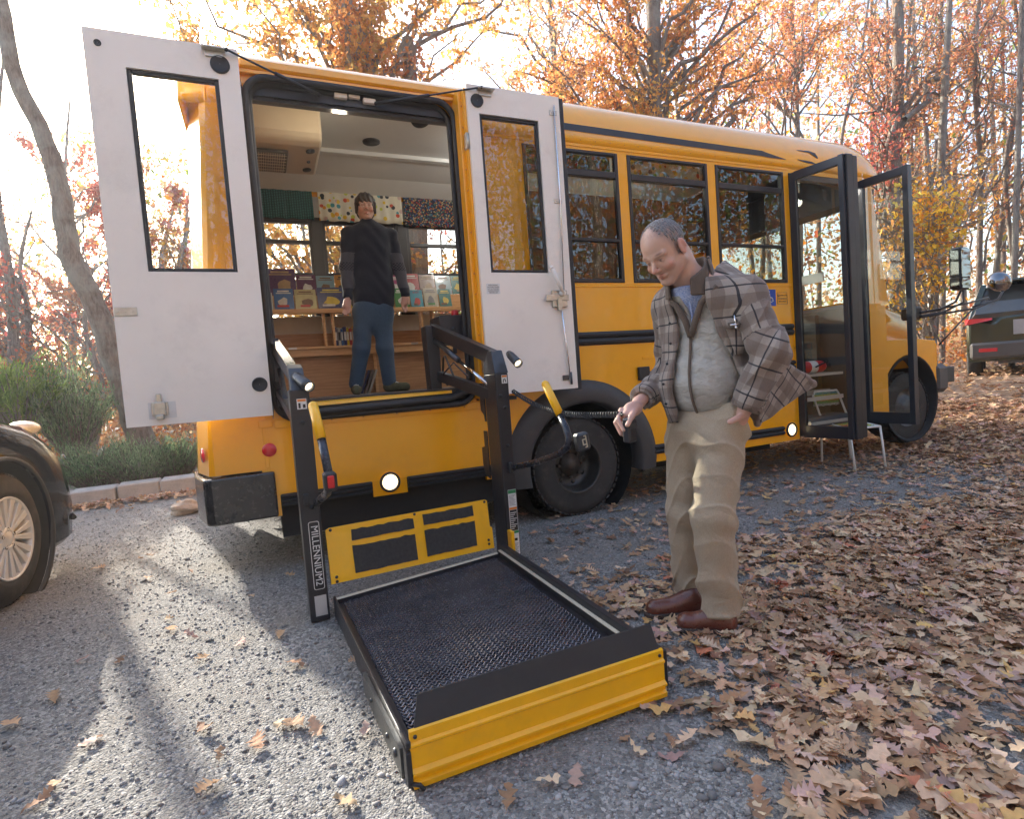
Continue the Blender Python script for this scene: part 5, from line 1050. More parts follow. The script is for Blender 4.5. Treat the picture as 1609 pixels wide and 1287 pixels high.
m = MB(); m.tube([(1.20, 3.52, 1.26), (1.16, 3.85, 1.42)], 0.02, 12); m.tube([(1.2, 3.6, 1.12), (1.17, 3.7, 1.30), (1.2, 3.84, 1.30), (1.2, 3.9, 1.15)], 0.007, 8); m.tube([(1.25, 3.5, 1.15), (1.2, 3.62, 1.25), (1.16, 3.75, 1.18), (1.2, 3.8, 1.1)], 0.006, 8); m.tube([(1.21, 3.6, 1.44), (1.21, 3.6, 1.31)], 0.014, 8); m.build('hydraulic_cylinder', DKST, ar)
m = MB(); m.hexa([(1.10, 3.86, 1.04), (1.18, 3.86, 1.04), (1.18, 3.98, 1.04), (1.10, 3.98, 1.04), (1.09, 3.86, 1.53), (1.19, 3.86, 1.53), (1.19, 3.98, 1.53), (1.09, 3.98, 1.53)]); m.build('stanchion', BLKP, LIFT, 0.008)
c0, c1 = aty(693, 540, 3.86), aty(738, 494, 3.86)
m = MB(); m.box((c0.x, 3.86, c0.z), (c1.x + 0.03, 4.10, c1.z), 0.008); pb = m.build('pump_box', mat('pump_box_black', (0.03, 0.03, 0.033), 0.5, 0, 0.2, 6, dirt=0.1), LIFT)
m = MB(); m.lathe((c0.x + 0.145, 3.93, c1.z), (0, 0, 1), [(0, 0.028), (0.04, 0.026), (0.045, 0)], 18); m.build('red_knob', RED, pb)
m = MB(); m.lathe((c0.x + 0.10, 3.858, c1.z - 0.10), (0, -1, 0), [(0, 0.016), (0.01, 0.014), (0.012, 0)], 16); m.build('pump_button', BLKR, pb)
# yellow threshold warning plate
a, b_ = aty(503, 636, BY - 0.05), aty(704, 617, BY + 0.09)
m = MB(); m.hexa([(0.30, BY - 0.06, 1.035), (1.22, BY + 0.0, 1.045), (1.22, BY + 0.02, 1.045), (0.30, BY - 0.02, 1.035), (0.30, BY - 0.055, 1.052), (1.22, BY + 0.005, 1.064), (1.22, BY + 0.03, 1.072), (0.30, BY - 0.01, 1.062)]); m.build('threshold_strip', SAFY, LIFT)
m = MB(); m.tube([(0.10, BY - 0.05, 1.2), (0.13, BY - 0.05, 1.04), (0.25, BY - 0.05, 0.995), (1.2, BY - 0.03, 1.01), (1.36, BY - 0.03, 1.06)], 0.025, 10); m.box((0.26, BY - 0.03, 1.0), (1.30, BY + 0.06, 1.035)); m.build('threshold_roller', BLKR, LIFT)
# handrails
def hrail(P, ky, r=0.0175):
    m = MB(); m.tube(P[ky:], r, 14); o = m.build('handrail', mat('blue_black_tube', (0.035, 0.04, 0.055), 0.28, 0.3, 0.1, 5), LIFT)
    m = MB(); m.tube(P[:ky + 1], r * 1.18, 14); m.ico(P[0], r * 1.18, 2); m.build('yellow_grip', SAFY, o); return o
h1 = [aty(492, 638, 2.50), aty(498.5, 664, 2.47), aty(505, 690, 2.44), aty(511, 718, 2.41), aty(517, 748, 2.38), aty(518, 762, 2.40), aty(514, 775, 2.5), aty(498, 790, 2.86)]
o = hrail(h1, 2)
m = MB(); c = aty(517, 760, 2.32); m.box((c.x - 0.02, c.y - 0.03, c.z - 0.03), (c.x + 0.03, c.y + 0.04, c.z + 0.045), 0.008); m.build('latch_housing', BLKR, o)
m = MB(); m.box((c.x - 0.008, c.y - 0.038, c.z - 0.015), (c.x + 0.018, c.y - 0.028, c.z + 0.035), 0.004); m.build('red_button', RED, o)
h2 = [aty(857, 604, 2.56), aty(868, 627, 2.52), aty(880, 652, 2.47), aty(889, 672, 2.42), aty(894, 688, 2.39), aty(892, 702, 2.40), aty(880, 713, 2.46), aty(845, 726, 2.75), aty(806, 735, 3.06)]
o = hrail(h2, 2)
c = aty(915, 694, 2.40); m = MB(); m.box((c.x - 0.035, c.y - 0.02, c.z - 0.045), (c.x + 0.035, c.y + 0.03, c.z + 0.045), 0.01, Matrix.Rotation(R_(-8), 3, 'Y')); pad = m.build('rail_pad', mat('blue_grey_pad', (0.05, 0.055, 0.065), 0.5), o)
m = MB(); q = Matrix.Rotation(R_(-8), 3, 'Y')
for (a0, a1, b0, b1) in ((-0.012, -0.006, -0.016, 0.016), (0.008, 0.014, -0.028, 0.03), (-0.006, 0.008, 0.010, 0.016), (-0.006, 0.008, -0.016, -0.010), (0.0, 0.012, 0.026, 0.032), (0.0, 0.012, -0.030, -0.024)): m.box((c.x + a0, c.y - 0.0225, c.z + b0), (c.x + a1, c.y - 0.0205, c.z + b1), 0, q, (c.x, c.y, c.z))
m.build('pad_mark', CREAM, pad)
# work lamps on the posts
for (p0, p1) in ((Vector((0.168, 2.90, 1.20)), Vector((0.215, 2.815, 1.145))), (Vector((1.355, 3.02, 1.25)), Vector((1.365, 2.94, 1.195)))):
    d = (p1 - p0).normalized(); m = MB(); m.lathe(p0, d, [(-0.03, 0.0), (-0.028, 0.018), (0, 0.024), (0.07, 0.026), ((p1 - p0).length, 0.026), ((p1 - p0).length - 0.004, 0.022), ((p1 - p0).length - 0.02, 0.02)], 20); o = m.build('work_lamp', mat('lamp_shell', (0.06, 0.065, 0.075), 0.3, 0.3), LIFT)
    m = MB(); m.lathe(p1 - d * 0.018, d, [(0, 0.021), (0.006, 0.014), (0.008, 0)], 18); m.build('bulb', LAMPS, o)
# stickers and lettering on the posts
RX90 = ROT_SIDE
def sticker(parent, name, x0, x1, z0, z1, y, m_): s = MB(); s.box((x0, y - 0.0012, z0), (x1, y - 0.0003, z1)); return s.build(name, m_, parent)
def rr_sticker(parent, name, x0, x1, z0, z1, y, m_, r, t=0.0012): s = MB(); s.prism(rrect(x0, x1, z0, z1, r, 4), y - t, y - 0.0003); return s.build(name, m_, parent)
rr_sticker(pl, 'name_plate_edge', 0.150, 0.200, 0.165, 0.500, 2.857, STICK, 0.01); rr_sticker(pl, 'name_plate_face', 0.153, 0.197, 0.168, 0.497, 2.8555, INK, 0.008)
rot = RX90 @ Matrix.Rotation(R_(-90), 3, 'Z')
text('name_plate_text', 'MILLENNIUM2', 0.046, (0.1755, 2.854, 0.3325), rot, STICK, pl, 0.0008, 'CENTER', 1.02)
sticker(pl, 'serial_label', 0.147, 0.202, 0.035, 0.135, 2.857, mat('grey_label', (0.5, 0.5, 0.48), 0.5))
o = sticker(pl, 'warning_label', 0.152, 0.196, 1.045, 1.095, 2.857, STICK); s_ = MB(); s_.box((0.155, 2.855, 1.082), (0.193, 2.8556, 1.092)); s_.build('label_band', ORAN, o); s_ = MB(); s_.box((0.158, 2.855, 1.05), (0.168, 2.8556, 1.075)); s_.box((0.178, 2.855, 1.05), (0.190, 2.8556, 1.068)); s_.build('label_mark', INK, o)
o = sticker(pr_, 'warning_label', 1.30, 1.335, 1.09, 1.14, 3.057, STICK); s_ = MB(); s_.box((1.302, 3.055, 1.127), (1.333, 3.0556, 1.138)); s_.build('label_band', ORAN, o); s_ = MB(); s_.tube([(1.309, 3.0555, 1.095), (1.311, 3.0555, 1.115), (1.319, 3.0555, 1.118), (1.326, 3.0555, 1.098)], 0.003, 5); s_.build('label_mark', INK, o)
o = sticker(pr_, 'instruction_label', 1.285, 1.337, 0.06, 0.455, 3.057, STICK)
s_ = MB(); s_.box((1.286, 3.055, 0.432), (1.336, 3.0556, 0.453)); s_.box((1.286, 3.055, 0.19), (1.336, 3.0556, 0.205)); s_.build('green_band', GREEN, o)
s_ = MB(); s_.box((1.286, 3.055, 0.335), (1.336, 3.0556, 0.348)); s_.build('orange_band', ORAN, o)
s_ = MB(); s_.box((1.288, 3.055, 0.207), (1.334, 3.0556, 0.333)); s_.box((1.296, 3.055, 0.145), (1.326, 3.0556, 0.160)); s_.build('black_panel', INK, o)
s_ = MB()
for k in range(9): s_.box((1.290, 3.0542, 0.218 + k * 0.012), (1.290 + 0.02 + 0.02 * ((k * 7) % 3) / 2, 3.0548, 0.222 + k * 0.012))
s_.build('print_lines', STICK, o)
s_ = MB()
for z in [0.36 + k * 0.0075 for k in range(9)] + [0.07 + k * 0.008 for k in range(8)]: s_.box((1.290, 3.0548, z), (1.330 - 0.006 * (int(z * 1000) % 3), 3.0556, z + 0.0028))
s_.build('fine_print', mat('grey_ink', (0.25, 0.25, 0.26), 0.6), o)
m = MB(); [m.lathe((x, y, z), (0, -1, 0), [(0, 0.011), (0.006, 0.010), (0.009, 0)], 12) for (x, y, z) in ((0.17, 2.858, 0.98), (0.175, 2.858, 0.57), (1.31, 3.058, 0.95), (1.31, 3.058, 0.72), (1.285, 3.058, 1.02))]; m.build('post_bolts', BLKR, LIFT)
# hydraulic block near the left post foot
m = MB(); m.box((0.14, 2.84, 0.585), (0.165, 2.862, 0.64), 0.004); m.box((1.30, 3.04, 0.55), (1.325, 3.062, 0.62), 0.004); m.build('rail_socket', BLKR, LIFT)
# hand control on its coiled cable
HAND = aty(988, 662, 1.93)
CTRL = empty('hand_control', HAND, 'black hand control on a coiled cable held in the older person\'s right hand', 'remote control')
P = []
A, B = Vector((1.36, 3.05, 1.045)), HAND + Vector((-0.02, 0.01, 0.03))
N = 1500
for i in range(N):
    t_ = i / (N - 1); p = A.lerp(B, t_) + Vector((0, 0, -0.075 * math.sin(math.pi * t_) * (1 - 0.35 * t_))); a = 2 * math.pi * 54 * t_; r = 0.0115
    P.append(p + Vector((0.55 * math.cos(a) * r, -0.2 * math.cos(a) * r, math.sin(a) * r)) if 0.01 < t_ < 0.985 else p)
m = MB(); m.tube(P, 0.0038, 5); m.build('coiled_cable', BLKR, CTRL)
m = MB(); q = Matrix.Rotation(R_(25), 3, 'Z'); m.box(HAND + Vector((-0.03, -0.018, -0.09)), HAND + Vector((0.035, 0.018, 0.015)), 0.008, q, HAND); o = m.build('control_box', BLKP, CTRL)
m = MB(); m.box(HAND + Vector((-0.028, -0.021, -0.03)), HAND + Vector((0.032, -0.018, -0.01)), 0.002, q, HAND); m.build('rocker_switch', DKST, o)
# ================================================================ what stands inside the bus
SHY = 5.60
sh = empty('bookshelf', (1.0, 5.75, FL), 'low pine book shelf running under the far windows with a sloping display rack', 'bookshelf')
m = MB(); m.box((-0.2, SHY, 1.875), (3.2, SHY + 0.16, 1.905), 0.003); m.box((-0.2, SHY - 0.02, 1.86), (3.2, SHY, 1.895), 0.002); m.box((-0.2, 5.80, 1.905), (3.2, 5.93, 2.06)); m.build('display_ledge', PINE, sh)
m = MB(); m.box((-0.2, SHY - 0.06, 1.52), (3.2, 5.95, 1.545), 0.003); m.build('middle_shelf', PINE, sh)
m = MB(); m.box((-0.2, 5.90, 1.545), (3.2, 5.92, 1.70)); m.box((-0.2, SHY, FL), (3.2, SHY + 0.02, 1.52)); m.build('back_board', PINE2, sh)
m = MB()
for x in (-0.1, 0.60, 0.68, 1.55, 1.67, 2.4): m.box((x, SHY + 0.01, 1.545), (x + 0.022, SHY + 0.10, 1.875), 0.002)
for x in (1.03, 2.1): m.box((x, SHY - 0.03, FL), (x + 0.03, SHY, 1.52), 0.002)
m.box((-0.2, SHY - 0.05, 1.455), (3.2, SHY - 0.03, 1.52), 0.002); m.build('upright', PINE, sh)
m = MB()
for x in (0.27, 0.92, 1.41, 1.6): m.box((x, SHY - 0.065, 1.525), (x + 0.07, SHY - 0.05, 1.545), 0.001)
m.build('hinge', STL, sh)
m = MB(); m.box((-0.2, 5.925, 1.70), (3.2, 5.935, 1.87)); m.build('white_wall_strip', mat('pale_wall_sheet', (0.62, 0.62, 0.58), 0.5), sh)
def mat_cover(name, c1, c2, c3, sc):
    t = NT(name); v = t.coord(); n = t.noise(sc, 3, 0.5, v, 1.0)
    f = t.ramp(n.outputs[0], [(0.40, c1), (0.50, c2), (0.60, c3)]); f2 = t.n['Color Ramp'] if 'Color Ramp' in t.n else None
    t.base(f); t.b.inputs['Roughness'].default_value = 0.3; return t.m
BOOKC = [('purple', (0.12, 0.05, 0.17), 'tan'), ('violet', (0.14, 0.03, 0.12), 'white'), ('sky blue', (0.25, 0.42, 0.50), 'brown'), ('orange', (0.65, 0.30, 0.03), 'black'), ('teal', (0.03, 0.22, 0.20), 'yellow'), ('red', (0.50, 0.04, 0.04), 'white'), ('navy', (0.03, 0.05, 0.18), 'tan'),
         ('white', (0.65, 0.66, 0.62), 'green'), ('bright blue', (0.03, 0.16, 0.50), 'white'), ('pale yellow', (0.60, 0.55, 0.25), 'brown'), ('dark blue', (0.05, 0.07, 0.22), 'yellow'), ('yellow', (0.75, 0.55, 0.04), 'black'), ('grass green', (0.06, 0.30, 0.07), 'white'), ('cyan', (0.08, 0.40, 0.55), 'red'), ('cream', (0.60, 0.56, 0.44), 'grey'), ('magenta', (0.45, 0.04, 0.22), 'white'), ('brown', (0.22, 0.10, 0.05), 'tan')]
INKC = {'tan': (0.45, 0.32, 0.18), 'white': (0.75, 0.75, 0.72), 'brown': (0.20, 0.11, 0.05), 'black': (0.03, 0.03, 0.03), 'yellow': (0.75, 0.60, 0.08), 'green': (0.08, 0.30, 0.08), 'red': (0.60, 0.05, 0.04), 'grey': (0.25, 0.25, 0.27)}
CM = {c[0]: mat('cover_' + c[0].replace(' ', '_'), tuple(v * 0.65 for v in c[1]), 0.3, 0, 0.15, 9, coat=0.3) for c in BOOKC}; IM = {k: mat('print_' + k, tuple(x * 0.7 for x in v), 0.4, 0, 0.2, 20) for k, v in INKC.items()}
rb = random.Random(9); nb = 0
def book(x, y, z, w, h, ci, where, title=None):
    """picture book leaning back, cover to the camera"""
    cn, _, ik = BOOKC[ci]; global nb; nb += 1
    q = Matrix.Rotation(R_(-14), 3, 'X'); c = Vector((x, y, z)); m = MB(); m.cur = 0
    m.box((x, y, z), (x + w, y + 0.008, z + h), 0.001, q, c)
    mm = [CM[cn], IM[ik], IM[rb.choice(list(IM))]]
    m.cur = 1; a, b_ = sorted((rb.uniform(0.1, 0.3), rb.uniform(0.55, 0.9)))
    n = 9; cx, cz = x + w * rb.uniform(0.4, 0.6), z + h * 0.35; P = [(cx + w * 0.32 * rb.uniform(0.6, 1.1) * math.cos(2 * math.pi * k / n), cz + h * 0.24 * rb.uniform(0.6, 1.1) * math.sin(2 * math.pi * k / n)) for k in range(n)]
    V = [q @ (Vector((p[0], yy, p[1])) - c) + c for yy in (y - 0.0015, y - 0.0002) for p in P]; m.add(V, [list(range(n))] + [[k, (k + 1) % n, n + (k + 1) % n, n + k] for k in range(n)])
    if title is None:
        m.box((x + w * 0.12, y - 0.0015, z + h * 0.76), (x + w * 0.88, y - 0.0002, z + h * 0.80), 0, q, c); m.box((x + w * 0.2, y - 0.0015, z + h * 0.84), (x + w * 0.8, y - 0.0002, z + h * 0.91), 0, q, c)
    m.cur = 2; m.box((x + w * a, y - 0.0030, z + h * 0.12), (x + w * b_, y - 0.0018, z + h * 0.22), 0, q, c)
    o = m.build('book', mm); me = o.data; me.transform(Matrix.Translation(-c)); o.location = c
    tag(o, '%s picture book with %s print, %s' % (cn, ik, where), 'book', 'picture books facing out on the display rack')
    if title:
        tt = text('title', title, h * 0.17, (0, 0, 0), ROT_SIDE, IM[ik], None, 0.0008); tt.data.transform(Matrix.Translation(q @ Vector((w / 2, -0.001, h * 0.84)))); tt.parent = o
NTH = ['first', 'second', 'third', 'fourth', 'fifth', 'sixth', 'seventh', 'eighth', 'ninth', 'tenth', 'eleventh', 'twelfth']
x = 0.02; k = 0
for i, (w, h, ci, tl) in enumerate(((0.11, .20, 5, None), (0.27, .27, 0, None), (0.18, .21, 1, None), (0.17, .20, 2, None), (0.18, .21, 3, None), (0.17, .21, 13, None), (0.16, .20, 6, None), (0.16, .21, 15, None), (0.16, .23, 5, None), (0.17, .22, 16, None), (0.17, .21, 2, None), (0.18, .21, 4, None))):
    book(x, 5.80, 2.065, w, h, ci, 'back row of the rack, %s from the left' % NTH[i], tl); x += w + 0.005
x = 0.02
for i, (w, h, ci, tl) in enumerate(((0.16, .17, 7, 'DOGGIE'), (0.17, .21, 8, None), (0.19, .20, 9, None), (0.26, .22, 10, None), (0.14, .19, 11, None), (0.16, .19, 12, None), (0.13, .20, 3, None), (0.15, .21, 12, None), (0.13, .19, 13, 'JUST'), (0.15, .21, 14, None), (0.13, .20, 4, None))):
    book(x, 5.655, 1.907, w, h, ci, 'front row of the rack, %s from the left' % NTH[i], tl); x += w + 0.012
for i, (cn, w) in enumerate((('navy', .02), ('white', .024), ('bright blue', .02), ('dark blue', .026), ('yellow', .022), ('red', .024), ('orange', .02), ('grass green', .024), ('pale yellow', .018), ('red', .02))):
    m = MB(); x0 = 0.70 + i * 0.0265; m.box((x0, SHY + 0.02, 1.546), (x0 + w, SHY + 0.14, 1.73 - 0.01 * (i % 3)), 0.001); m.cur = 1; m.box((x0 + 0.003, SHY + 0.018, 1.60), (x0 + w - 0.003, SHY + 0.0195, 1.68))
    c = Vector((x0, SHY + 0.08, 1.546)); o = m.build('book', [CM[cn], IM['white' if cn != 'white' else 'black']]); o.data.transform(Matrix.Translation(-c)); o.location = c
    tag(o, 'upright %s book spine, %s of the ten on the middle shelf' % (cn, NTH[i]), 'book', 'books standing upright on the middle shelf')
for i, dx in enumerate((0.0, 0.035, 0.07)):
    m = MB(); q = Matrix.Rotation(R_(22), 3, 'Y'); c = Vector((0.86 + dx, SHY - 0.16, FL)); m.box(c, c + Vector((0.02, 0.12, 0.24)), 0.002, q, c); o = m.build('book', [CM['navy'] if i == 0 else IM['grey'] if i == 1 else CM['white']]); o.data.transform(Matrix.Translation(-c)); o.location = c
    tag(o, ('dark', 'grey', 'pale')[i] + ' thin book leaning on the bus floor behind the standing person\'s feet', 'book', 'leaning books on the bus floor')
# ---- valances over the windows
def valance(x0, x1, y, z0, z1, m_, label, n=60, amp=0.008):
    V = []; 
    for i in range(n + 1):
        x_ = x0 + (x1 - x0) * i / n; f = math.sin(i * 0.9) * 0.6 + math.sin(i * 0.37 + 1) * 0.5
        for j in range(7): z_ = z0 + (z1 - z0) * j / 6; V.append((x_, y + f * amp * (1 - 0.7 * j / 6), z_ + (0.006 * math.sin(i * 0.5) if j == 0 else 0)))
    F = [[i * 7 + j, (i + 1) * 7 + j, (i + 1) * 7 + j + 1, i * 7 + j + 1] for i in range(n) for j in range(6)]
    m = MB(); m.add(V, F, True); o = m.build('window_valance', m_); c = Vector(((x0 + x1) / 2, y, z0)); o.data.transform(Matrix.Translation(-c)); o.location = c; s = o.modifiers.new('cloth', 'SOLIDIFY'); s.thickness = 0.003
    tag(o, label, 'valance', 'cloth valances above the bus windows')
def mat_fabric(name, base, cols, scale, thr=0.25, trans=0.25):
    t = NT(name); v = t.coord(); vo = t.n.new('ShaderNodeTexVoronoi'); vo.inputs['Scale'].default_value = scale; t.link(v, vo.inputs['Vector'])
    sp = t.n.new('ShaderNodeSeparateColor'); t.link(vo.outputs['Color'], sp.inputs[0]); st = [(i / len(cols), c) for i, c in enumerate(cols)]
    cc = t.ramp(sp.outputs[0], st); cc.node.color_ramp.interpolation = 'CONSTANT'
    mk = t.math('LESS_THAN', vo.outputs['Distance'], thr); f = t.mix(mk, base, cc); t.base(f); t.b.inputs['Roughness'].default_value = 0.9
    tl = t.n.new('ShaderNodeBsdfTranslucent'); t.link(f, tl.inputs[0]); mx = t.n.new('ShaderNodeMixShader'); mx.inputs[0].default_value = trans; t.link(t.b.outputs[0], mx.inputs[1]); t.link(tl.outputs[0], mx.inputs[2]); t.link(mx.outputs[0], t.out.inputs[0]); return t.m
def mat_weave(name, c1, c2, su, sv):
    t = NT(name); v = t.coord(); w = t.n.new('ShaderNodeTexWave'); w.inputs['Scale'].default_value = su; w.inputs['Distortion'].default_value = 4; w.inputs['Detail'].default_value = 2; w.inputs['Detail Scale'].default_value = sv; t.link(v, w.inputs['Vector']); w.bands_direction = 'X'
    w2 = t.n.new('ShaderNodeTexWave'); w2.inputs['Scale'].default_value = sv; w2.bands_direction = 'Z'; w2.inputs['Distortion'].default_value = 2; t.link(v, w2.inputs['Vector'])
    f = t.math('MULTIPLY', w.outputs['Fac'], w2.outputs['Fac']); f = t.ramp(f, [(0.2, c1), (0.55, c2)]); t.base(f); t.b.inputs['Roughness'].default_value = 0.9
    tl = t.n.new('ShaderNodeBsdfTranslucent'); t.link(f, tl.inputs[0]); mx = t.n.new('ShaderNodeMixShader'); mx.inputs[0].default_value = 0.25; t.link(t.b.outputs[0], mx.inputs[1]); t.link(tl.outputs[0], mx.inputs[2]); t.link(mx.outputs[0], t.out.inputs[0]); return t.m
TEAL = mat_weave('teal_knit', (0.01, 0.06, 0.06), (0.05, 0.24, 0.22), 14, 20)
PRINT = mat_fabric('animal_print_cloth', (0.72, 0.70, 0.58), [(0.75, 0.55, 0.06), (0.10, 0.35, 0.40), (0.60, 0.10, 0.05), (0.55, 0.62, 0.10), (0.05, 0.06, 0.07), (0.75, 0.35, 0.05), (0.60, 0.45, 0.40)], 17, 0.36)
MULTI = mat_fabric('small_check_cloth', (0.03, 0.035, 0.06), [(0.35, 0.05, 0.04), (0.35, 0.30, 0.20), (0.05, 0.12, 0.25), (0.05, 0.16, 0.14), (0.40, 0.22, 0.06)], 60, 0.5)
FRUIT = mat_fabric('fruit_print_cloth', (0.02, 0.08, 0.02), [(0.06, 0.25, 0.03), (0.50, 0.12, 0.02), (0.04, 0.16, 0.03), (0.5, 0.04, 0.03), (0.08, 0.3, 0.05)], 22, 0.42)
valance(0.02, 0.64, 5.93, 2.83, 3.14, TEAL, 'teal knitted valance over the far window at the left of the doorway'); valance(0.69, 1.53, 5.93, 2.82, 3.15, PRINT, 'white valance with bright animal print behind the standing person\'s head'); valance(1.55, 2.37, 5.93, 2.80, 3.14, MULTI, 'dark small-check valance over the far window at the right of the doorway')
for i, (a, b_, mm_, lb) in enumerate(((1.93, 2.71, FRUIT, 'green fruit-print valance in the side window beside the open lift door'), (2.85, 3.64, PRINT, 'white animal-print valance in the middle side window'), (3.77, 4.30, TEAL, 'teal valance in the side window next to the entrance'))): valance(a, b_, BY + 0.07, 2.655, 2.84, mm_, lb, 50, 0.006)
# shelving seen through the side windows
sb = empty('bookcase', (2.8, BY + 0.25, FL), 'brown wooden bookcase with its back against the side windows', 'bookcase')
m = MB(); m.box((1.50, BY + 0.10, FL), (3.5, BY + 0.12, 2.52)); m.build('back', mat('brown_back_board', (0.26, 0.12, 0.05), 0.4, 0, 0.1, 3), sb)
m = MB(); 
for z in (1.4, 1.8, 2.2, 2.5): m.box((1.50, BY + 0.12, z), (3.5, BY + 0.36, z + 0.02))
for x in (1.50, 3.48): m.box((x, BY + 0.12, FL), (x + 0.02, BY + 0.36, 2.52))
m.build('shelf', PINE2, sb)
# fire extinguisher on the step and the small chair outside
fe = empty('fire_extinguisher', (5.2, 4.06, 0.94), 'red fire extinguisher lying on its side inside the entrance', 'fire extinguisher')
m = MB(); c = Vector((4.98, 4.06, 1.0)); m.lathe(c, (1, 0, 0), [(0, 0), (0.0, 0.05), (0.02, 0.062), (0.36, 0.062), (0.40, 0.045), (0.42, 0.02)], 24); o = m.build('cylinder', RED, fe)
m = MB(); m.lathe(c, (1, 0, 0), [(0.16, 0.0635), (0.26, 0.0635)], 24); m.build('label_band', STICK, fe); m = MB(); m.box(c + Vector((0.42, -0.02, -0.02)), c + Vector((0.50, 0.02, 0.03)), 0.005); m.tube([c + Vector((0.46, 0, 0.03)), c + Vector((0.40, -0.06, 0.05)), c + Vector((0.2, -0.075, 0.0))], 0.008, 8); m.build('valve', BLKR, fe)
CH = empty('lawn_chair', (4.95, 3.40, 0), 'small metal chair with rainbow webbing standing outside the entrance door', 'chair')
S = [aty(1293, 684, 3.86), aty(1345, 668, 3.90), aty(1398, 675, 3.30), aty(1350, 690, 3.25)]
feet = [Vector(at(1287, 722, 2, 0.0)), Vector(at(1333, 712, 2, 0.0)), Vector(at(1392, 735, 2, 0.0)), Vector(at(1349, 740, 2, 0.0))]
# frame measured on the ground: front legs nearer the camera
FLg, FRg = Vector((5.02, 3.50, 0)), Vector((5.34, 3.42, 0)); BLg, BRg = Vector((5.20, 3.98, 0)), Vector((5.56, 3.92, 0)); sz = 0.40
def up(p, q_, z): return Vector((p.x + (q_.x - p.x), p.y + (q_.y - p.y), z))
sc_ = [FLg + Vector((0.0, 0.04, sz)), FRg + Vector((0.0, 0.04, sz)), BRg + Vector((-0.05, -0.03, sz + 0.03)), BLg + Vector((-0.0, -0.03, sz + 0.03))]
m = MB(); m.tube([FLg, sc_[0], sc_[3]], 0.011, 8); m.tube([FRg, sc_[1], sc_[2]], 0.011, 8); m.tube([sc_[0], sc_[1]], 0.011, 8)
bt = [sc_[3] + Vector((0.0, 0.10, 0.30)), sc_[2] + Vector((0.0, 0.10, 0.30))]
m.tube([BLg, sc_[3] + Vector((0, 0.02, 0))], 0.011, 8); m.tube([BRg, sc_[2] + Vector((0, 0.02, 0))], 0.011, 8)
m.tube([sc_[3] + Vector((0, 0.0, 0)), bt[0] - Vector((0, 0, 0.03)), bt[0].lerp(bt[1], 0.08) + Vector((0, 0, 0.01)), bt[0].lerp(bt[1], 0.92) + Vector((0, 0, 0.01)), bt[1] - Vector((0, 0, 0.03)), sc_[2]], 0.011, 8); m.build('frame', WHTP, CH)
def mat_stripes(name, cols, freq):
    t = NT(name); a = t.n.new('ShaderNodeAttribute'); a.attribute_name = 'pc'; s_ = t.n.new('ShaderNodeSeparateXYZ'); t.link(a.outputs['Vector'], s_.inputs[0]); f = t.math('FRACT', t.math('MULTIPLY', s_.outputs[0], freq))
    c = t.ramp(f, [(i / len(cols), c_) for i, c_ in enumerate(cols)]); c.node.color_ramp.interpolation = 'CONSTANT'; t.base(c); t.b.inputs['Roughness'].default_value = 0.5; return t.m
WEB = mat_stripes('rainbow_webbing', [(0.08, 0.38, 0.36), (0.60, 0.62, 0.08), (0.55, 0.06, 0.06), (0.70, 0.45, 0.10), (0.25, 0.55, 0.15), (0.60, 0.66, 0.64)], 1.0)
def webbing(Q, name, sag):
    n = 22; V = []; A = []; F = []
    for i in range(n):
        for k in (0.04, 0.96):
            u = (i + k) / n
            for j in range(9):
                v = j / 8; p = Q[0].lerp(Q[1], u).lerp(Q[3].lerp(Q[2], u), v); p = p + Vector((0, 0, 0.006 * (1 if (i + j) % 2 else -1) - sag * math.sin(math.pi * v) * math.sin(math.pi * u))); V.append(p); A.append((u, v, 0))
        b_ = i * 18; F += [[b_ + j, b_ + j + 1, b_ + 9 + j + 1, b_ + 9 + j] for j in range(8)]
    V = [p - CH.location for p in V]; me = npmesh(name, np.array([tuple(p) for p in V]), np.array(F), np.full(len(F), 4), True, None, {'pc': A}); o = link(name, me, WEB, CH); s_ = o.modifiers.new('th', 'SOLIDIFY'); s_.thickness = 0.005
webbing([sc_[0], sc_[3], sc_[2], sc_[1]], 'seat', 0.012)
d_ = Vector((0, 0, 0.14)); webbing([bt[0], bt[0] - d_, bt[1] - d_, bt[1]], 'backrest', 0.0)
# ================================================================ cars, kerb, rock
def xf(mb, M): mb.v = [tuple(M @ Vector(p)) for p in mb.v]; return mb
def bool_cut(o, mb):
    """cuts the shapes of mb out of the object for good"""
    c = mb.build('cutter', DARK); md = o.modifiers.new('cut', 'BOOLEAN'); md.operation = 'DIFFERENCE'; md.object = c; md.solver = 'EXACT'
    if o.parent is not None: c.location = -wloc(o.parent) + wloc(o.parent) * 1.0
    bpy.context.view_layer.update(); dg = bpy.context.evaluated_depsgraph_get(); me = bpy.data.meshes.new_from_object(o.evaluated_get(dg))
    o.modifiers.remove(md); o.data = me; bpy.data.objects.remove(c)
CARP = mat('near_black_car_paint', (0.003, 0.005, 0.012), 0.10, 0.0, 0.05, 2.0, coat=0.0, spec=0.12)
CARP.node_tree.nodes['Principled BSDF'].inputs['Roughness'].default_value = 0.05
for l_ in list(CARP.node_tree.nodes['Principled BSDF'].inputs['Roughness'].links): CARP.node_tree.links.remove(l_)
CAR = empty('parked_car', (-2.25, 2.6, 0), 'dark glossy car at the left edge with silver multi-spoke wheel', 'car')
fx = -1.41
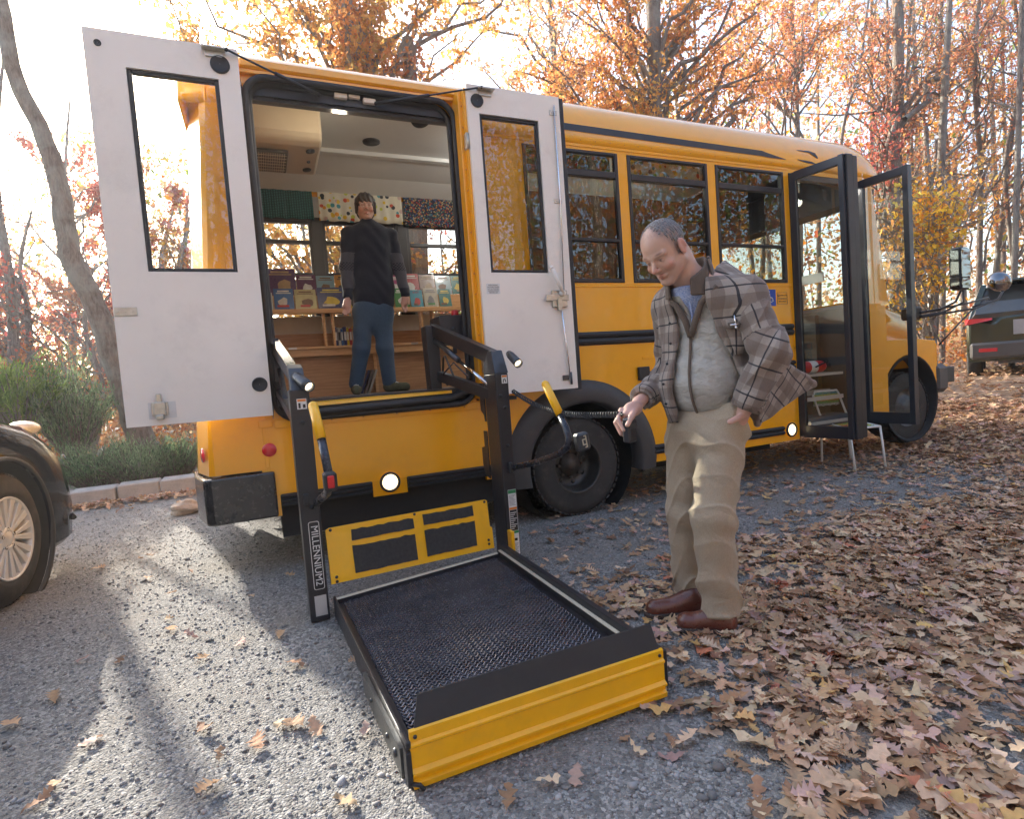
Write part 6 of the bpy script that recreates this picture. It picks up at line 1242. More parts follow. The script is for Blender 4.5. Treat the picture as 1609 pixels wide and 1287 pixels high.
# stations from the nose back: y, flank x offset inward, hood edge z, hood centre z, lower z
st = [(5.36, 0.40, 0.62, 0.64, 0.34), (5.34, 0.22, 0.68, 0.72, 0.28), (5.28, 0.09, 0.74, 0.82, 0.22), (5.16, 0.03, 0.82, 0.92, 0.19), (5.0, 0.005, 0.91, 1.00, 0.19), (4.8, 0.0, 1.00, 1.08, 0.19), (4.6, 0.0, 1.06, 1.13, 0.19), (4.2, 0.0, 1.10, 1.18, 0.20), (3.8, 0.0, 1.12, 1.20, 0.20), (3.3, 0.0, 1.13, 1.21, 0.20), (2.0, 0.0, 1.13, 1.2, 0.20), (0.6, 0.02, 1.05, 1.12, 0.22), (0.4, 0.1, 0.98, 1.0, 0.3)]
st = [((y - 4.6) * 0.80 + 4.6 if y > 4.6 else y, *r_) for y, *r_ in st]
secs = []
for (y, off, ze, zc, zl) in st:
    x0 = fx - off; x1 = -3.10 + off; c = (x0 + x1) / 2
    R = [(x0 - 0.06, zl), (x0 - 0.02, zl + 0.04), (x0 - 0.005, zl + 0.22), (x0 + 0.0, ze - 0.36), (x0 - 0.012, ze - 0.22), (x0 - 0.03, ze - 0.10), (x0 - 0.075, ze - 0.02), (x0 - 0.16, ze + 0.015), (c + 0.35, zc - 0.005), (c, zc)]
    L = [(2 * c - a, b) for a, b in R[-2::-1]]
    secs.append([(a, y, b) for a, b in R + L])
o = loft(secs, 'body', CARP, CAR)
mc = MB(); mc.lathe((fx - 0.35, 4.22, 0.40), (1, 0, 0), [(0, 0.001), (0, 0.455), (0.6, 0.455), (0.6, 0.001)], 48); bool_cut(o, mc)
o.data.polygons.foreach_set('use_smooth', [True] * len(o.data.polygons)); e = o.modifiers.new('sharp', 'EDGE_SPLIT'); e.split_angle = R_(38)
m = MB(); m.lathe((fx - 0.33, 4.22, 0.40), (1, 0, 0), [(0, 0.02), (0, 0.45), (0.31, 0.452), (0.312, 0.462)], 48); m.build('wheel_well', DARK, CAR)
m = MB(); m.lathe((fx - 0.012, 4.22, 0.40), (1, 0, 0), [(0, 0.455), (0.02, 0.458), (0.022, 0.475), (0.0, 0.48)], 48, True); m.build('arch_lip', BLKR, CAR)
ty_m = MB(); T = [(0.0, 0.245), (0.012, 0.25), (0.018, 0.28), (0.012, 0.33), (-0.01, 0.372), (-0.03, 0.385), (-0.05, 0.39), (-0.2, 0.385), (-0.23, 0.33), (-0.22, 0.24)]
WC = Vector((fx - 0.02, 4.22, 0.395)); ty_m.lathe(WC, (1, 0, 0), T, 64)
for k in range(70):
    a = 2 * math.pi * k / 70; q = Matrix.Rotation(a, 3, 'X')
    for (a0, a1, s_) in ((-0.055, -0.025, 0), (-0.10, -0.062, 0.5), (-0.145, -0.107, 0)): ty_m.box(WC + Vector((a0, -0.013, 0.385)), WC + Vector((a1, 0.013, 0.393)), 0, Matrix.Rotation(a + s_ * 2 * math.pi / 70, 3, 'X'), WC)
tyre = ty_m.build('wheel', TYRE, CAR, fix=False)
RIM = mat('brushed_alloy', (0.74, 0.73, 0.70), 0.35, 0.35, 0.06, 6, dirt=0.08)
m = MB(); m.lathe(WC, (1, 0, 0), [(0.006, 0.248), (0.016, 0.244), (0.010, 0.232), (-0.03, 0.225), (-0.16, 0.21), (-0.16, 0.02)], 64)
for k in range(9):
    for s_ in (-1, 1):
        a = 2 * math.pi * k / 9 + s_ * 0.095; b_ = 2 * math.pi * k / 9 + s_ * 0.17
        def pt(r, an, w, dx): return WC + Vector((dx, r * math.cos(an) - w * math.sin(an), r * math.sin(an) + w * math.cos(an)))
        m.hexa([pt(0.06, a, -0.012, -0.03), pt(0.06, a, 0.012, -0.03), pt(0.234, b_, 0.026, -0.03), pt(0.234, b_, -0.026, -0.03), pt(0.06, a, -0.009, 0.0), pt(0.06, a, 0.009, 0.0), pt(0.234, b_, 0.021, 0.008), pt(0.234, b_, -0.021, 0.008)])
m.lathe(WC, (1, 0, 0), [(-0.03, 0.075), (0.0, 0.07), (0.006, 0.05), (0.0, 0.045), (0.008, 0.03), (0.01, 0.0)], 32); m.build('rim', RIM, tyre, 0.003)
m = MB()
for k in range(5):
    a = 2 * math.pi * k / 5 + 0.3; m.lathe(WC + Vector((0.002, 0.057 * math.cos(a), 0.057 * math.sin(a))), (1, 0, 0), [(0, 0.011), (0.003, 0.011), (0.001, 0.008), (-0.01, 0.007)], 12)
m.build('wheel_nuts', BLKR, tyre)
m = MB(); m.lathe(WC + Vector((-0.10, 0, 0)), (1, 0, 0), [(-0.01, 0.15), (0, 0.15), (0, 0.07)], 40); m.build('brake_disc', DKST, tyre)
# head lamp on the corner of the wing
m = MB(); m.ico((fx - 0.15, 4.78, 1.02), 1.0, 3, (0.06, 0.20, 0.055)); m.build('headlight', mat('clear_headlight', (0.62, 0.63, 0.64), 0.15, 0.0, 0.25, 18, coat=0.5), CAR)
m = MB(); m.tube([(fx - 0.035, 5.06, 0.34), (fx - 0.09, 5.15, 0.36), (fx - 0.3, 5.20, 0.37)], 0.018, 8); m.tube([(fx + 0.0, 3.2, 0.36), (fx + 0.0, 3.72, 0.36)], 0.02, 8); m.build('bumper_trim', BLKR, CAR)
CARP.node_tree.nodes['Principled BSDF'].inputs['Specular Tint'].default_value = (0.55, 0.68, 1.0, 1)
gh = [[(fx - 0.10, 3.35, 1.05), (fx - 0.10, 3.36, 1.06), (-3.0, 3.36, 1.06), (-3.0, 3.35, 1.05)], [(fx - 0.28, 2.6, 1.05), (fx - 0.28, 2.6, 1.50), (-2.82, 2.6, 1.50), (-2.82, 2.6, 1.05)], [(fx - 0.28, 1.6, 1.05), (fx - 0.28, 1.6, 1.54), (-2.82, 1.6, 1.54), (-2.82, 1.6, 1.05)], [(fx - 0.25, 0.6, 1.05), (fx - 0.28, 0.8, 1.40), (-2.82, 0.8, 1.40), (-2.85, 0.6, 1.05)]]
loft(gh, 'cabin', CARP, CAR, False)
rz = R_(-8); pv = Vector((fx - 0.02, 4.22, 0)); CAR.location = pv + Matrix.Rotation(rz, 3, 'Z') @ (CAR.location - pv); CAR.rotation_euler = (0, 0, rz)
# ---- dark green SUV in the distance at the right
SP = Vector(at(1570, 592, 0, 11.7)); SP.z = float(gz(11.5, 5.4)); ang = R_(90 - 64.8)
SUV = empty('parked_suv', (SP.x, SP.y, SP.z), 'dark green SUV parked on the leaves beyond the bus, seen from behind', 'suv')
base = Vector((11.02, 5.62, 0.50)); MS = Matrix.Translation(base) @ Matrix.Rotation(ang, 4, 'Z')      # local: +X ahead, +Y to the left of the car
GRN = mat('dark_green_car_paint', (0.022, 0.035, 0.022), 0.18, 0.3, 0.1, 2, coat=0.9)
off = -0.90
def S_(lst): return [[tuple(MS @ Vector((x, y + off, z))) for (x, y, z) in s_] for s_ in lst]
def sec_suv(x, hw, zl, zb, zr, hr):
    P = [(x, hw - 0.02, zl), (x, hw, zl + 0.2), (x, hw, zb - 0.08), (x, hw - 0.03, zb), (x, hr + 0.02, zr - 0.10), (x, hr - 0.06, zr - 0.01), (x, 0.0, zr + 0.02)]
    return P + [(x, -a, b) for _, a, b in P[-2::-1]]
low = [sec_suv(0.0, 0.84, 0.42, 0.98, 1.0, 0.5), sec_suv(0.06, 0.90, 0.30, 1.03, 1.06, 0.7), sec_suv(0.8, 0.92, 0.28, 1.05, 1.08, 0.72), sec_suv(3.2, 0.92, 0.28, 1.03, 1.06, 0.72), sec_suv(4.2, 0.86, 0.3, 0.95, 0.98, 0.7), sec_suv(4.5, 0.7, 0.4, 0.8, 0.85, 0.5)]
ob = loft(S_(low), 'body', GRN, SUV)
cb = MB(); 
for x in (0.86, 3.55): cb.lathe((x, -1.2, 0.36), (0, 1, 0), [(0, 0.001), (0, 0.42), (2.4, 0.42), (2.4, 0.001)], 36)
bool_cut(ob, xf(cb, MS @ Matrix.Translation((0, off, 0))))
up_ = [[(x, s_ * hw, z) for s_, hw, z in ((1, w0, 1.02), (1, w1, zt), (-1, w1, zt), (-1, w0, 1.02))] for x, w0, w1, zt in ((0.03, 0.84, 0.78, 1.10), (0.38, 0.86, 0.66, 1.55), (1.0, 0.86, 0.66, 1.62), (2.2, 0.86, 0.66, 1.60), (2.9, 0.84, 0.66, 1.30), (3.2, 0.84, 0.8, 1.06))]
loft(S_(up_), 'cabin', mat('dark_car_glass', (0.04, 0.045, 0.05), 0.05, 0, 0.1, 3, coat=1.0), SUV, False)
m = MB(); m.box((0.30, -0.62, 1.60), (2.3, 0.62, 1.65), 0.02); m.box((0.12, -0.60, 1.585), (0.42, 0.60, 1.625), 0.015); xf(m, MS @ Matrix.Translation((0, off, 0))); m.build('roof', GRN, SUV)
m = MB()
for s_ in (-1, 1): m.hexa([(0.02, s_ * 0.86, 1.0), (0.02, s_ * 0.79, 1.0), (0.06, s_ * 0.79, 1.0), (0.08, s_ * 0.88, 1.0), (0.34, s_ * 0.70, 1.60), (0.34, s_ * 0.62, 1.60), (0.42, s_ * 0.62, 1.60), (0.46, s_ * 0.71, 1.60)])
xf(m, MS @ Matrix.Translation((0, off, 0))); m.build('rear_pillar', GRN, SUV)
for s_ in (1, -1):
    m = MB(); m.hexa([(-0.02, s_ * 0.90, 0.93), (-0.02, s_ * 0.56, 0.985), (0.05, s_ * 0.56, 0.985), (0.26, s_ * 0.925, 0.95), (-0.01, s_ * 0.86, 1.03), (-0.01, s_ * 0.56, 1.02), (0.06, s_ * 0.56, 1.02), (0.24, s_ * 0.92, 1.04)]); xf(m, MS @ Matrix.Translation((0, off, 0))); m.build('tail_light', REDR, SUV)
    m = MB(); m.box((-0.06, s_ * 0.62 - 0.12, 0.46), (-0.03, s_ * 0.62 + 0.12, 0.52), 0.005); xf(m, MS @ Matrix.Translation((0, off, 0))); m.build('bumper_reflector', REDR, SUV)
    for x in (0.86, 3.55):
        m = MB(); m.lathe((x, s_ * 0.92, 0.33), (0, -s_, 0), [(0.01, 0.20), (0, 0.24), (0.0, 0.30), (0.03, 0.335), (0.19, 0.335), (0.22, 0.3), (0.22, 0.1)], 32); xf(m, MS @ Matrix.Translation((0, off, 0))); w_ = m.build('wheel', TYRE, SUV)
        m = MB(); m.lathe((x, s_ * 0.91, 0.33), (0, -s_, 0), [(0.0, 0.20), (0.02, 0.18), (0.03, 0.08), (0.0, 0.05), (0, 0)], 24); xf(m, MS @ Matrix.Translation((0, off, 0))); m.build('rim', DKST, w_)
m = MB(); m.box((-0.055, -0.86, 0.34), (0.10, 0.86, 0.62), 0.04); m.box((0.1, -0.5, 0.25), (3.8, 0.5, 0.34)); xf(m, MS @ Matrix.Translation((0, off, 0))); m.build('rear_bumper', mat('grey_bumper', (0.09, 0.09, 0.09), 0.35, 0, 0.1, 5), SUV)
m = MB(); m.box((-0.02, -0.16, 0.76), (-0.005, 0.16, 0.92), 0.004); m.box((-0.01, -0.3, 0.72), (0.0, 0.3, 0.96), 0.002); xf(m, MS @ Matrix.Translation((0, off, 0))); m.build('licence_plate', mat('grey_plate', (0.35, 0.36, 0.38), 0.5), SUV)
# ---- kerb of concrete blocks and a rock
KERB = mat('rough_concrete_block', (0.44, 0.41, 0.37), 0.85, 0, 0.18, 7, 0.5, 60, dirt=0.25)
x = -5.2; i = 0; rk = random.Random(2); names = []
while x < 0.9:
    w = rk.uniform(0.42, 0.55); y0 = 8.02 + 0.02 * (x + 2) + rk.uniform(-0.02, 0.02); m = MB(); q = Matrix.Rotation(R_(rk.uniform(-4, 4)), 3, 'Z') @ Matrix.Rotation(R_(rk.uniform(-2, 2)), 3, 'X')
    m.box((0, 0, -0.03), (w - 0.012, 0.30, 0.175 + rk.uniform(-0.01, 0.012)), 0.014, q, (w / 2, 0.15, 0)); o = m.build('kerb_block', KERB); o.location = (x, y0, float(gz(x, y0)))
    names.append(o); x += w; i += 1
for k, o in enumerate(names): tag(o, 'pale concrete kerb block along the gravel edge, %s from the left end of the row' % (NTH[k] if k < 12 else 'last'), 'kerb block', 'concrete kerb blocks between gravel and shrubs')
m = MB(); import bmesh
bmr = bmesh.new(); bmesh.ops.create_icosphere(bmr, subdivisions=3, radius=1); V = []
for v in bmr.verts:
    c = v.co; n_ = 0.16 * math.sin(3.1 * c.x + 1) * math.cos(2.7 * c.y) + 0.10 * math.sin(6 * c.z + 2 * c.x) + 0.05 * math.sin(11 * c.y + 5 * c.z); V.append((c.x * 0.155 * (1 + n_), c.y * 0.12 * (1 + n_), max(c.z, -0.5) * 0.085 * (1 + n_)))
m.add(V, [[v.index for v in f.verts] for f in bmr.faces], False); bmr.free(); o = m.build('rock', mat('tan_rock', (0.42, 0.34, 0.26), 0.85, 0, 0.25, 12, 0.5, 60)); p = at(290, 806, 2, 0.0); o.location = (p[0] + 0.02, p[1] - 0.05, 0.05); tag(o, 'lumpy tan rock on the gravel in front of the kerb blocks', 'rock')
# ================================================================ people
def smin(a, b, k): h = np.clip(0.5 + 0.5 * (b - a) / k, 0, 1); return b * (1 - h) + a * h - k * h * (1 - h)
def smax(a, b, k): return -smin(-a, -b, k)
def V3(p): return np.array([p[0], p[1], p[2]], np.float32)
def s_sph(P, c, r): return np.linalg.norm(P - V3(c), axis=1) - r
def s_ell(P, c, r, M=None):
    q = P - V3(c)
    if M is not None: q = q @ M          # M columns: local axes in world space
    r = np.array(r, np.float32); k0 = np.linalg.norm(q / r, axis=1); k1 = np.linalg.norm(q / (r * r), axis=1); return k0 * (k0 - 1.0) / np.maximum(k1, 1e-6)
def s_cone(P, a, b, ra, rb):
    a = V3(a); b = V3(b); d = b - a; t = np.clip(((P - a) @ d) / (d @ d), 0, 1); return np.linalg.norm(P - a - t[:, None] * d, axis=1) - (ra + (rb - ra) * t)
def s_tri(P, a, b, c, th):
    a, b, c = V3(a), V3(b), V3(c); ba, cb, ac = b - a, c - b, a - c; pa, pb, pc = P - a, P - b, P - c; n = np.cross(ba, ac)
    s_ = np.sign(pa @ np.cross(ba, n)) + np.sign(pb @ np.cross(cb, n)) + np.sign(pc @ np.cross(ac, n))
    def e(p, d): t = np.clip((p @ d) / (d @ d), 0, 1)[:, None]; q = d * t - p; return (q * q).sum(1)
    m_ = np.minimum(np.minimum(e(pa, ba), e(pb, cb)), e(pc, ac)); pl_ = (pa @ n) ** 2 / (n @ n); return np.sqrt(np.where(s_ < 2, m_, pl_)) - th
def polygonize(f, lo, hi, h, B=5, margin=0.02):
    lo = np.array(lo, np.float32); hi = np.array(hi, np.float32); nb_ = np.ceil((hi - lo) / (h * B)).astype(int); n = nb_ * B + 1
    gx = [lo[i] + (np.arange(nb_[i]) + 0.5) * h * B for i in range(3)]; C = np.stack(np.meshgrid(*gx, indexing='ij'), -1).reshape(-1, 3).astype(np.float32); dc = f(C)
    D = np.repeat(np.repeat(np.repeat(np.where(dc < 0, -1.0, 1.0).reshape(nb_).astype(np.float32), B, 0), B, 1), B, 2); D = np.pad(D, ((0, 1),) * 3, mode='edge')
    near = np.argwhere((np.abs(dc) < h * B * 0.95 + margin).reshape(nb_)); o = np.stack(np.meshgrid(*[np.arange(B + 1)] * 3, indexing='ij'), -1).reshape(-1, 3)
    for s_ in range(0, len(near), 4000):
        I = (near[s_:s_ + 4000, None, :] * B + o[None]).reshape(-1, 3); D[I[:, 0], I[:, 1], I[:, 2]] = f((lo + I * h).astype(np.float32))
    ins = D < 0; cc = np.zeros(n - 1, np.int8); offs = [(a, b, c) for a in (0, 1) for b in (0, 1) for c in (0, 1)]
    for a, b, c in offs: cc += ins[a:n[0] - 1 + a, b:n[1] - 1 + b, c:n[2] - 1 + c]
    cells = np.argwhere((cc > 0) & (cc < 8)); idx = np.full(n - 1, -1, np.int32); idx[tuple(cells.T)] = np.arange(len(cells))
    acc = np.zeros((len(cells), 3)); cnt = np.zeros(len(cells))
    for a in offs:
        for ax in range(3):
            if a[ax] == 1: continue
            b = list(a); b[ax] = 1; i0 = cells + np.array(a); i1 = cells + np.array(b); d0 = D[tuple(i0.T)]; d1 = D[tuple(i1.T)]; x = (d0 < 0) != (d1 < 0); t = np.where(x, d0 / np.where(x, d0 - d1, 1), 0); p = i0.astype(float); p[:, ax] += t; acc[x] += p[x]; cnt[x] += 1
    V = lo + (acc / np.maximum(cnt, 1)[:, None]) * h; F = []
    for ax in range(3):
        sl0 = [slice(1, -1)] * 3; sl1 = [slice(1, -1)] * 3; sl0[ax] = slice(0, n[ax] - 1); sl1[ax] = slice(1, n[ax])
        a = ins[tuple(sl0)]; b = ins[tuple(sl1)]; E = np.argwhere(a != b); E_ = E.copy()
        for k in range(3):
            if k != ax: E_[:, k] += 1
        u, v = [(1, 2), (2, 0), (0, 1)][ax]; q = []
        for du, dv in ((-1, -1), (0, -1), (0, 0), (-1, 0)): c = E_.copy(); c[:, u] += du; c[:, v] += dv; q.append(idx[tuple(c.T)])
        q = np.stack(q, -1); fl = a[tuple(E.T)]; q[~fl] = q[~fl][:, ::-1]; F.append(q)
    F = np.concatenate(F); F = F[(F >= 0).all(1)]; return V, F
def normals_of(f, V, e=0.002):
    V = V.astype(np.float32); g = np.stack([f(V + np.eye(3, dtype=np.float32)[i] * e) - f(V - np.eye(3, dtype=np.float32)[i] * e) for i in range(3)], -1); return g / np.maximum(np.linalg.norm(g, axis=1, keepdims=True), 1e-6)
def sdf_obj(name, f, lo, hi, h, m_, parent, cols=None, pc=None, smooth=1, margin=0.02):
    V, F = polygonize(f, lo, hi, h, margin=margin)
    for _ in range(smooth):      # pull the vertices onto the surface
        N = normals_of(f, V); d = np.clip(f(V.astype(np.float32)), -h, h); V = V - N * d[:, None] * 0.9
    c = cols(V) if callable(cols) else None; at_ = {'pc': pc(V)} if pc else None
    L_ = np.array(tuple(wloc(parent)), float) if parent is not None else 0.0
    me = npmesh(name, V - L_, F, np.full(len(F), 4), True, c, at_); return link(name, me, m_, parent)
def frame(fwd, up_=(0, 0, 1)):
    f = np.array(fwd, float); f /= np.linalg.norm(f); l = np.cross(up_, f); l /= np.linalg.norm(l); u = np.cross(f, l); return np.stack([f, l, u], 1).astype(np.float32)     # columns: forward, left, up
def head_sdf(P, hc, M, s=1.0, female=False):
    q = ((P - V3(hc)) @ M) / s; Q = q.copy(); Q[:, 1] = np.abs(Q[:, 1])
    d = s_ell(q, (-0.008, 0, 0.045), (0.102, 0.077, 0.084)); d = smin(d, s_ell(q, (0.032, 0, -0.02), (0.062, 0.060, 0.085)), 0.03)
    d = smin(d, s_cone(Q, (0.00, 0.050, -0.045), (0.062, 0.016, -0.098), 0.022, 0.018), 0.03); d = smin(d, s_ell(q, (0.074, 0, -0.098), (0.018, 0.021, 0.016)), 0.015)      # jaw, chin
    d = smin(d, s_cone(Q, (0.088, 0.008, 0.020), (0.074, 0.048, 0.022), 0.010, 0.009), 0.012)          # brow
    d = smin(d, s_ell(Q, (0.066, 0.042, -0.028), (0.018, 0.020, 0.018)), 0.018)      # cheek
    d = smax(d, -s_ell(Q, (0.099, 0.030, 0.001), (0.019, 0.020, 0.013)), 0.007)       # eye socket
    d = smin(d, s_ell(Q, (0.076, 0.030, -0.001), (0.0125, 0.0145, 0.0115)), 0.004)
    d = smin(d, s_cone(Q, (0.084, 0.017, 0.006), (0.080, 0.044, 0.004), 0.0035, 0.003), 0.004)         # upper lid
    d = smin(d, s_cone(q, (0.090, 0, 0.012), (0.116, 0, -0.029), 0.0075, 0.0105), 0.010); d = smin(d, s_ell(Q, (0.101, 0.011, -0.033), (0.011, 0.0075, 0.0075)), 0.006)      # nose
    d = smax(d, -s_ell(Q, (0.105, 0.006, -0.041), (0.004, 0.003, 0.004)), 0.003)
    d = smin(d, s_cone(Q, (0.098, 0.0, -0.0585), (0.083, 0.024, -0.0655), 0.0045, 0.0025), 0.006); d = smin(d, s_cone(Q, (0.095, 0.0, -0.0705), (0.084, 0.019, -0.070), 0.0055, 0.003), 0.006)     # lips
    d = smax(d, -s_cone(Q, (0.106, 0.0, -0.0640), (0.092, 0.026, -0.0680), 0.0016, 0.0012), 0.002)
    e = s_ell(Q, (-0.004, 0.080, 0.000), (0.020, 0.008, 0.033)); e = smin(e, s_cone(Q, (-0.012, 0.082, 0.022), (-0.016, 0.086, -0.002), 0.008, 0.007), 0.008); e = smax(e, -s_ell(Q, (0.002, 0.091, 0.004), (0.009, 0.006, 0.016)), 0.004)
    d = smin(d, e, 0.006); return d * s
def head_col(V, hc, M, s=1.0, base=(0.56, 0.33, 0.25), female=False):
    q = ((V - V3(hc)) @ M) / s; Q = q.copy(); Q[:, 1] = np.abs(Q[:, 1]); c = np.tile(np.array(base), (len(V), 1))
    def blob(cen, r, col, k): nonlocal c; w = np.clip(1.25 - np.linalg.norm((Q - np.array(cen)) / np.array(r), axis=1), 0, 1)[:, None]; w = w * w * (3 - 2 * w) * k; c = c * (1 - w) + np.array(col) * w
    blob((0.075, 0.046, -0.035), (0.03, 0.026, 0.028), (0.60, 0.25, 0.18), 0.5); blob((0.115, 0, -0.03), (0.022, 0.018, 0.016), (0.62, 0.24, 0.18), 0.7); blob((0.0, 0.085, 0.0), (0.03, 0.02, 0.04), (0.60, 0.20, 0.15), 0.7)
    blob((0.095, 0.0, -0.059), (0.016, 0.024, 0.0055), (0.44, 0.14, 0.12), 0.9); blob((0.095, 0.0, -0.071), (0.016, 0.020, 0.0055), (0.48, 0.17, 0.14), 0.9); blob((0.10, 0.0, -0.0648), (0.02, 0.025, 0.0016), (0.18, 0.05, 0.04), 0.8)
    blob((0.083, 0.032, 0.0265), (0.02, 0.019, 0.0045), (0.09, 0.065, 0.055), 0.85 if not female else 0.6)
    blob((0.086, 0.030, 0.004), (0.014, 0.016, 0.0028), (0.08, 0.04, 0.035), 0.9); blob((0.088, 0.030, -0.002), (0.008, 0.0055, 0.0055), (0.05, 0.035, 0.03), 0.95); blob((0.085, 0.031, -0.012), (0.014, 0.017, 0.005), (0.46, 0.24, 0.19), 0.5)
    return c
def skin_mat(name):
    t = NT(name); a = t.n.new('ShaderNodeAttribute'); a.attribute_name = 'Col'; n = t.noise(260, 3, 0.6, t.coord()); n2 = t.noise(22, 4, 0.6, t.coord()); f = t.mix(t.math('MULTIPLY', n2.outputs[0], 0.22), a.outputs['Color'], (0.50, 0.20, 0.15))
    t.base(f); t.b.inputs['Roughness'].default_value = 0.48; t.b.inputs['Subsurface Weight'].default_value = 0.12; t.b.inputs['Subsurface Radius'].default_value = (0.02, 0.008, 0.004); t.b.inputs['Subsurface Scale'].default_value = 0.3; t.bump(n.outputs[0], 0.12, 0.002); return t.m
SKIN = skin_mat('skin')
def hair_mat(name, c1, c2, sc):
    t = NT(name); n = t.noise(sc, 4, 0.7, t.coord((1, 1, 0.35))); t.base(t.ramp(n.outputs[0], [(0.35, c1), (0.65, c2)])); t.b.inputs['Roughness'].default_value = 0.55; t.bump(n.outputs[0], 0.6, 0.004); return t.m
def cloth_nodes(t, weave=900, wr=14, ws=0.35):
    v = t.coord(); n = t.noise(weave, 2, 0.5, v); n2 = t.noise(wr, 4, 0.55, v, 0.8); h = t.math('ADD', t.math('MULTIPLY', n.outputs[0], 0.12), t.math('MULTIPLY', n2.outputs[0], 1.0)); t.bump(h, ws, 0.012)
    t.b.inputs['Roughness'].default_value = 0.9; t.b.inputs['Sheen Weight'].default_value = 0.15; t.b.inputs['Specular IOR Level'].default_value = 0.2
def plaid_mat():
    t = NT('plaid_wool'); a = t.n.new('ShaderNodeAttribute'); a.attribute_name = 'pc'; s_ = t.n.new('ShaderNodeSeparateXYZ'); t.link(a.outputs['Vector'], s_.inputs[0]); nz = t.noise(420, 3, 0.7, t.coord()); c = t.mix(nz.outputs[0], (0.19, 0.155, 0.13), (0.43, 0.375, 0.325))
    def band(x, per, ph, w): f = t.math('FRACT', t.math('ADD', t.math('DIVIDE', x, per), ph)); return t.math('LESS_THAN', t.math('ABSOLUTE', t.math('SUBTRACT', f, 0.5)), w / 2)
    wob = t.math('MULTIPLY', t.math('SUBTRACT', t.noise(9, 2, 0.5, t.coord()).outputs[0], 0.5), 0.012); U = t.math('ADD', s_.outputs[0], wob); W = t.math('ADD', s_.outputs[1], wob)
    for x in (U, W): c = t.mix(t.math('MULTIPLY', band(x, 0.118, 0.0, 0.42), 0.55), c, t.mix(nz.outputs[0], (0.07, 0.048, 0.038), (0.20, 0.145, 0.12)))
    for x in (U, W): c = t.mix(t.math('MULTIPLY', band(x, 0.118, 0.5, 0.055), 0.88), c, (0.012, 0.014, 0.022))
    t.base(c); cloth_nodes(t, 600, 13, 0.5); return t.m
PLAID = plaid_mat()
def plain_cloth(name, c1, c2, weave=900, wr=14, ws=0.35, sc=300):
    t = NT(name); n = t.noise(sc, 3, 0.6, t.coord()); t.base(t.ramp(n.outputs[0], [(0.3, c1), (0.7, c2)])); cloth_nodes(t, weave, wr, ws); return t.m
KHAKI = plain_cloth('khaki_twill', (0.35, 0.28, 0.195), (0.46, 0.375, 0.27), 1100, 9, 1.0)
def quilt_mat():
    t = NT('quilted_vest_cloth'); a = t.n.new('ShaderNodeAttribute'); a.attribute_name = 'pc'; s_ = t.n.new('ShaderNodeSeparateXYZ'); t.link(a.outputs['Vector'], s_.inputs[0]); n = t.noise(26, 4, 0.6, t.coord((1, 1, 2)), 1.0)
    U, W = s_.outputs[0], s_.outputs[1]; d1 = t.math('ABSOLUTE', t.math('SUBTRACT', t.math('FRACT', t.math('DIVIDE', U, 0.055)), 0.5)); W2 = t.math('ADD', W, t.math('MULTIPLY', t.math('ABSOLUTE', t.math('SUBTRACT', t.math('FRACT', t.math('DIVIDE', U, 0.11)), 0.5)), 0.05)); d2 = t.math('ABSOLUTE', t.math('SUBTRACT', t.math('FRACT', t.math('DIVIDE', W2, 0.032)), 0.5))
    d = t.math('MULTIPLY', t.math('SUBTRACT', 0.5, d1), t.math('SUBTRACT', 0.5, d2)); h = t.math('POWER', d, 0.35); h = t.math('ADD', t.math('MULTIPLY', h, 0.6), t.math('MULTIPLY', n.outputs[0], 0.9))
    t.base(t.ramp(n.outputs[0], [(0.3, (0.34, 0.325, 0.29)), (0.7, (0.43, 0.41, 0.365))])); t.b.inputs['Roughness'].default_value = 0.55; t.bump(h, 0.9, 0.008); return t.m
QUILT = quilt_mat(); VTRIM = plain_cloth('brown_vest_trim', (0.10, 0.075, 0.06), (0.15, 0.115, 0.09)); SHIRT = plain_cloth('blue_check_shirt', (0.16, 0.24, 0.52), (0.52, 0.58, 0.75), sc=170)
LEATH = mat('brown_shoe_leather', (0.13, 0.04, 0.025), 0.30, 0, 0.25, 14, 0.15, 90, coat=0.35); SOLE = mat('dark_shoe_sole', (0.05, 0.04, 0.035), 0.7, 0, 0.2, 10)
# ---------------------------------------------------------------- the man by the lift
TF = frame((-0.93, -0.36, 0)); Fd, Ld = TF[:, 0], TF[:, 1]
base_ = np.array([1.66, 1.88, 0.0]); MAN = None
def mp(px, py, y): return V3(aty(px, py, y))
Hc = mp(1046, 396, 1.86); NK = mp(1083, 437, 1.875); CH_ = mp(1108, 515, 1.885); BE = mp(1108, 600, 1.885); PE = mp(1110, 665, 1.89)
RS, LS_ = mp(1052, 478, 2.06), mp(1172, 462, 1.70); RE_, LE_ = mp(1052, 585, 2.17), mp(1210, 552, 1.60); RW, LW = mp(1004, 632, 2.02), mp(1172, 640, 1.68)
RH, LH = mp(1082, 680, 1.975), mp(1134, 684, 1.80); RK, LK = mp(1078, 805, 1.99), mp(1120, 815, 1.775); RA, LA = mp(1088, 945, 2.03), mp(1132, 955, 1.785)
HM = frame((-0.93, -0.22, -0.62)); HM = frame((-0.93, -0.22, -0.60), up_=(-0.05, 0.06, 1))
HS = 1.0
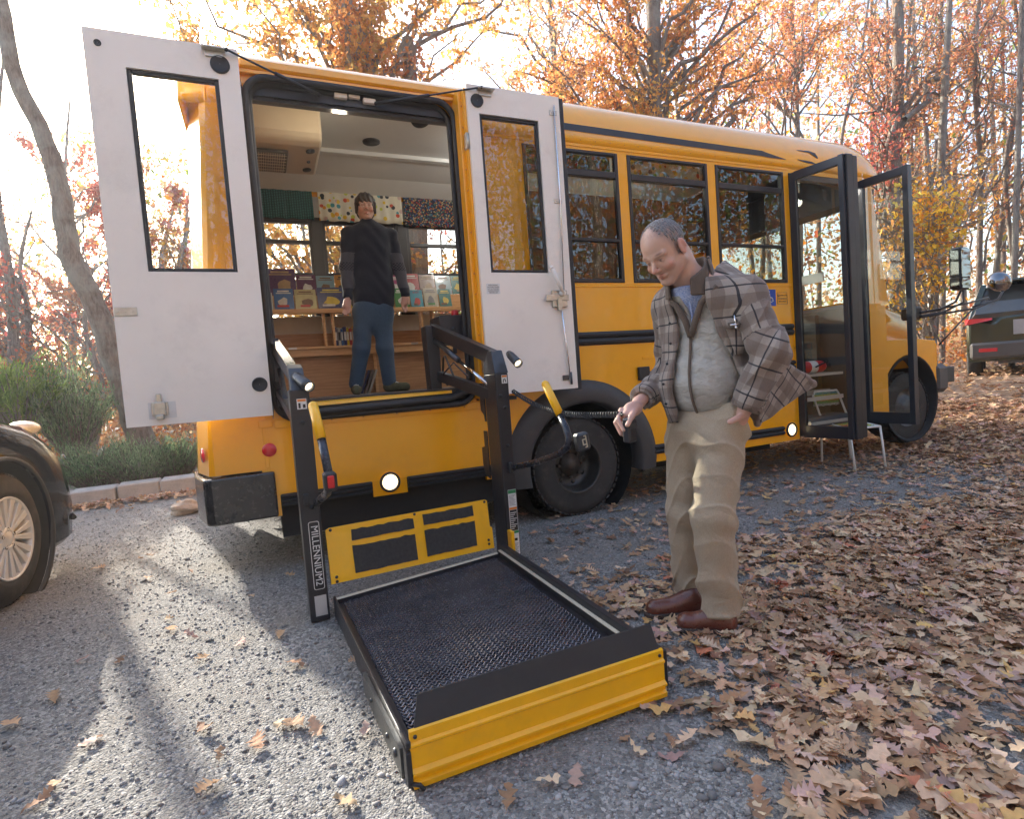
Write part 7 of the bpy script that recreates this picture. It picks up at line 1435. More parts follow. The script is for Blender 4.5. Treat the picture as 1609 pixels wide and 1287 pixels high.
def man_hand(P, sc=1.0):
    """right hand: back of the hand up, fingers hanging round the control box, thumb on its top"""
    w = RW; k = mp(986, 652, 1.96); dirh = (k - w); dirh = dirh / np.linalg.norm(dirh)
    palm = smin(s_cone(P, w, k, 0.026, 0.024), s_ell(P, (w + k) / 2 + V3((-0.01, -0.012, 0)), (0.044, 0.026, 0.03)), 0.02)
    ft = [((978, 650, 1.985), (972, 664, 1.975), (974, 676, 1.955), 0.0095), ((981, 651, 1.96), (976, 668, 1.945), (980, 682, 1.925), 0.0098), ((985, 653, 1.935), (983, 670, 1.915), (987, 682, 1.905), 0.0092), ((990, 654, 1.915), (991, 668, 1.895), (994, 678, 1.89), 0.0085)]
    f = None
    for i, (a, b, c, r) in enumerate(((mp(976, 644, 1.99), mp(971, 660, 1.955), mp(980, 676, 1.925), 0.0098), (mp(974, 648, 2.005), mp(968, 664, 1.98), mp(976, 682, 1.955), 0.0100), (mp(978, 650, 2.02), mp(972, 668, 2.0), mp(980, 684, 1.975), 0.0095), (mp(984, 650, 2.035), mp(980, 666, 2.02), mp(986, 680, 2.0), 0.0085))):
        d = smin(s_cone(P, a, b, r * 1.08, r), s_cone(P, b, c, r, r * 0.82), 0.004); f = d if f is None else np.minimum(f, d)
    th = smin(s_cone(P, w * 0.45 + k * 0.55 + V3((0.0, -0.02, 0)), mp(992, 655, 1.915), 0.015, 0.0125), s_cone(P, mp(992, 655, 1.915), mp(986, 668, 1.905), 0.0122, 0.0095), 0.006)
    return smin(smin(palm, f, 0.010), th, 0.010)
def man_body(P):
    d = head_sdf(P, Hc, HM, HS); d = smin(d, s_cone(P, Hc + HM @ V3((-0.045, 0, -0.04)), NK + V3((0, 0, -0.03)), 0.062, 0.066), 0.03); d = smin(d, s_ell(P, CH_, (0.09, 0.15, 0.2), TF), 0.05); d = smin(d, s_ell(P, BE, (0.10, 0.13, 0.16), TF), 0.05); d = smin(d, s_ell(P, PE, (0.09, 0.13, 0.11), TF), 0.05)
    for a, b, r0, r1 in ((NK, RS, .05, .05), (NK, LS_, .05, .05), (RS, RE_, .045, .036), (LS_, LE_, .045, .036), (RE_, RW, .036, .026), (LE_, LW, .036, .027), (RH, RK, .075, .052), (LH, LK, .075, .052), (RK, RA, .048, .034), (LK, LA, .048, .034)): d = smin(d, s_cone(P, a, b, r0, r1), 0.025)
    for A_, T_ in ((RA, mp(1040, 955, 2.07)), (LA, mp(1090, 972, 1.84))): d = smin(d, s_cone(P, A_ - V3((0, 0, 0.03)), T_, 0.033, 0.026), 0.02)
    d = smin(d, man_hand(P), 0.012)
    # left hand going into the trouser pocket, thumb outside
    k = mp(1156, 672, 1.735); d = smin(d, s_cone(P, LW, k, 0.027, 0.032), 0.012); d = smin(d, s_cone(P, LW + V3((-0.01, 0.0, -0.03)), mp(1147, 663, 1.685), 0.014, 0.011), 0.006)
    for j in range(4): d = smin(d, s_cone(P, k + V3((0.0, 0.0, 0.0)) + Ld * (0.012 * (j - 1.5)) - V3((0, 0, 0.0)), k + Ld * (0.013 * (j - 1.5)) + V3((-0.02, 0.03, -0.075 - 0.006 * (j % 2))), 0.011, 0.008), 0.004)
    return d
def man_col(V):
    c = head_col(V, Hc, HM, HS, (0.56, 0.36, 0.275)); hand = V[:, 2] < 1.2; c[hand] = (0.58, 0.36, 0.29); q = ((V - V3(Hc)) @ HM) / HS; Q1 = np.abs(q[:, 1]); w = np.clip((-0.040 - q[:, 2]) / 0.02, 0, 1) * np.clip((q[:, 0] - 0.0) / 0.03, 0, 1) * (~hand); lip = (np.abs(q[:, 1]) < 0.022) & (q[:, 2] > -0.078) & (q[:, 2] < -0.054) & (q[:, 0] > 0.08); w[lip] = 0; w = (w * 0.30)[:, None]; c = c * (1 - w) + np.array((0.26, 0.21, 0.20)) * w
    nz = 0.5 + 0.25 * np.sin(q[:, 2] * 310 + 9 * np.sin(q[:, 1] * 140)) + 0.25 * np.sin(q[:, 1] * 350 + 7 * np.sin(q[:, 0] * 170))
    line = q[:, 0] - 0.045 + 0.012 * np.cos(Q1 * 75) + np.clip(0.05 - q[:, 2], 0, 1) * 0.25; w2 = np.clip(0.5 - line / 0.022, 0, 1) * np.clip((q[:, 2] + 0.03) / 0.015, 0, 1) * (~hand); w2 = w2 * (0.55 + 0.45 * nz); top = np.clip((q[:, 2] - 0.075) / 0.02, 0, 1) * np.clip((0.095 - q[:, 0]) / 0.03, 0, 1) * 0.45 * nz * (~hand); w2 = np.maximum(w2, top)
    c = c * (1 - w2[:, None]) + np.array((0.12, 0.105, 0.10)) * w2[:, None]; ear = (Q1 > 0.079) & (np.abs(q[:, 0] + 0.005) < 0.03); c[ear] = (0.60, 0.30, 0.23)
    fold = np.exp(-((np.abs(q[:, 1]) - (0.024 + 0.36 * np.clip(-0.025 - q[:, 2], 0, 0.05))) / 0.003) ** 2) * (q[:, 2] < -0.024) * (q[:, 2] > -0.058) * (q[:, 0] > 0.06) * 0.28; c = c * (1 - fold[:, None] * 0.6); return c
lo, hi = (1.20, 1.45, -0.01), (2.15, 2.35, 1.76)
MAN = sdf_obj('person', man_body, lo, hi, 0.004, SKIN, None, cols=man_col)
tag(MAN, 'balding person in an open plaid jacket and khaki trousers standing beside the lift, looking down', 'person')
# hair: short grey fringe round the back and sides
def man_hair(P):
    q = ((P - V3(Hc)) @ HM) / HS; ng = 0.005 * np.sin(q[:, 2] * 190 + 7 * np.sin(q[:, 1] * 90)) + 0.005 * np.sin(q[:, 1] * 240 + 5 * np.sin(q[:, 0] * 130)); d = s_ell(q, (-0.009, 0, 0.046), (0.1030, 0.0780, 0.0852)) + ng * 0.22; ay = np.abs(q[:, 1])
    line = q[:, 0] - (0.030 - 0.012 * np.cos(ay * 75)) + np.clip(0.05 - q[:, 2], 0, 1) * 0.25 + ng * 1.3 ; low = -(q[:, 2] + 0.028 - np.clip(-q[:, 0], 0, 1) * 0.0); d = smax(d, line, 0.006); d = smax(d, low - 0.0, 0.006); d = smax(d, -(s_ell(np.stack([q[:, 0], ay, q[:, 2]], 1), (-0.004, 0.086, -0.004), (0.026, 0.016, 0.038))), 0.004)
    d = smax(d, -(s_ell(q, (-0.008, 0, 0.045), (0.099, 0.074, 0.081))), 0.002); return d * HS
sdf_obj('hair', man_hair, Hc - 0.16, Hc + 0.16, 0.003, hair_mat('grey_hair', (0.05, 0.045, 0.045), (0.27, 0.25, 0.24), 420), MAN)
def wr(P, f1, a, f2=0.0): return a * np.sin(P[:, 2] * f1 + 4 * np.sin(P[:, 0] * 9 + P[:, 1] * 7) + f2)
def torso(P, e=0.0):
    sh = smin(s_cone(P, NK + V3((0, 0, -0.055)), RS + V3((0.0, 0, -0.01)), 0.068 + e, 0.062 + e), s_cone(P, NK + V3((0, 0, -0.055)), LS_ + V3((0, 0, -0.01)), 0.068 + e, 0.062 + e), 0.03)
    d = s_ell(P, CH_ + V3((0.0, 0.0, -0.01)), (0.125 + e, 0.185 + e, 0.21 + e), TF); d = smin(d, s_ell(P, BE + Fd * 0.015, (0.135 + e, 0.165 + e, 0.16 + e), TF), 0.08); return smin(d, sh, 0.07)
def tpc(V):
    q = (V - V3(BE)) @ TF; return np.stack([np.arctan2(q[:, 1], q[:, 0]) * 0.16, V[:, 2], np.zeros(len(V))], -1)
def trousers(P):
    d = s_ell(P, PE + V3((0, 0, -0.02)), (0.125, 0.165, 0.13), TF)
    for h_, k_, a_ in ((RH, RK, RA), (LH, LK, LA)):
        leg = smin(s_cone(P, h_, k_, 0.100, 0.083), s_cone(P, k_, a_ + V3((0, 0, -0.005)), 0.083, 0.079), 0.03); d = smin(d, leg, 0.035)
    d = smin(d, s_cone(P, LH + V3((0.02, -0.05, 0.10)), LH + V3((0, -0.03, -0.08)), 0.055, 0.05), 0.03)
    zk = P[:, 2]; rd = lambda a: (1 - np.abs(np.sin(a))) ** 3; amp = 0.011 * np.exp(-((zk - 0.13) / 0.07) ** 2) + 0.006 * np.exp(-((zk - 0.50) / 0.10) ** 2) + 0.006 * np.exp(-((zk - 0.78) / 0.09) ** 2) + 0.003; d = d - amp * rd(zk * 21 + 2.2 * np.sin(P[:, 0] * 10 + 2 * np.sin(P[:, 1] * 8)) + 9 * P[:, 1]); w_ = 0.0025 + 0.008 * np.exp(-((zk - 0.16) / 0.10) ** 2) + 0.005 * np.exp(-((zk - 0.78) / 0.08) ** 2) + 0.002 * np.exp(-((zk - 0.5) / 0.08) ** 2)
    d = d + w_ * np.sin(zk * 42 + 3.0 * np.sin(P[:, 0] * 14 + 1) + 2.2 * np.sin(P[:, 1] * 17)) * (0.6 + 0.4 * np.sin(zk * 13 + P[:, 1] * 20)); d = smax(d, P[:, 2] - (0.955 + 0.05 * 0), 0.01); hem = 0.062; return smax(d, hem + 0.015 * np.sin(P[:, 0] * 20) - P[:, 2], 0.008)
TRO = sdf_obj('trousers', trousers, (1.35, 1.55, 0.03), (2.1, 2.25, 1.0), 0.006, KHAKI, MAN)
def vest(P):
    d = torso(P, -0.004) + 0.003 * np.sin(P[:, 2] * 70 + 6 * np.sin(P[:, 0] * 11)); d = smax(d, (0.875 - 0.02) - P[:, 2], 0.015); d = smax(d, P[:, 2] - 1.46, 0.02); q = (P - V3(CH_)) @ TF
    # V of the open neck
    u = P[:, 2] - 1.235; v = np.abs(q[:, 1] - 0.012) - np.clip(u, 0, 1) * 0.24; return smax(d, -np.maximum(np.maximum(v, -u), -(q[:, 0] - 0.02)), 0.004)
sdf_obj('quilted_vest', vest, (1.25, 1.5, 0.82), (2.1, 2.3, 1.55), 0.006, QUILT, MAN, pc=tpc)
def shirt(P): d = torso(P, -0.016); d = smax(d, 1.12 - P[:, 2], 0.01); d = smin(d, s_cone(P, NK + V3((0, 0, -0.05)), NK + Fd * 0.025 + V3((0, 0, 0.005)), 0.076, 0.070), 0.02); return smax(d, P[:, 2] - 1.445 - 0.0, 0.01)
sdf_obj('shirt', shirt, (1.3, 1.55, 1.05), (2.05, 2.2, 1.55), 0.005, SHIRT, MAN)
def tw(f_, l_, z_): p = V3(CH_) + Fd * f_ + Ld * l_; return V3((p[0], p[1], z_))
def surf(phi, z_, e=0.0):
    """point on the torso at angle phi (from straight ahead towards the left arm) and height z_"""
    a = math.radians(phi); d_ = Fd * math.cos(a) + Ld * math.sin(a); c0 = V3((BE[0], BE[1], z_)); t_ = np.linspace(0.02, 0.32, 140).astype(np.float32); Q = c0[None] + t_[:, None] * d_[None]; s_ = torso(Q.astype(np.float32), e); i = int(np.argmin(np.abs(s_))); return V3(Q[i])
def strip_obj(name, L, width, th, m_, parent, pc0=0.0):
    m = MB(); 
    for i in range(len(L) - 1): pass
    m.tube([Vector(p) for p in L], th, 6); return m.build(name, m_, parent)
# zip with trim, collar of the vest
strip_obj('vest_zip', [surf(2 + 2 * math.sin(z * 9), z, 0.002) for z in np.linspace(0.868, 1.235, 14)], 0, 0.0065, VTRIM, MAN); 
strip_obj('vest_collar', [surf(2, 1.235, 0.004), surf(-8, 1.30, 0.006), surf(-20, 1.37, 0.008), surf(-42, 1.415, 0.012)], 0, 0.014, VTRIM, MAN); strip_obj('vest_collar', [surf(2, 1.235, 0.004), surf(14, 1.30, 0.006), surf(27, 1.37, 0.008), surf(50, 1.425, 0.014)], 0, 0.014, VTRIM, MAN)
def vcol(P):
    c = NK + V3((0, 0, 0.0)); ax = HM; d = np.abs(s_cone(P, NK + V3((0.0, 0, -0.07)), NK + Fd * 0.03 + V3((0, 0, 0.085)), 0.098, 0.074)) - 0.006; q = (P - V3(NK)) @ TF; d = smax(d, q[:, 2] - 0.085 + 0.85 * np.clip(q[:, 0] + 0.03, 0, 1), 0.005); d = smax(d, -0.085 - q[:, 2], 0.005); ang = np.abs(q[:, 1]) - 0.05; return smax(d, np.minimum(q[:, 0] - 0.055, 0.05 - np.abs(q[:, 1]) + (q[:, 0] < 0) * 1.0 - 0.0) if False else np.where(q[:, 0] > 0, 0.046 - np.abs(q[:, 1]), -1.0), 0.005)
sdf_obj('vest_neck', vcol, NK - 0.16, NK + 0.14, 0.005, VTRIM, MAN)
# open plaid jacket
tail = [mp(1215, 560, 1.72), mp(1278, 603, 1.80), mp(1190, 665, 1.78), mp(1140, 560, 1.98)]
def jacket(P):
    q = (P - V3(BE)) @ TF; ang = np.degrees(np.arctan2(q[:, 1], q[:, 0])); z = P[:, 2]; flare = 0.020 + 0.035 * np.clip(1.15 - z, 0, 0.4) / 0.4
    o_ = torso(P, 0.0) - flare; low = s_ell(P, PE + V3((0.02, 0, 0.0)), (0.15, 0.185, 0.20), TF); o_ = smin(o_, low, 0.05); i_ = smin(torso(P, 0.006), s_ell(P, PE, (0.138, 0.172, 0.19), TF), 0.05); d = smax(o_, -i_, 0.006)
    # opening: right edge hangs nearly straight, left edge sweeps back to the pocketed hand
    aR = -24 - 6 * np.clip((1.2 - z) / 0.4, 0, 1) - 10 * np.clip((z - 1.3) / 0.15, 0, 1); aL = 34 + 62 * np.clip((1.36 - z) / 0.42, 0, 1.25) ** 1.1
    r_ = np.maximum(np.hypot(q[:, 0], q[:, 1]), 0.02); w = np.minimum(ang - aR, aL - ang) * np.pi / 180 * r_ ; d = smax(d, w, 0.008)
    d = smax(d, z - 1.475, 0.01); hemz = 0.80 + 0.10 * np.clip((ang - 10) / 60, 0, 1) - 0.0 * z; d = smax(d, hemz - z, 0.01)
    # tail pushed back behind the left arm
    t1 = s_tri(P, tail[0], tail[1], tail[2], 0.012); t2 = s_tri(P, tail[0], tail[3], tail[2], 0.014); t3 = s_tri(P, tail[0], tail[1], tail[3], 0.012); d = smin(d, smin(smin(t1, t2, 0.02), t3, 0.02), 0.025)
    # sleeves
    rs_ = smin(s_cone(P, RS, RE_, 0.074, 0.066), s_cone(P, RE_, RW + (RE_ - RW) * 0.12, 0.066, 0.050), 0.03); ls_ = smin(s_cone(P, LS_ + V3((0.0, 0.01, 0.0)), LE_, 0.078, 0.070), s_cone(P, LE_, LW, 0.070, 0.056), 0.03)
    fold = 0.005 * np.sin(z * 55 + 5 * np.sin(P[:, 0] * 12) + P[:, 1] * 30) * np.exp(-((z - LE_[2]) / 0.14) ** 2); ls_ = ls_ + fold * 1.2 - 0.008 * (1 - np.abs(np.sin(z * 20 + 3 * np.sin(P[:, 0] * 9) + 14 * P[:, 1]))) ** 3; rs_ = rs_ + fold
    ls_ = smax(ls_, -s_cone(P, LW + (LW - LE_) * 0.5, LW - (LW - LE_) * 0.02, 0.042, 0.040), 0.004); rs_ = smax(rs_, -s_cone(P, RW + (RW - RE_) * 0.5, RW - (RW - RE_) * 0.05, 0.036, 0.036), 0.004)
    cutL = ((P - (LW + (LW - LE_) * 0.04)) @ ((LW - LE_) / np.linalg.norm(LW - LE_))); cutR = ((P - (RW - (RW - RE_) * 0.08)) @ ((RW - RE_) / np.linalg.norm(RW - RE_))); ls_ = smax(ls_, cutL, 0.004); rs_ = smax(rs_, cutR, 0.004)
    d = smin(d, ls_, 0.022); d = smin(d, rs_, 0.022)
    # cuffs
    for w_, e_, r0 in ((LW, LE_, 0.060), (RW + (RE_ - RW) * 0.10, RE_, 0.055)):
        dd = (e_ - w_) / np.linalg.norm(e_ - w_); c_ = np.abs(s_cone(P, w_ + dd * 0.004, w_ + dd * 0.062, r0, r0 + 0.002)) - 0.004; tt = (P - w_) @ dd; c_ = smax(c_, np.abs(tt - 0.032) - 0.034, 0.004); d = smin(d, c_, 0.004)
    d = smax(d, -(s_cone(P, Hc + HM @ V3((-0.03, 0, -0.04)), NK + V3((0, 0, -0.02)), 0.085, 0.088)), 0.008); d = d + 0.0028 * np.sin(z * 38 + 5 * np.sin(P[:, 0] * 8 + P[:, 1] * 9)); return d
def jpc(V):
    q = (V - V3(BE)) @ TF; pc = np.stack([np.arctan2(q[:, 1], q[:, 0]) * 0.19 + 0.02, V[:, 2], np.zeros(len(V))], -1); Vf = V.astype(np.float32); dt = torso(Vf, 0.03); arms = [(LS_, LE_, 0.0), (LE_, LW, 1), (RS, RE_, 0.0), (RE_, RW, 1)]
    for a, b, s_ in arms:
        d_ = s_cone(Vf, a, b, 0.075, 0.062); k = (d_ < dt - 0.004) & (d_ < 0.03); ax = (b - a) / np.linalg.norm(b - a); t_ = (V - a) @ ax; rel = V - a - t_[:, None] * ax; e1 = np.cross(ax, Fd + 0.2); e1 /= np.linalg.norm(e1); e2 = np.cross(ax, e1); an = np.arctan2(rel @ e2, rel @ e1); pc[k] = np.stack([an * 0.075 + 0.03, t_ + s_ * 0.24 + 0.05, 0 * t_], -1)[k]
    tl = (V[:, 0] > 1.93) & (V[:, 2] < 1.12) & (s_tri(Vf, tail[0], tail[1], tail[2], 0.02) < 0.02); pc[tl] = np.stack([(V - tail[0]) @ V3((0.75, 0.3, -0.5)), (V - tail[0]) @ V3((0.5, 0.0, 0.8)), 0 * V[:, 0]], -1)[tl]; return pc
sdf_obj('plaid_jacket', jacket, (1.25, 1.4, 0.72), (2.3, 2.4, 1.55), 0.0055, PLAID, MAN, pc=jpc, margin=0.03)
# jacket collar leaves
def collar(P):
    d = None
    for s_ in (-1, 1):
        a = tw(0.02, s_ * 0.078, 1.515); b = tw(-0.06, s_ * 0.075, 1.545); c = tw(0.115, s_ * 0.075, 1.395); e = tw(0.06, s_ * 0.185, 1.425); g = tw(-0.07, s_ * 0.15, 1.475)
        t_ = np.minimum(s_tri(P, a, c, e, 0.007), s_tri(P, a, b, e, 0.007)); t_ = np.minimum(t_, s_tri(P, b, g, e, 0.007)); d = t_ if d is None else np.minimum(d, t_)
    back = np.abs(s_cone(P, NK + V3((0, 0, -0.06)), NK + Fd * 0.03 + V3((0, 0, 0.09)), 0.112, 0.088)) - 0.006; q = (P - V3(NK)) @ TF; back = smax(back, q[:, 0] - 0.01, 0.006); back = smax(back, np.abs(q[:, 2] - 0.015) - 0.06, 0.006); return smin(d, back, 0.01)
sdf_obj('jacket_collar', collar, (1.35, 1.6, 1.30), (2.0, 2.2, 1.62), 0.0045, PLAID, MAN, pc=lambda V: np.stack([V[:, 0] * 1.2 + V[:, 1] * 0.4, V[:, 2] * 1.1 + V[:, 1] * 0.5, V[:, 0] * 0], -1))
# chest pocket with flap, clipped silver key ring, buttons
def on_j(phi, z_, e=0.026): return surf(phi, z_, e)
m = MB(); pk = [on_j(52, 1.275), on_j(86, 1.285), on_j(92, 1.16), on_j(64, 1.145)]; nrm = Fd * math.cos(R_(70)) + Ld * math.sin(R_(70)); off_ = V3(nrm) * 0.010
def patch(name, pts, th, m_, parent, pcoff=0.0):
    c = sum(pts) / len(pts); k = 6; V = []; 
    for i in range(k + 1):
        for j in range(k + 1):
            u, v = i / k, j / k; p = pts[0] * (1 - u) * (1 - v) + pts[1] * u * (1 - v) + pts[2] * u * v + pts[3] * (1 - u) * v; V.append(V3(p) + V3(nrm) * (0.010 * math.sin(math.pi * u) * math.sin(math.pi * v)))
    F = [[i * (k + 1) + j, (i + 1) * (k + 1) + j, (i + 1) * (k + 1) + j + 1, i * (k + 1) + j + 1] for i in range(k) for j in range(k)]; V = np.array(V); A_ = jpc(V); L_ = np.array(tuple(wloc(parent)))
    me = npmesh(name, V - L_, np.array(F), np.full(len(F), 4), True, None, {'pc': A_}); o = link(name, me, m_, parent); s_ = o.modifiers.new('t', 'SOLIDIFY'); s_.thickness = th; s_.offset = 0; return o
pk_o = patch('chest_pocket', [p + off_ for p in pk], 0.006, PLAID, MAN); patch('pocket_flap', [on_j(48, 1.285) + off_ * 1.5, on_j(90, 1.30) + off_ * 1.5, on_j(90, 1.272) + off_ * 2.2, on_j(50, 1.250) + off_ * 2.2], 0.006, PLAID, MAN)
patch('pocket_opening', [on_j(54, 1.272) + off_ * 2.0, on_j(86, 1.284) + off_ * 2.0, on_j(86, 1.266) + off_ * 2.6, on_j(56, 1.246) + off_ * 2.6], 0.004, VTRIM, MAN)
m = MB(); p0 = Vector(on_j(58, 1.30) + off_ * 3.2); m.tube([p0, p0 + Vector((0.002, -0.004, -0.045))], 0.003, 8); m.tube([p0 + Vector((-0.02, 0.004, -0.038)), p0 + Vector((0.022, -0.010, -0.036))], 0.004, 8); m.ico(p0 + Vector((0.0, -0.006, -0.048)), 0.007, 1); m.build('silver_clip', CHR, MAN)
for z in (1.30, 1.215, 1.13, 1.045, 0.96, 0.88):
    p = surf(-31 - (2 if z < 1.1 else 0), z, 0.034 + 0.03 * max(0, 1.15 - z) / 0.4); m = MB(); m.ico(Vector(p), 0.0065, 1); m.build('jacket_button', BLKR, MAN)
strip_obj('shirt_placket', [surf(4, z, -0.010) for z in np.linspace(1.25, 1.40, 5)], 0, 0.005, SHIRT, MAN)
def shoe(toe, heel, ankle, h_=0.05):
    toe, heel = V3(toe), V3(heel)
    def f(P):
        ax = toe - heel; L_ = np.linalg.norm(ax); ax = ax / L_; d = s_cone(P, heel + ax * 0.045 + V3((0, 0, 0.045)), toe - ax * 0.045 + V3((0, 0, 0.036)), 0.040, 0.041); d = smin(d, s_cone(P, heel + ax * 0.05 + V3((0, 0, 0.05)), V3(ankle) + V3((0, 0, -0.01)), 0.042, 0.047), 0.03); d = smin(d, s_cone(P, heel + ax * 0.12 + V3((0, 0, 0.055)), heel + ax * 0.06 + V3((0, 0, 0.09)), 0.035, 0.035), 0.03)
        return smax(d, 0.022 - P[:, 2], 0.004)
    def s(P):
        ax = toe - heel; L_ = np.linalg.norm(ax); ax = ax / L_; d = s_cone(P * np.array([1, 1, 0], np.float32), (heel + ax * 0.04) * V3((1, 1, 0)), (toe - ax * 0.042) * V3((1, 1, 0)), 0.042, 0.047); t_ = (P - heel) @ ax; return smax(d, np.abs(P[:, 2] - 0.013) - 0.012, 0.003)
    lo_ = np.minimum(toe, heel) - 0.09; hi_ = np.maximum(toe, heel) + 0.09; lo_[2] = -0.01; hi_[2] = 0.19; o = sdf_obj('shoe', f, lo_, hi_, 0.0045, LEATH, MAN); s2 = sdf_obj('sole', s, lo_, hi_, 0.0045, SOLE, o, margin=0.03)
    lc = MB(); ax = (toe - heel); Ln = np.linalg.norm(ax); ax = ax / Ln; sd_ = np.cross(ax, (0, 0, 1))
    for k in range(4): c = heel + ax * (0.115 + 0.017 * k) + V3((0, 0, 0.098 - 0.007 * k)); lc.tube([Vector(c + sd_ * 0.022 - V3((0, 0, 0.006))), Vector(c), Vector(c - sd_ * 0.022 - V3((0, 0, 0.006)))], 0.0028, 6)
    lc.build('laces', mat('dark_lace', (0.06, 0.025, 0.02), 0.7), o)
shoe(at(1062, 990, 2, 0.0), at(1160, 994, 2, 0.0), (LA[0], LA[1], 0.12)); shoe(at(1014, 970, 2, 0.0), at(1110, 962, 2, 0.0), (RA[0], RA[1], 0.12))
# ---------------------------------------------------------------- the woman in the doorway
WY = 4.80
def wp(px, py, dy=0.0): return V3(aty(px, py, WY + dy))
zf = FL
WH = wp(574, 326); WM = frame((-0.12, -1, -0.06)); WT = frame((-0.15, -1, 0)); WS = 0.93
wNK = wp(577, 353); wCH = wp(582, 385); wBE = wp(584, 430); wPE = wp(586, 478); wRS, wLS = wp(548, 368), wp(613, 370); wRE, wLE = wp(544, 420, -0.02), wp(627, 422, -0.02); wRW, wLW = wp(547, 466, -0.1), wp(637, 462, -0.1)
wRH, wLH = wp(572, 490), wp(600, 490); wRK, wLK = wp(568, 548, -0.03), wp(605, 548, -0.03)
wRA, wLA = wp(559, 598), wp(612, 602); wRA[2] = zf + 0.09; wLA[2] = zf + 0.09
def w_hand(P, w, tip, s_):
    d = (tip - w); L_ = np.linalg.norm(d); d = d / L_; side = V3((s_ * 0.85, -0.5, 0)); k = w + d * 0.085; f = smin(s_cone(P, w, k, 0.022, 0.026), s_cone(P, w + side * 0.004, k + side * 0.01, 0.02, 0.02), 0.015)
    for j, (o_, l_) in enumerate(((-0.024, 0.060), (-0.008, 0.075), (0.008, 0.070), (0.023, 0.055))): a = k + side * o_ * -1 * s_; b = a + d * l_ * 0.55 + V3((0, -0.008, 0)); c = b + d * l_ * 0.45 + V3((-s_ * 0.006, -0.016, 0)); f = smin(f, np.minimum(s_cone(P, a, b, 0.0085, 0.008), s_cone(P, b, c, 0.008, 0.0065)), 0.006)
    return smin(f, s_cone(P, w + d * 0.03 - V3((s_ * 0.02, 0.012, 0)), w + d * 0.09 - V3((s_ * 0.033, 0.022, 0)), 0.011, 0.008), 0.008)
wRT, wLT = wp(543, 498, -0.12), wp(634, 494, -0.12)
def w_body(P):
    d = head_sdf(P, WH, WM, WS, True); d = smin(d, s_cone(P, WH + V3((0, 0.02, -0.06)), wNK + V3((0, 0.01, -0.03)), 0.05, 0.052), 0.02); d = smin(d, s_ell(P, wCH, (0.08, 0.13, 0.17), WT), 0.05); d = smin(d, s_ell(P, wPE, (0.09, 0.13, 0.14), WT), 0.07); d = smin(d, s_cone(P, wCH, wPE, 0.09, 0.09), 0.05)
    for a, b, r0, r1 in ((wRS, wRE, .04, .032), (wLS, wLE, .04, .032), (wRE, wRW, .032, .022), (wLE, wLW, .032, .022), (wRH, wRK, .07, .048), (wLH, wLK, .07, .048), (wRK, wRA, .045, .03), (wLK, wLA, .045, .03)): d = smin(d, s_cone(P, a, b, r0, r1), 0.02)
    d = smin(d, w_hand(P, wRW, wRT, 1), 0.01); return smin(d, w_hand(P, wLW, wLT, -1), 0.01)
def w_col(V): c = head_col(V, WH, WM, WS, (0.40, 0.24, 0.19), True); c[V[:, 2] < 2.1] = (0.52, 0.31, 0.24); return c
WOM = sdf_obj('person', w_body, (0.5, 4.45, zf - 0.01), (1.45, 5.1, 2.80), 0.006, SKIN, None, cols=w_col); tag(WOM, 'person with dark fringe in a navy sweater and jeans standing inside the bus doorway', 'person')
def w_hair(P):
    q = ((P - V3(WH)) @ WM) / WS; ay = np.abs(q[:, 1]); n_ = 0.003 * np.sin(q[:, 1] * 160 + 6 * np.sin(q[:, 2] * 20)); d = s_ell(q, (-0.012, 0, 0.042), (0.113, 0.088, 0.092)) + n_; d = smin(d, s_ell(q, (-0.04, 0, -0.03), (0.07, 0.082, 0.08)), 0.03); d = smin(d, s_cone(np.stack([q[:, 0], np.abs(q[:, 1]), q[:, 2]], 1), (0.03, 0.076, 0.03), (0.01, 0.080, -0.045), 0.018, 0.012), 0.015)
    face = s_ell(q, (0.095, 0, -0.062), (0.075, 0.066, 0.085)); d = smax(d, -face, 0.008); d = smax(d, -0.105 - q[:, 2], 0.01); return smax(d, -s_ell(q, (0.03, 0, -0.09), (0.10, 0.07, 0.10)), 0.008) * WS
sdf_obj('hair', w_hair, WH - 0.17, WH + 0.18, 0.0045, hair_mat('dark_brown_hair', (0.012, 0.009, 0.008), (0.05, 0.035, 0.03), 240), WOM)
def w_sweater(P):
    z = P[:, 2]; d = s_ell(P, wCH + V3((0, 0, -0.02)), (0.115, 0.175, 0.23), WT); d = smin(d, s_ell(P, wBE + V3((0, 0, -0.10)), (0.125, 0.178, 0.36), WT), 0.06); d = smin(d, s_cone(P, wRS, wLS, 0.062, 0.062), 0.05); d = smin(d, s_cone(P, wNK + V3((0, 0, -0.05)), wNK + V3((0, 0, 0.008)), 0.085, 0.060), 0.03)
    for a, b, c in ((wRS, wRE, wRW), (wLS, wLE, wLW)): d = smin(d, smin(s_cone(P, a, b, 0.062, 0.052), s_cone(P, b, c, 0.052, 0.040), 0.02), 0.02)
    d = d + 0.003 * np.sin(z * 45 + 5 * np.sin(P[:, 0] * 13)); low = np.where(np.abs(P[:, 0] - wPE[0]) < 0.205, wp(585, 487)[2] - z, (wRW[2] - 0.01) - z); return smax(d, low, 0.006)
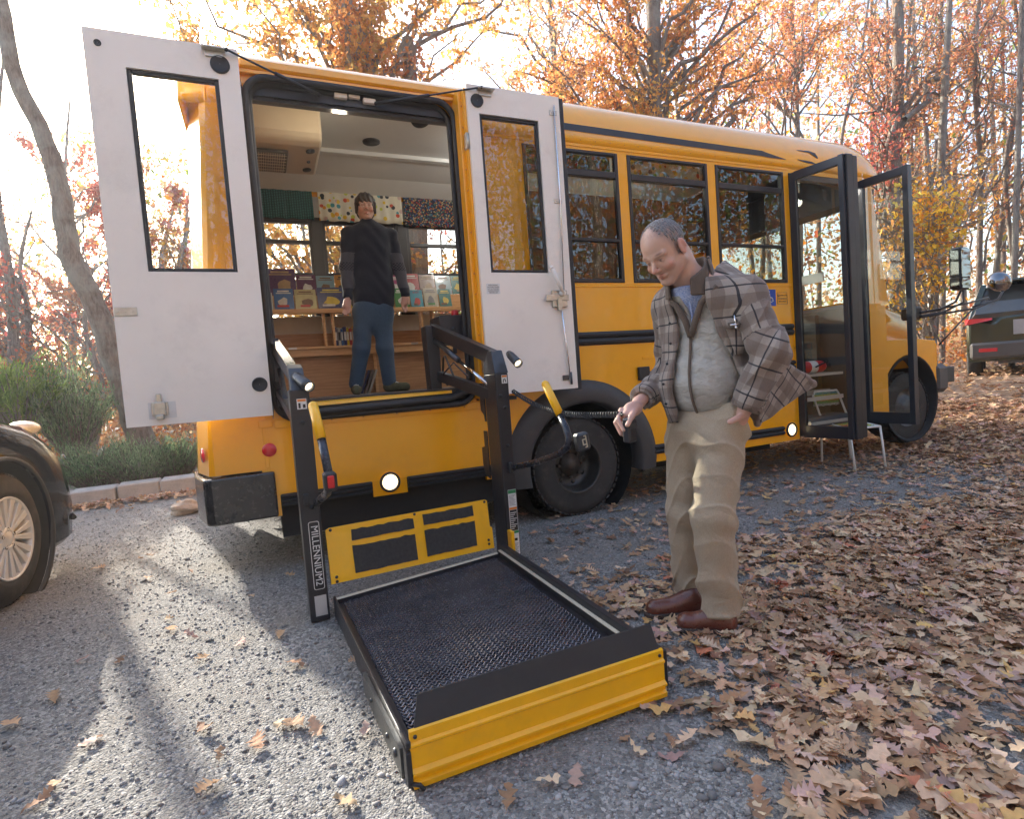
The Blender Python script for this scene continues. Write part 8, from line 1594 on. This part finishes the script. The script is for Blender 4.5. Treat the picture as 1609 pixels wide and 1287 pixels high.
def sw_mat():
    t = NT('navy_knit'); a = t.n.new('ShaderNodeAttribute'); a.attribute_name = 'pc'; s_ = t.n.new('ShaderNodeSeparateXYZ'); t.link(a.outputs['Vector'], s_.inputs[0]); n = t.noise(260, 3, 0.6, t.coord()); nv = t.mix(n.outputs[0], (0.006, 0.009, 0.02), (0.018, 0.022, 0.04)); gr_ = t.mix(n.outputs[0], (0.035, 0.038, 0.055), (0.09, 0.092, 0.115))
    z = s_.outputs[1]; arm = s_.outputs[0]; k1 = t.math('MULTIPLY', t.math('GREATER_THAN', z, 0.16), t.math('LESS_THAN', z, 0.46)); k = t.math('MULTIPLY', k1, arm); chk = t.math('MULTIPLY', t.math('MULTIPLY', t.math('GREATER_THAN', z, 0.24), t.math('LESS_THAN', z, 0.31)), t.math('GREATER_THAN', t.math('MULTIPLY', t.math('SINE', t.math('MULTIPLY', z, 260)), t.math('SINE', t.math('MULTIPLY', s_.outputs[2], 260))), 0.0)); k = t.math('MULTIPLY', k, t.math('SUBTRACT', 1.0, chk))
    t.base(t.mix(k, nv, gr_)); cloth_nodes(t, 500, 12, 0.4); return t.m
def w_pc(V):
    Vf = V.astype(np.float32); out = np.zeros((len(V), 3)); body_d = s_ell(Vf, wBE, (0.115, 0.165, 0.30), WT)
    for S0, E0, W0 in ((wRS, wRE, wRW), (wLS, wLE, wLW)):
        d = np.minimum(s_cone(Vf, S0, E0, 0.062, 0.052), s_cone(Vf, E0, W0, 0.052, 0.04)); k = (d < body_d) & (d < 0.03); out[k, 0] = 1; out[k, 1] = (S0[2] - V[k, 2]); out[k, 2] = V[k, 0]
    return out
sdf_obj('sweater', w_sweater, (0.5, 4.5, 1.6), (1.45, 5.1, 2.6), 0.007, sw_mat(), WOM, pc=w_pc)
def w_jeans(P):
    d = s_ell(P, wPE + V3((0, 0, -0.06)), (0.115, 0.158, 0.17), WT)
    for h_, k_, a_ in ((wRH, wRK, wRA), (wLH, wLK, wLA)): d = smin(d, smin(s_cone(P, h_, k_, 0.088, 0.068), s_cone(P, k_, a_, 0.068, 0.058), 0.03), 0.05)
    d = d + 0.0022 * np.sin(P[:, 2] * 40 + 3 * np.sin(P[:, 0] * 15)) * (0.5 + 0.5 * np.sin(P[:, 2] * 9)); return smax(d, zf + 0.055 - P[:, 2], 0.006)
sdf_obj('jeans', w_jeans, (0.55, 4.5, zf), (1.3, 5.1, 1.95), 0.007, plain_cloth('blue_denim', (0.025, 0.055, 0.10), (0.07, 0.125, 0.20), 800, 12, 0.4, 220), WOM)
for (ax_, dr, nm) in ((wRA, V3((-0.15, -0.98, 0)), 0), (wLA, V3((0.75, -0.65, 0)), 1)):
    hl = V3((ax_[0], ax_[1], zf)) - dr * 0.06; toe = hl + dr * 0.255
    def f(P, hl=hl, toe=toe, dr=dr, ax_=ax_): d = s_cone(P, hl + dr * 0.04 + V3((0, 0, 0.045)), toe - dr * 0.045 + V3((0, 0, 0.035)), 0.038, 0.038); d = smin(d, s_cone(P, hl + dr * 0.06 + V3((0, 0, 0.05)), ax_ + V3((0, 0, 0.0)), 0.04, 0.045), 0.03); return smax(d, zf + 0.002 - P[:, 2], 0.004)
    lo_ = np.minimum(toe, hl) - 0.09; hi_ = np.maximum(toe, hl) + 0.09; lo_[2] = zf - 0.02; hi_[2] = zf + 0.16; o = sdf_obj('shoe', f, lo_, hi_, 0.006, mat('olive_suede', (0.08, 0.085, 0.045), 0.8, 0, 0.25, 30), WOM)
    lc = MB(); sd_ = np.cross(dr, (0, 0, 1))
    for k in range(4): c = hl + dr * (0.11 + 0.02 * k) + V3((0, 0, 0.092 - 0.008 * k)); lc.tube([Vector(c + sd_ * 0.02 - V3((0, 0, 0.006))), Vector(c), Vector(c - sd_ * 0.02 - V3((0, 0, 0.006)))], 0.003, 6)
    lc.build('laces', STICK, o)
m = MB()
for s_ in (-1, 1):
    c = WH + WM @ V3((0.094 * WS, s_ * 0.030 * WS, 0.0)); L_ = [Vector(c + (WM @ V3((0, 0.021 * math.cos(a), 0.015 * math.sin(a)))) * WS) for a in np.linspace(0, 2 * math.pi, 15)]; m.tube(L_, 0.0012, 5)
m.build('glasses', STL, WOM)
# ================================================================ volume added to imitate lens glare, drawn as thin haze
def glare_haze():
    m = MB(); m.box((-70, -60, -1.3), (90, 75, 24)); o = m.build('glare_haze', DARK); o.data.materials.clear()
    mt = bpy.data.materials.new('glare_veil'); mt.use_nodes = True; nt = mt.node_tree; nt.nodes.remove(nt.nodes['Principled BSDF']); v = nt.nodes.new('ShaderNodeVolumePrincipled'); v.inputs['Color'].default_value = (0.95, 0.93, 0.92, 1); v.inputs['Density'].default_value = 0.002; v.inputs['Anisotropy'].default_value = 0.5
    nt.links.new(v.outputs[0], nt.nodes['Material Output'].inputs['Volume']); o.data.materials.append(mt); tag(o, kind='stuff')
glare_haze()
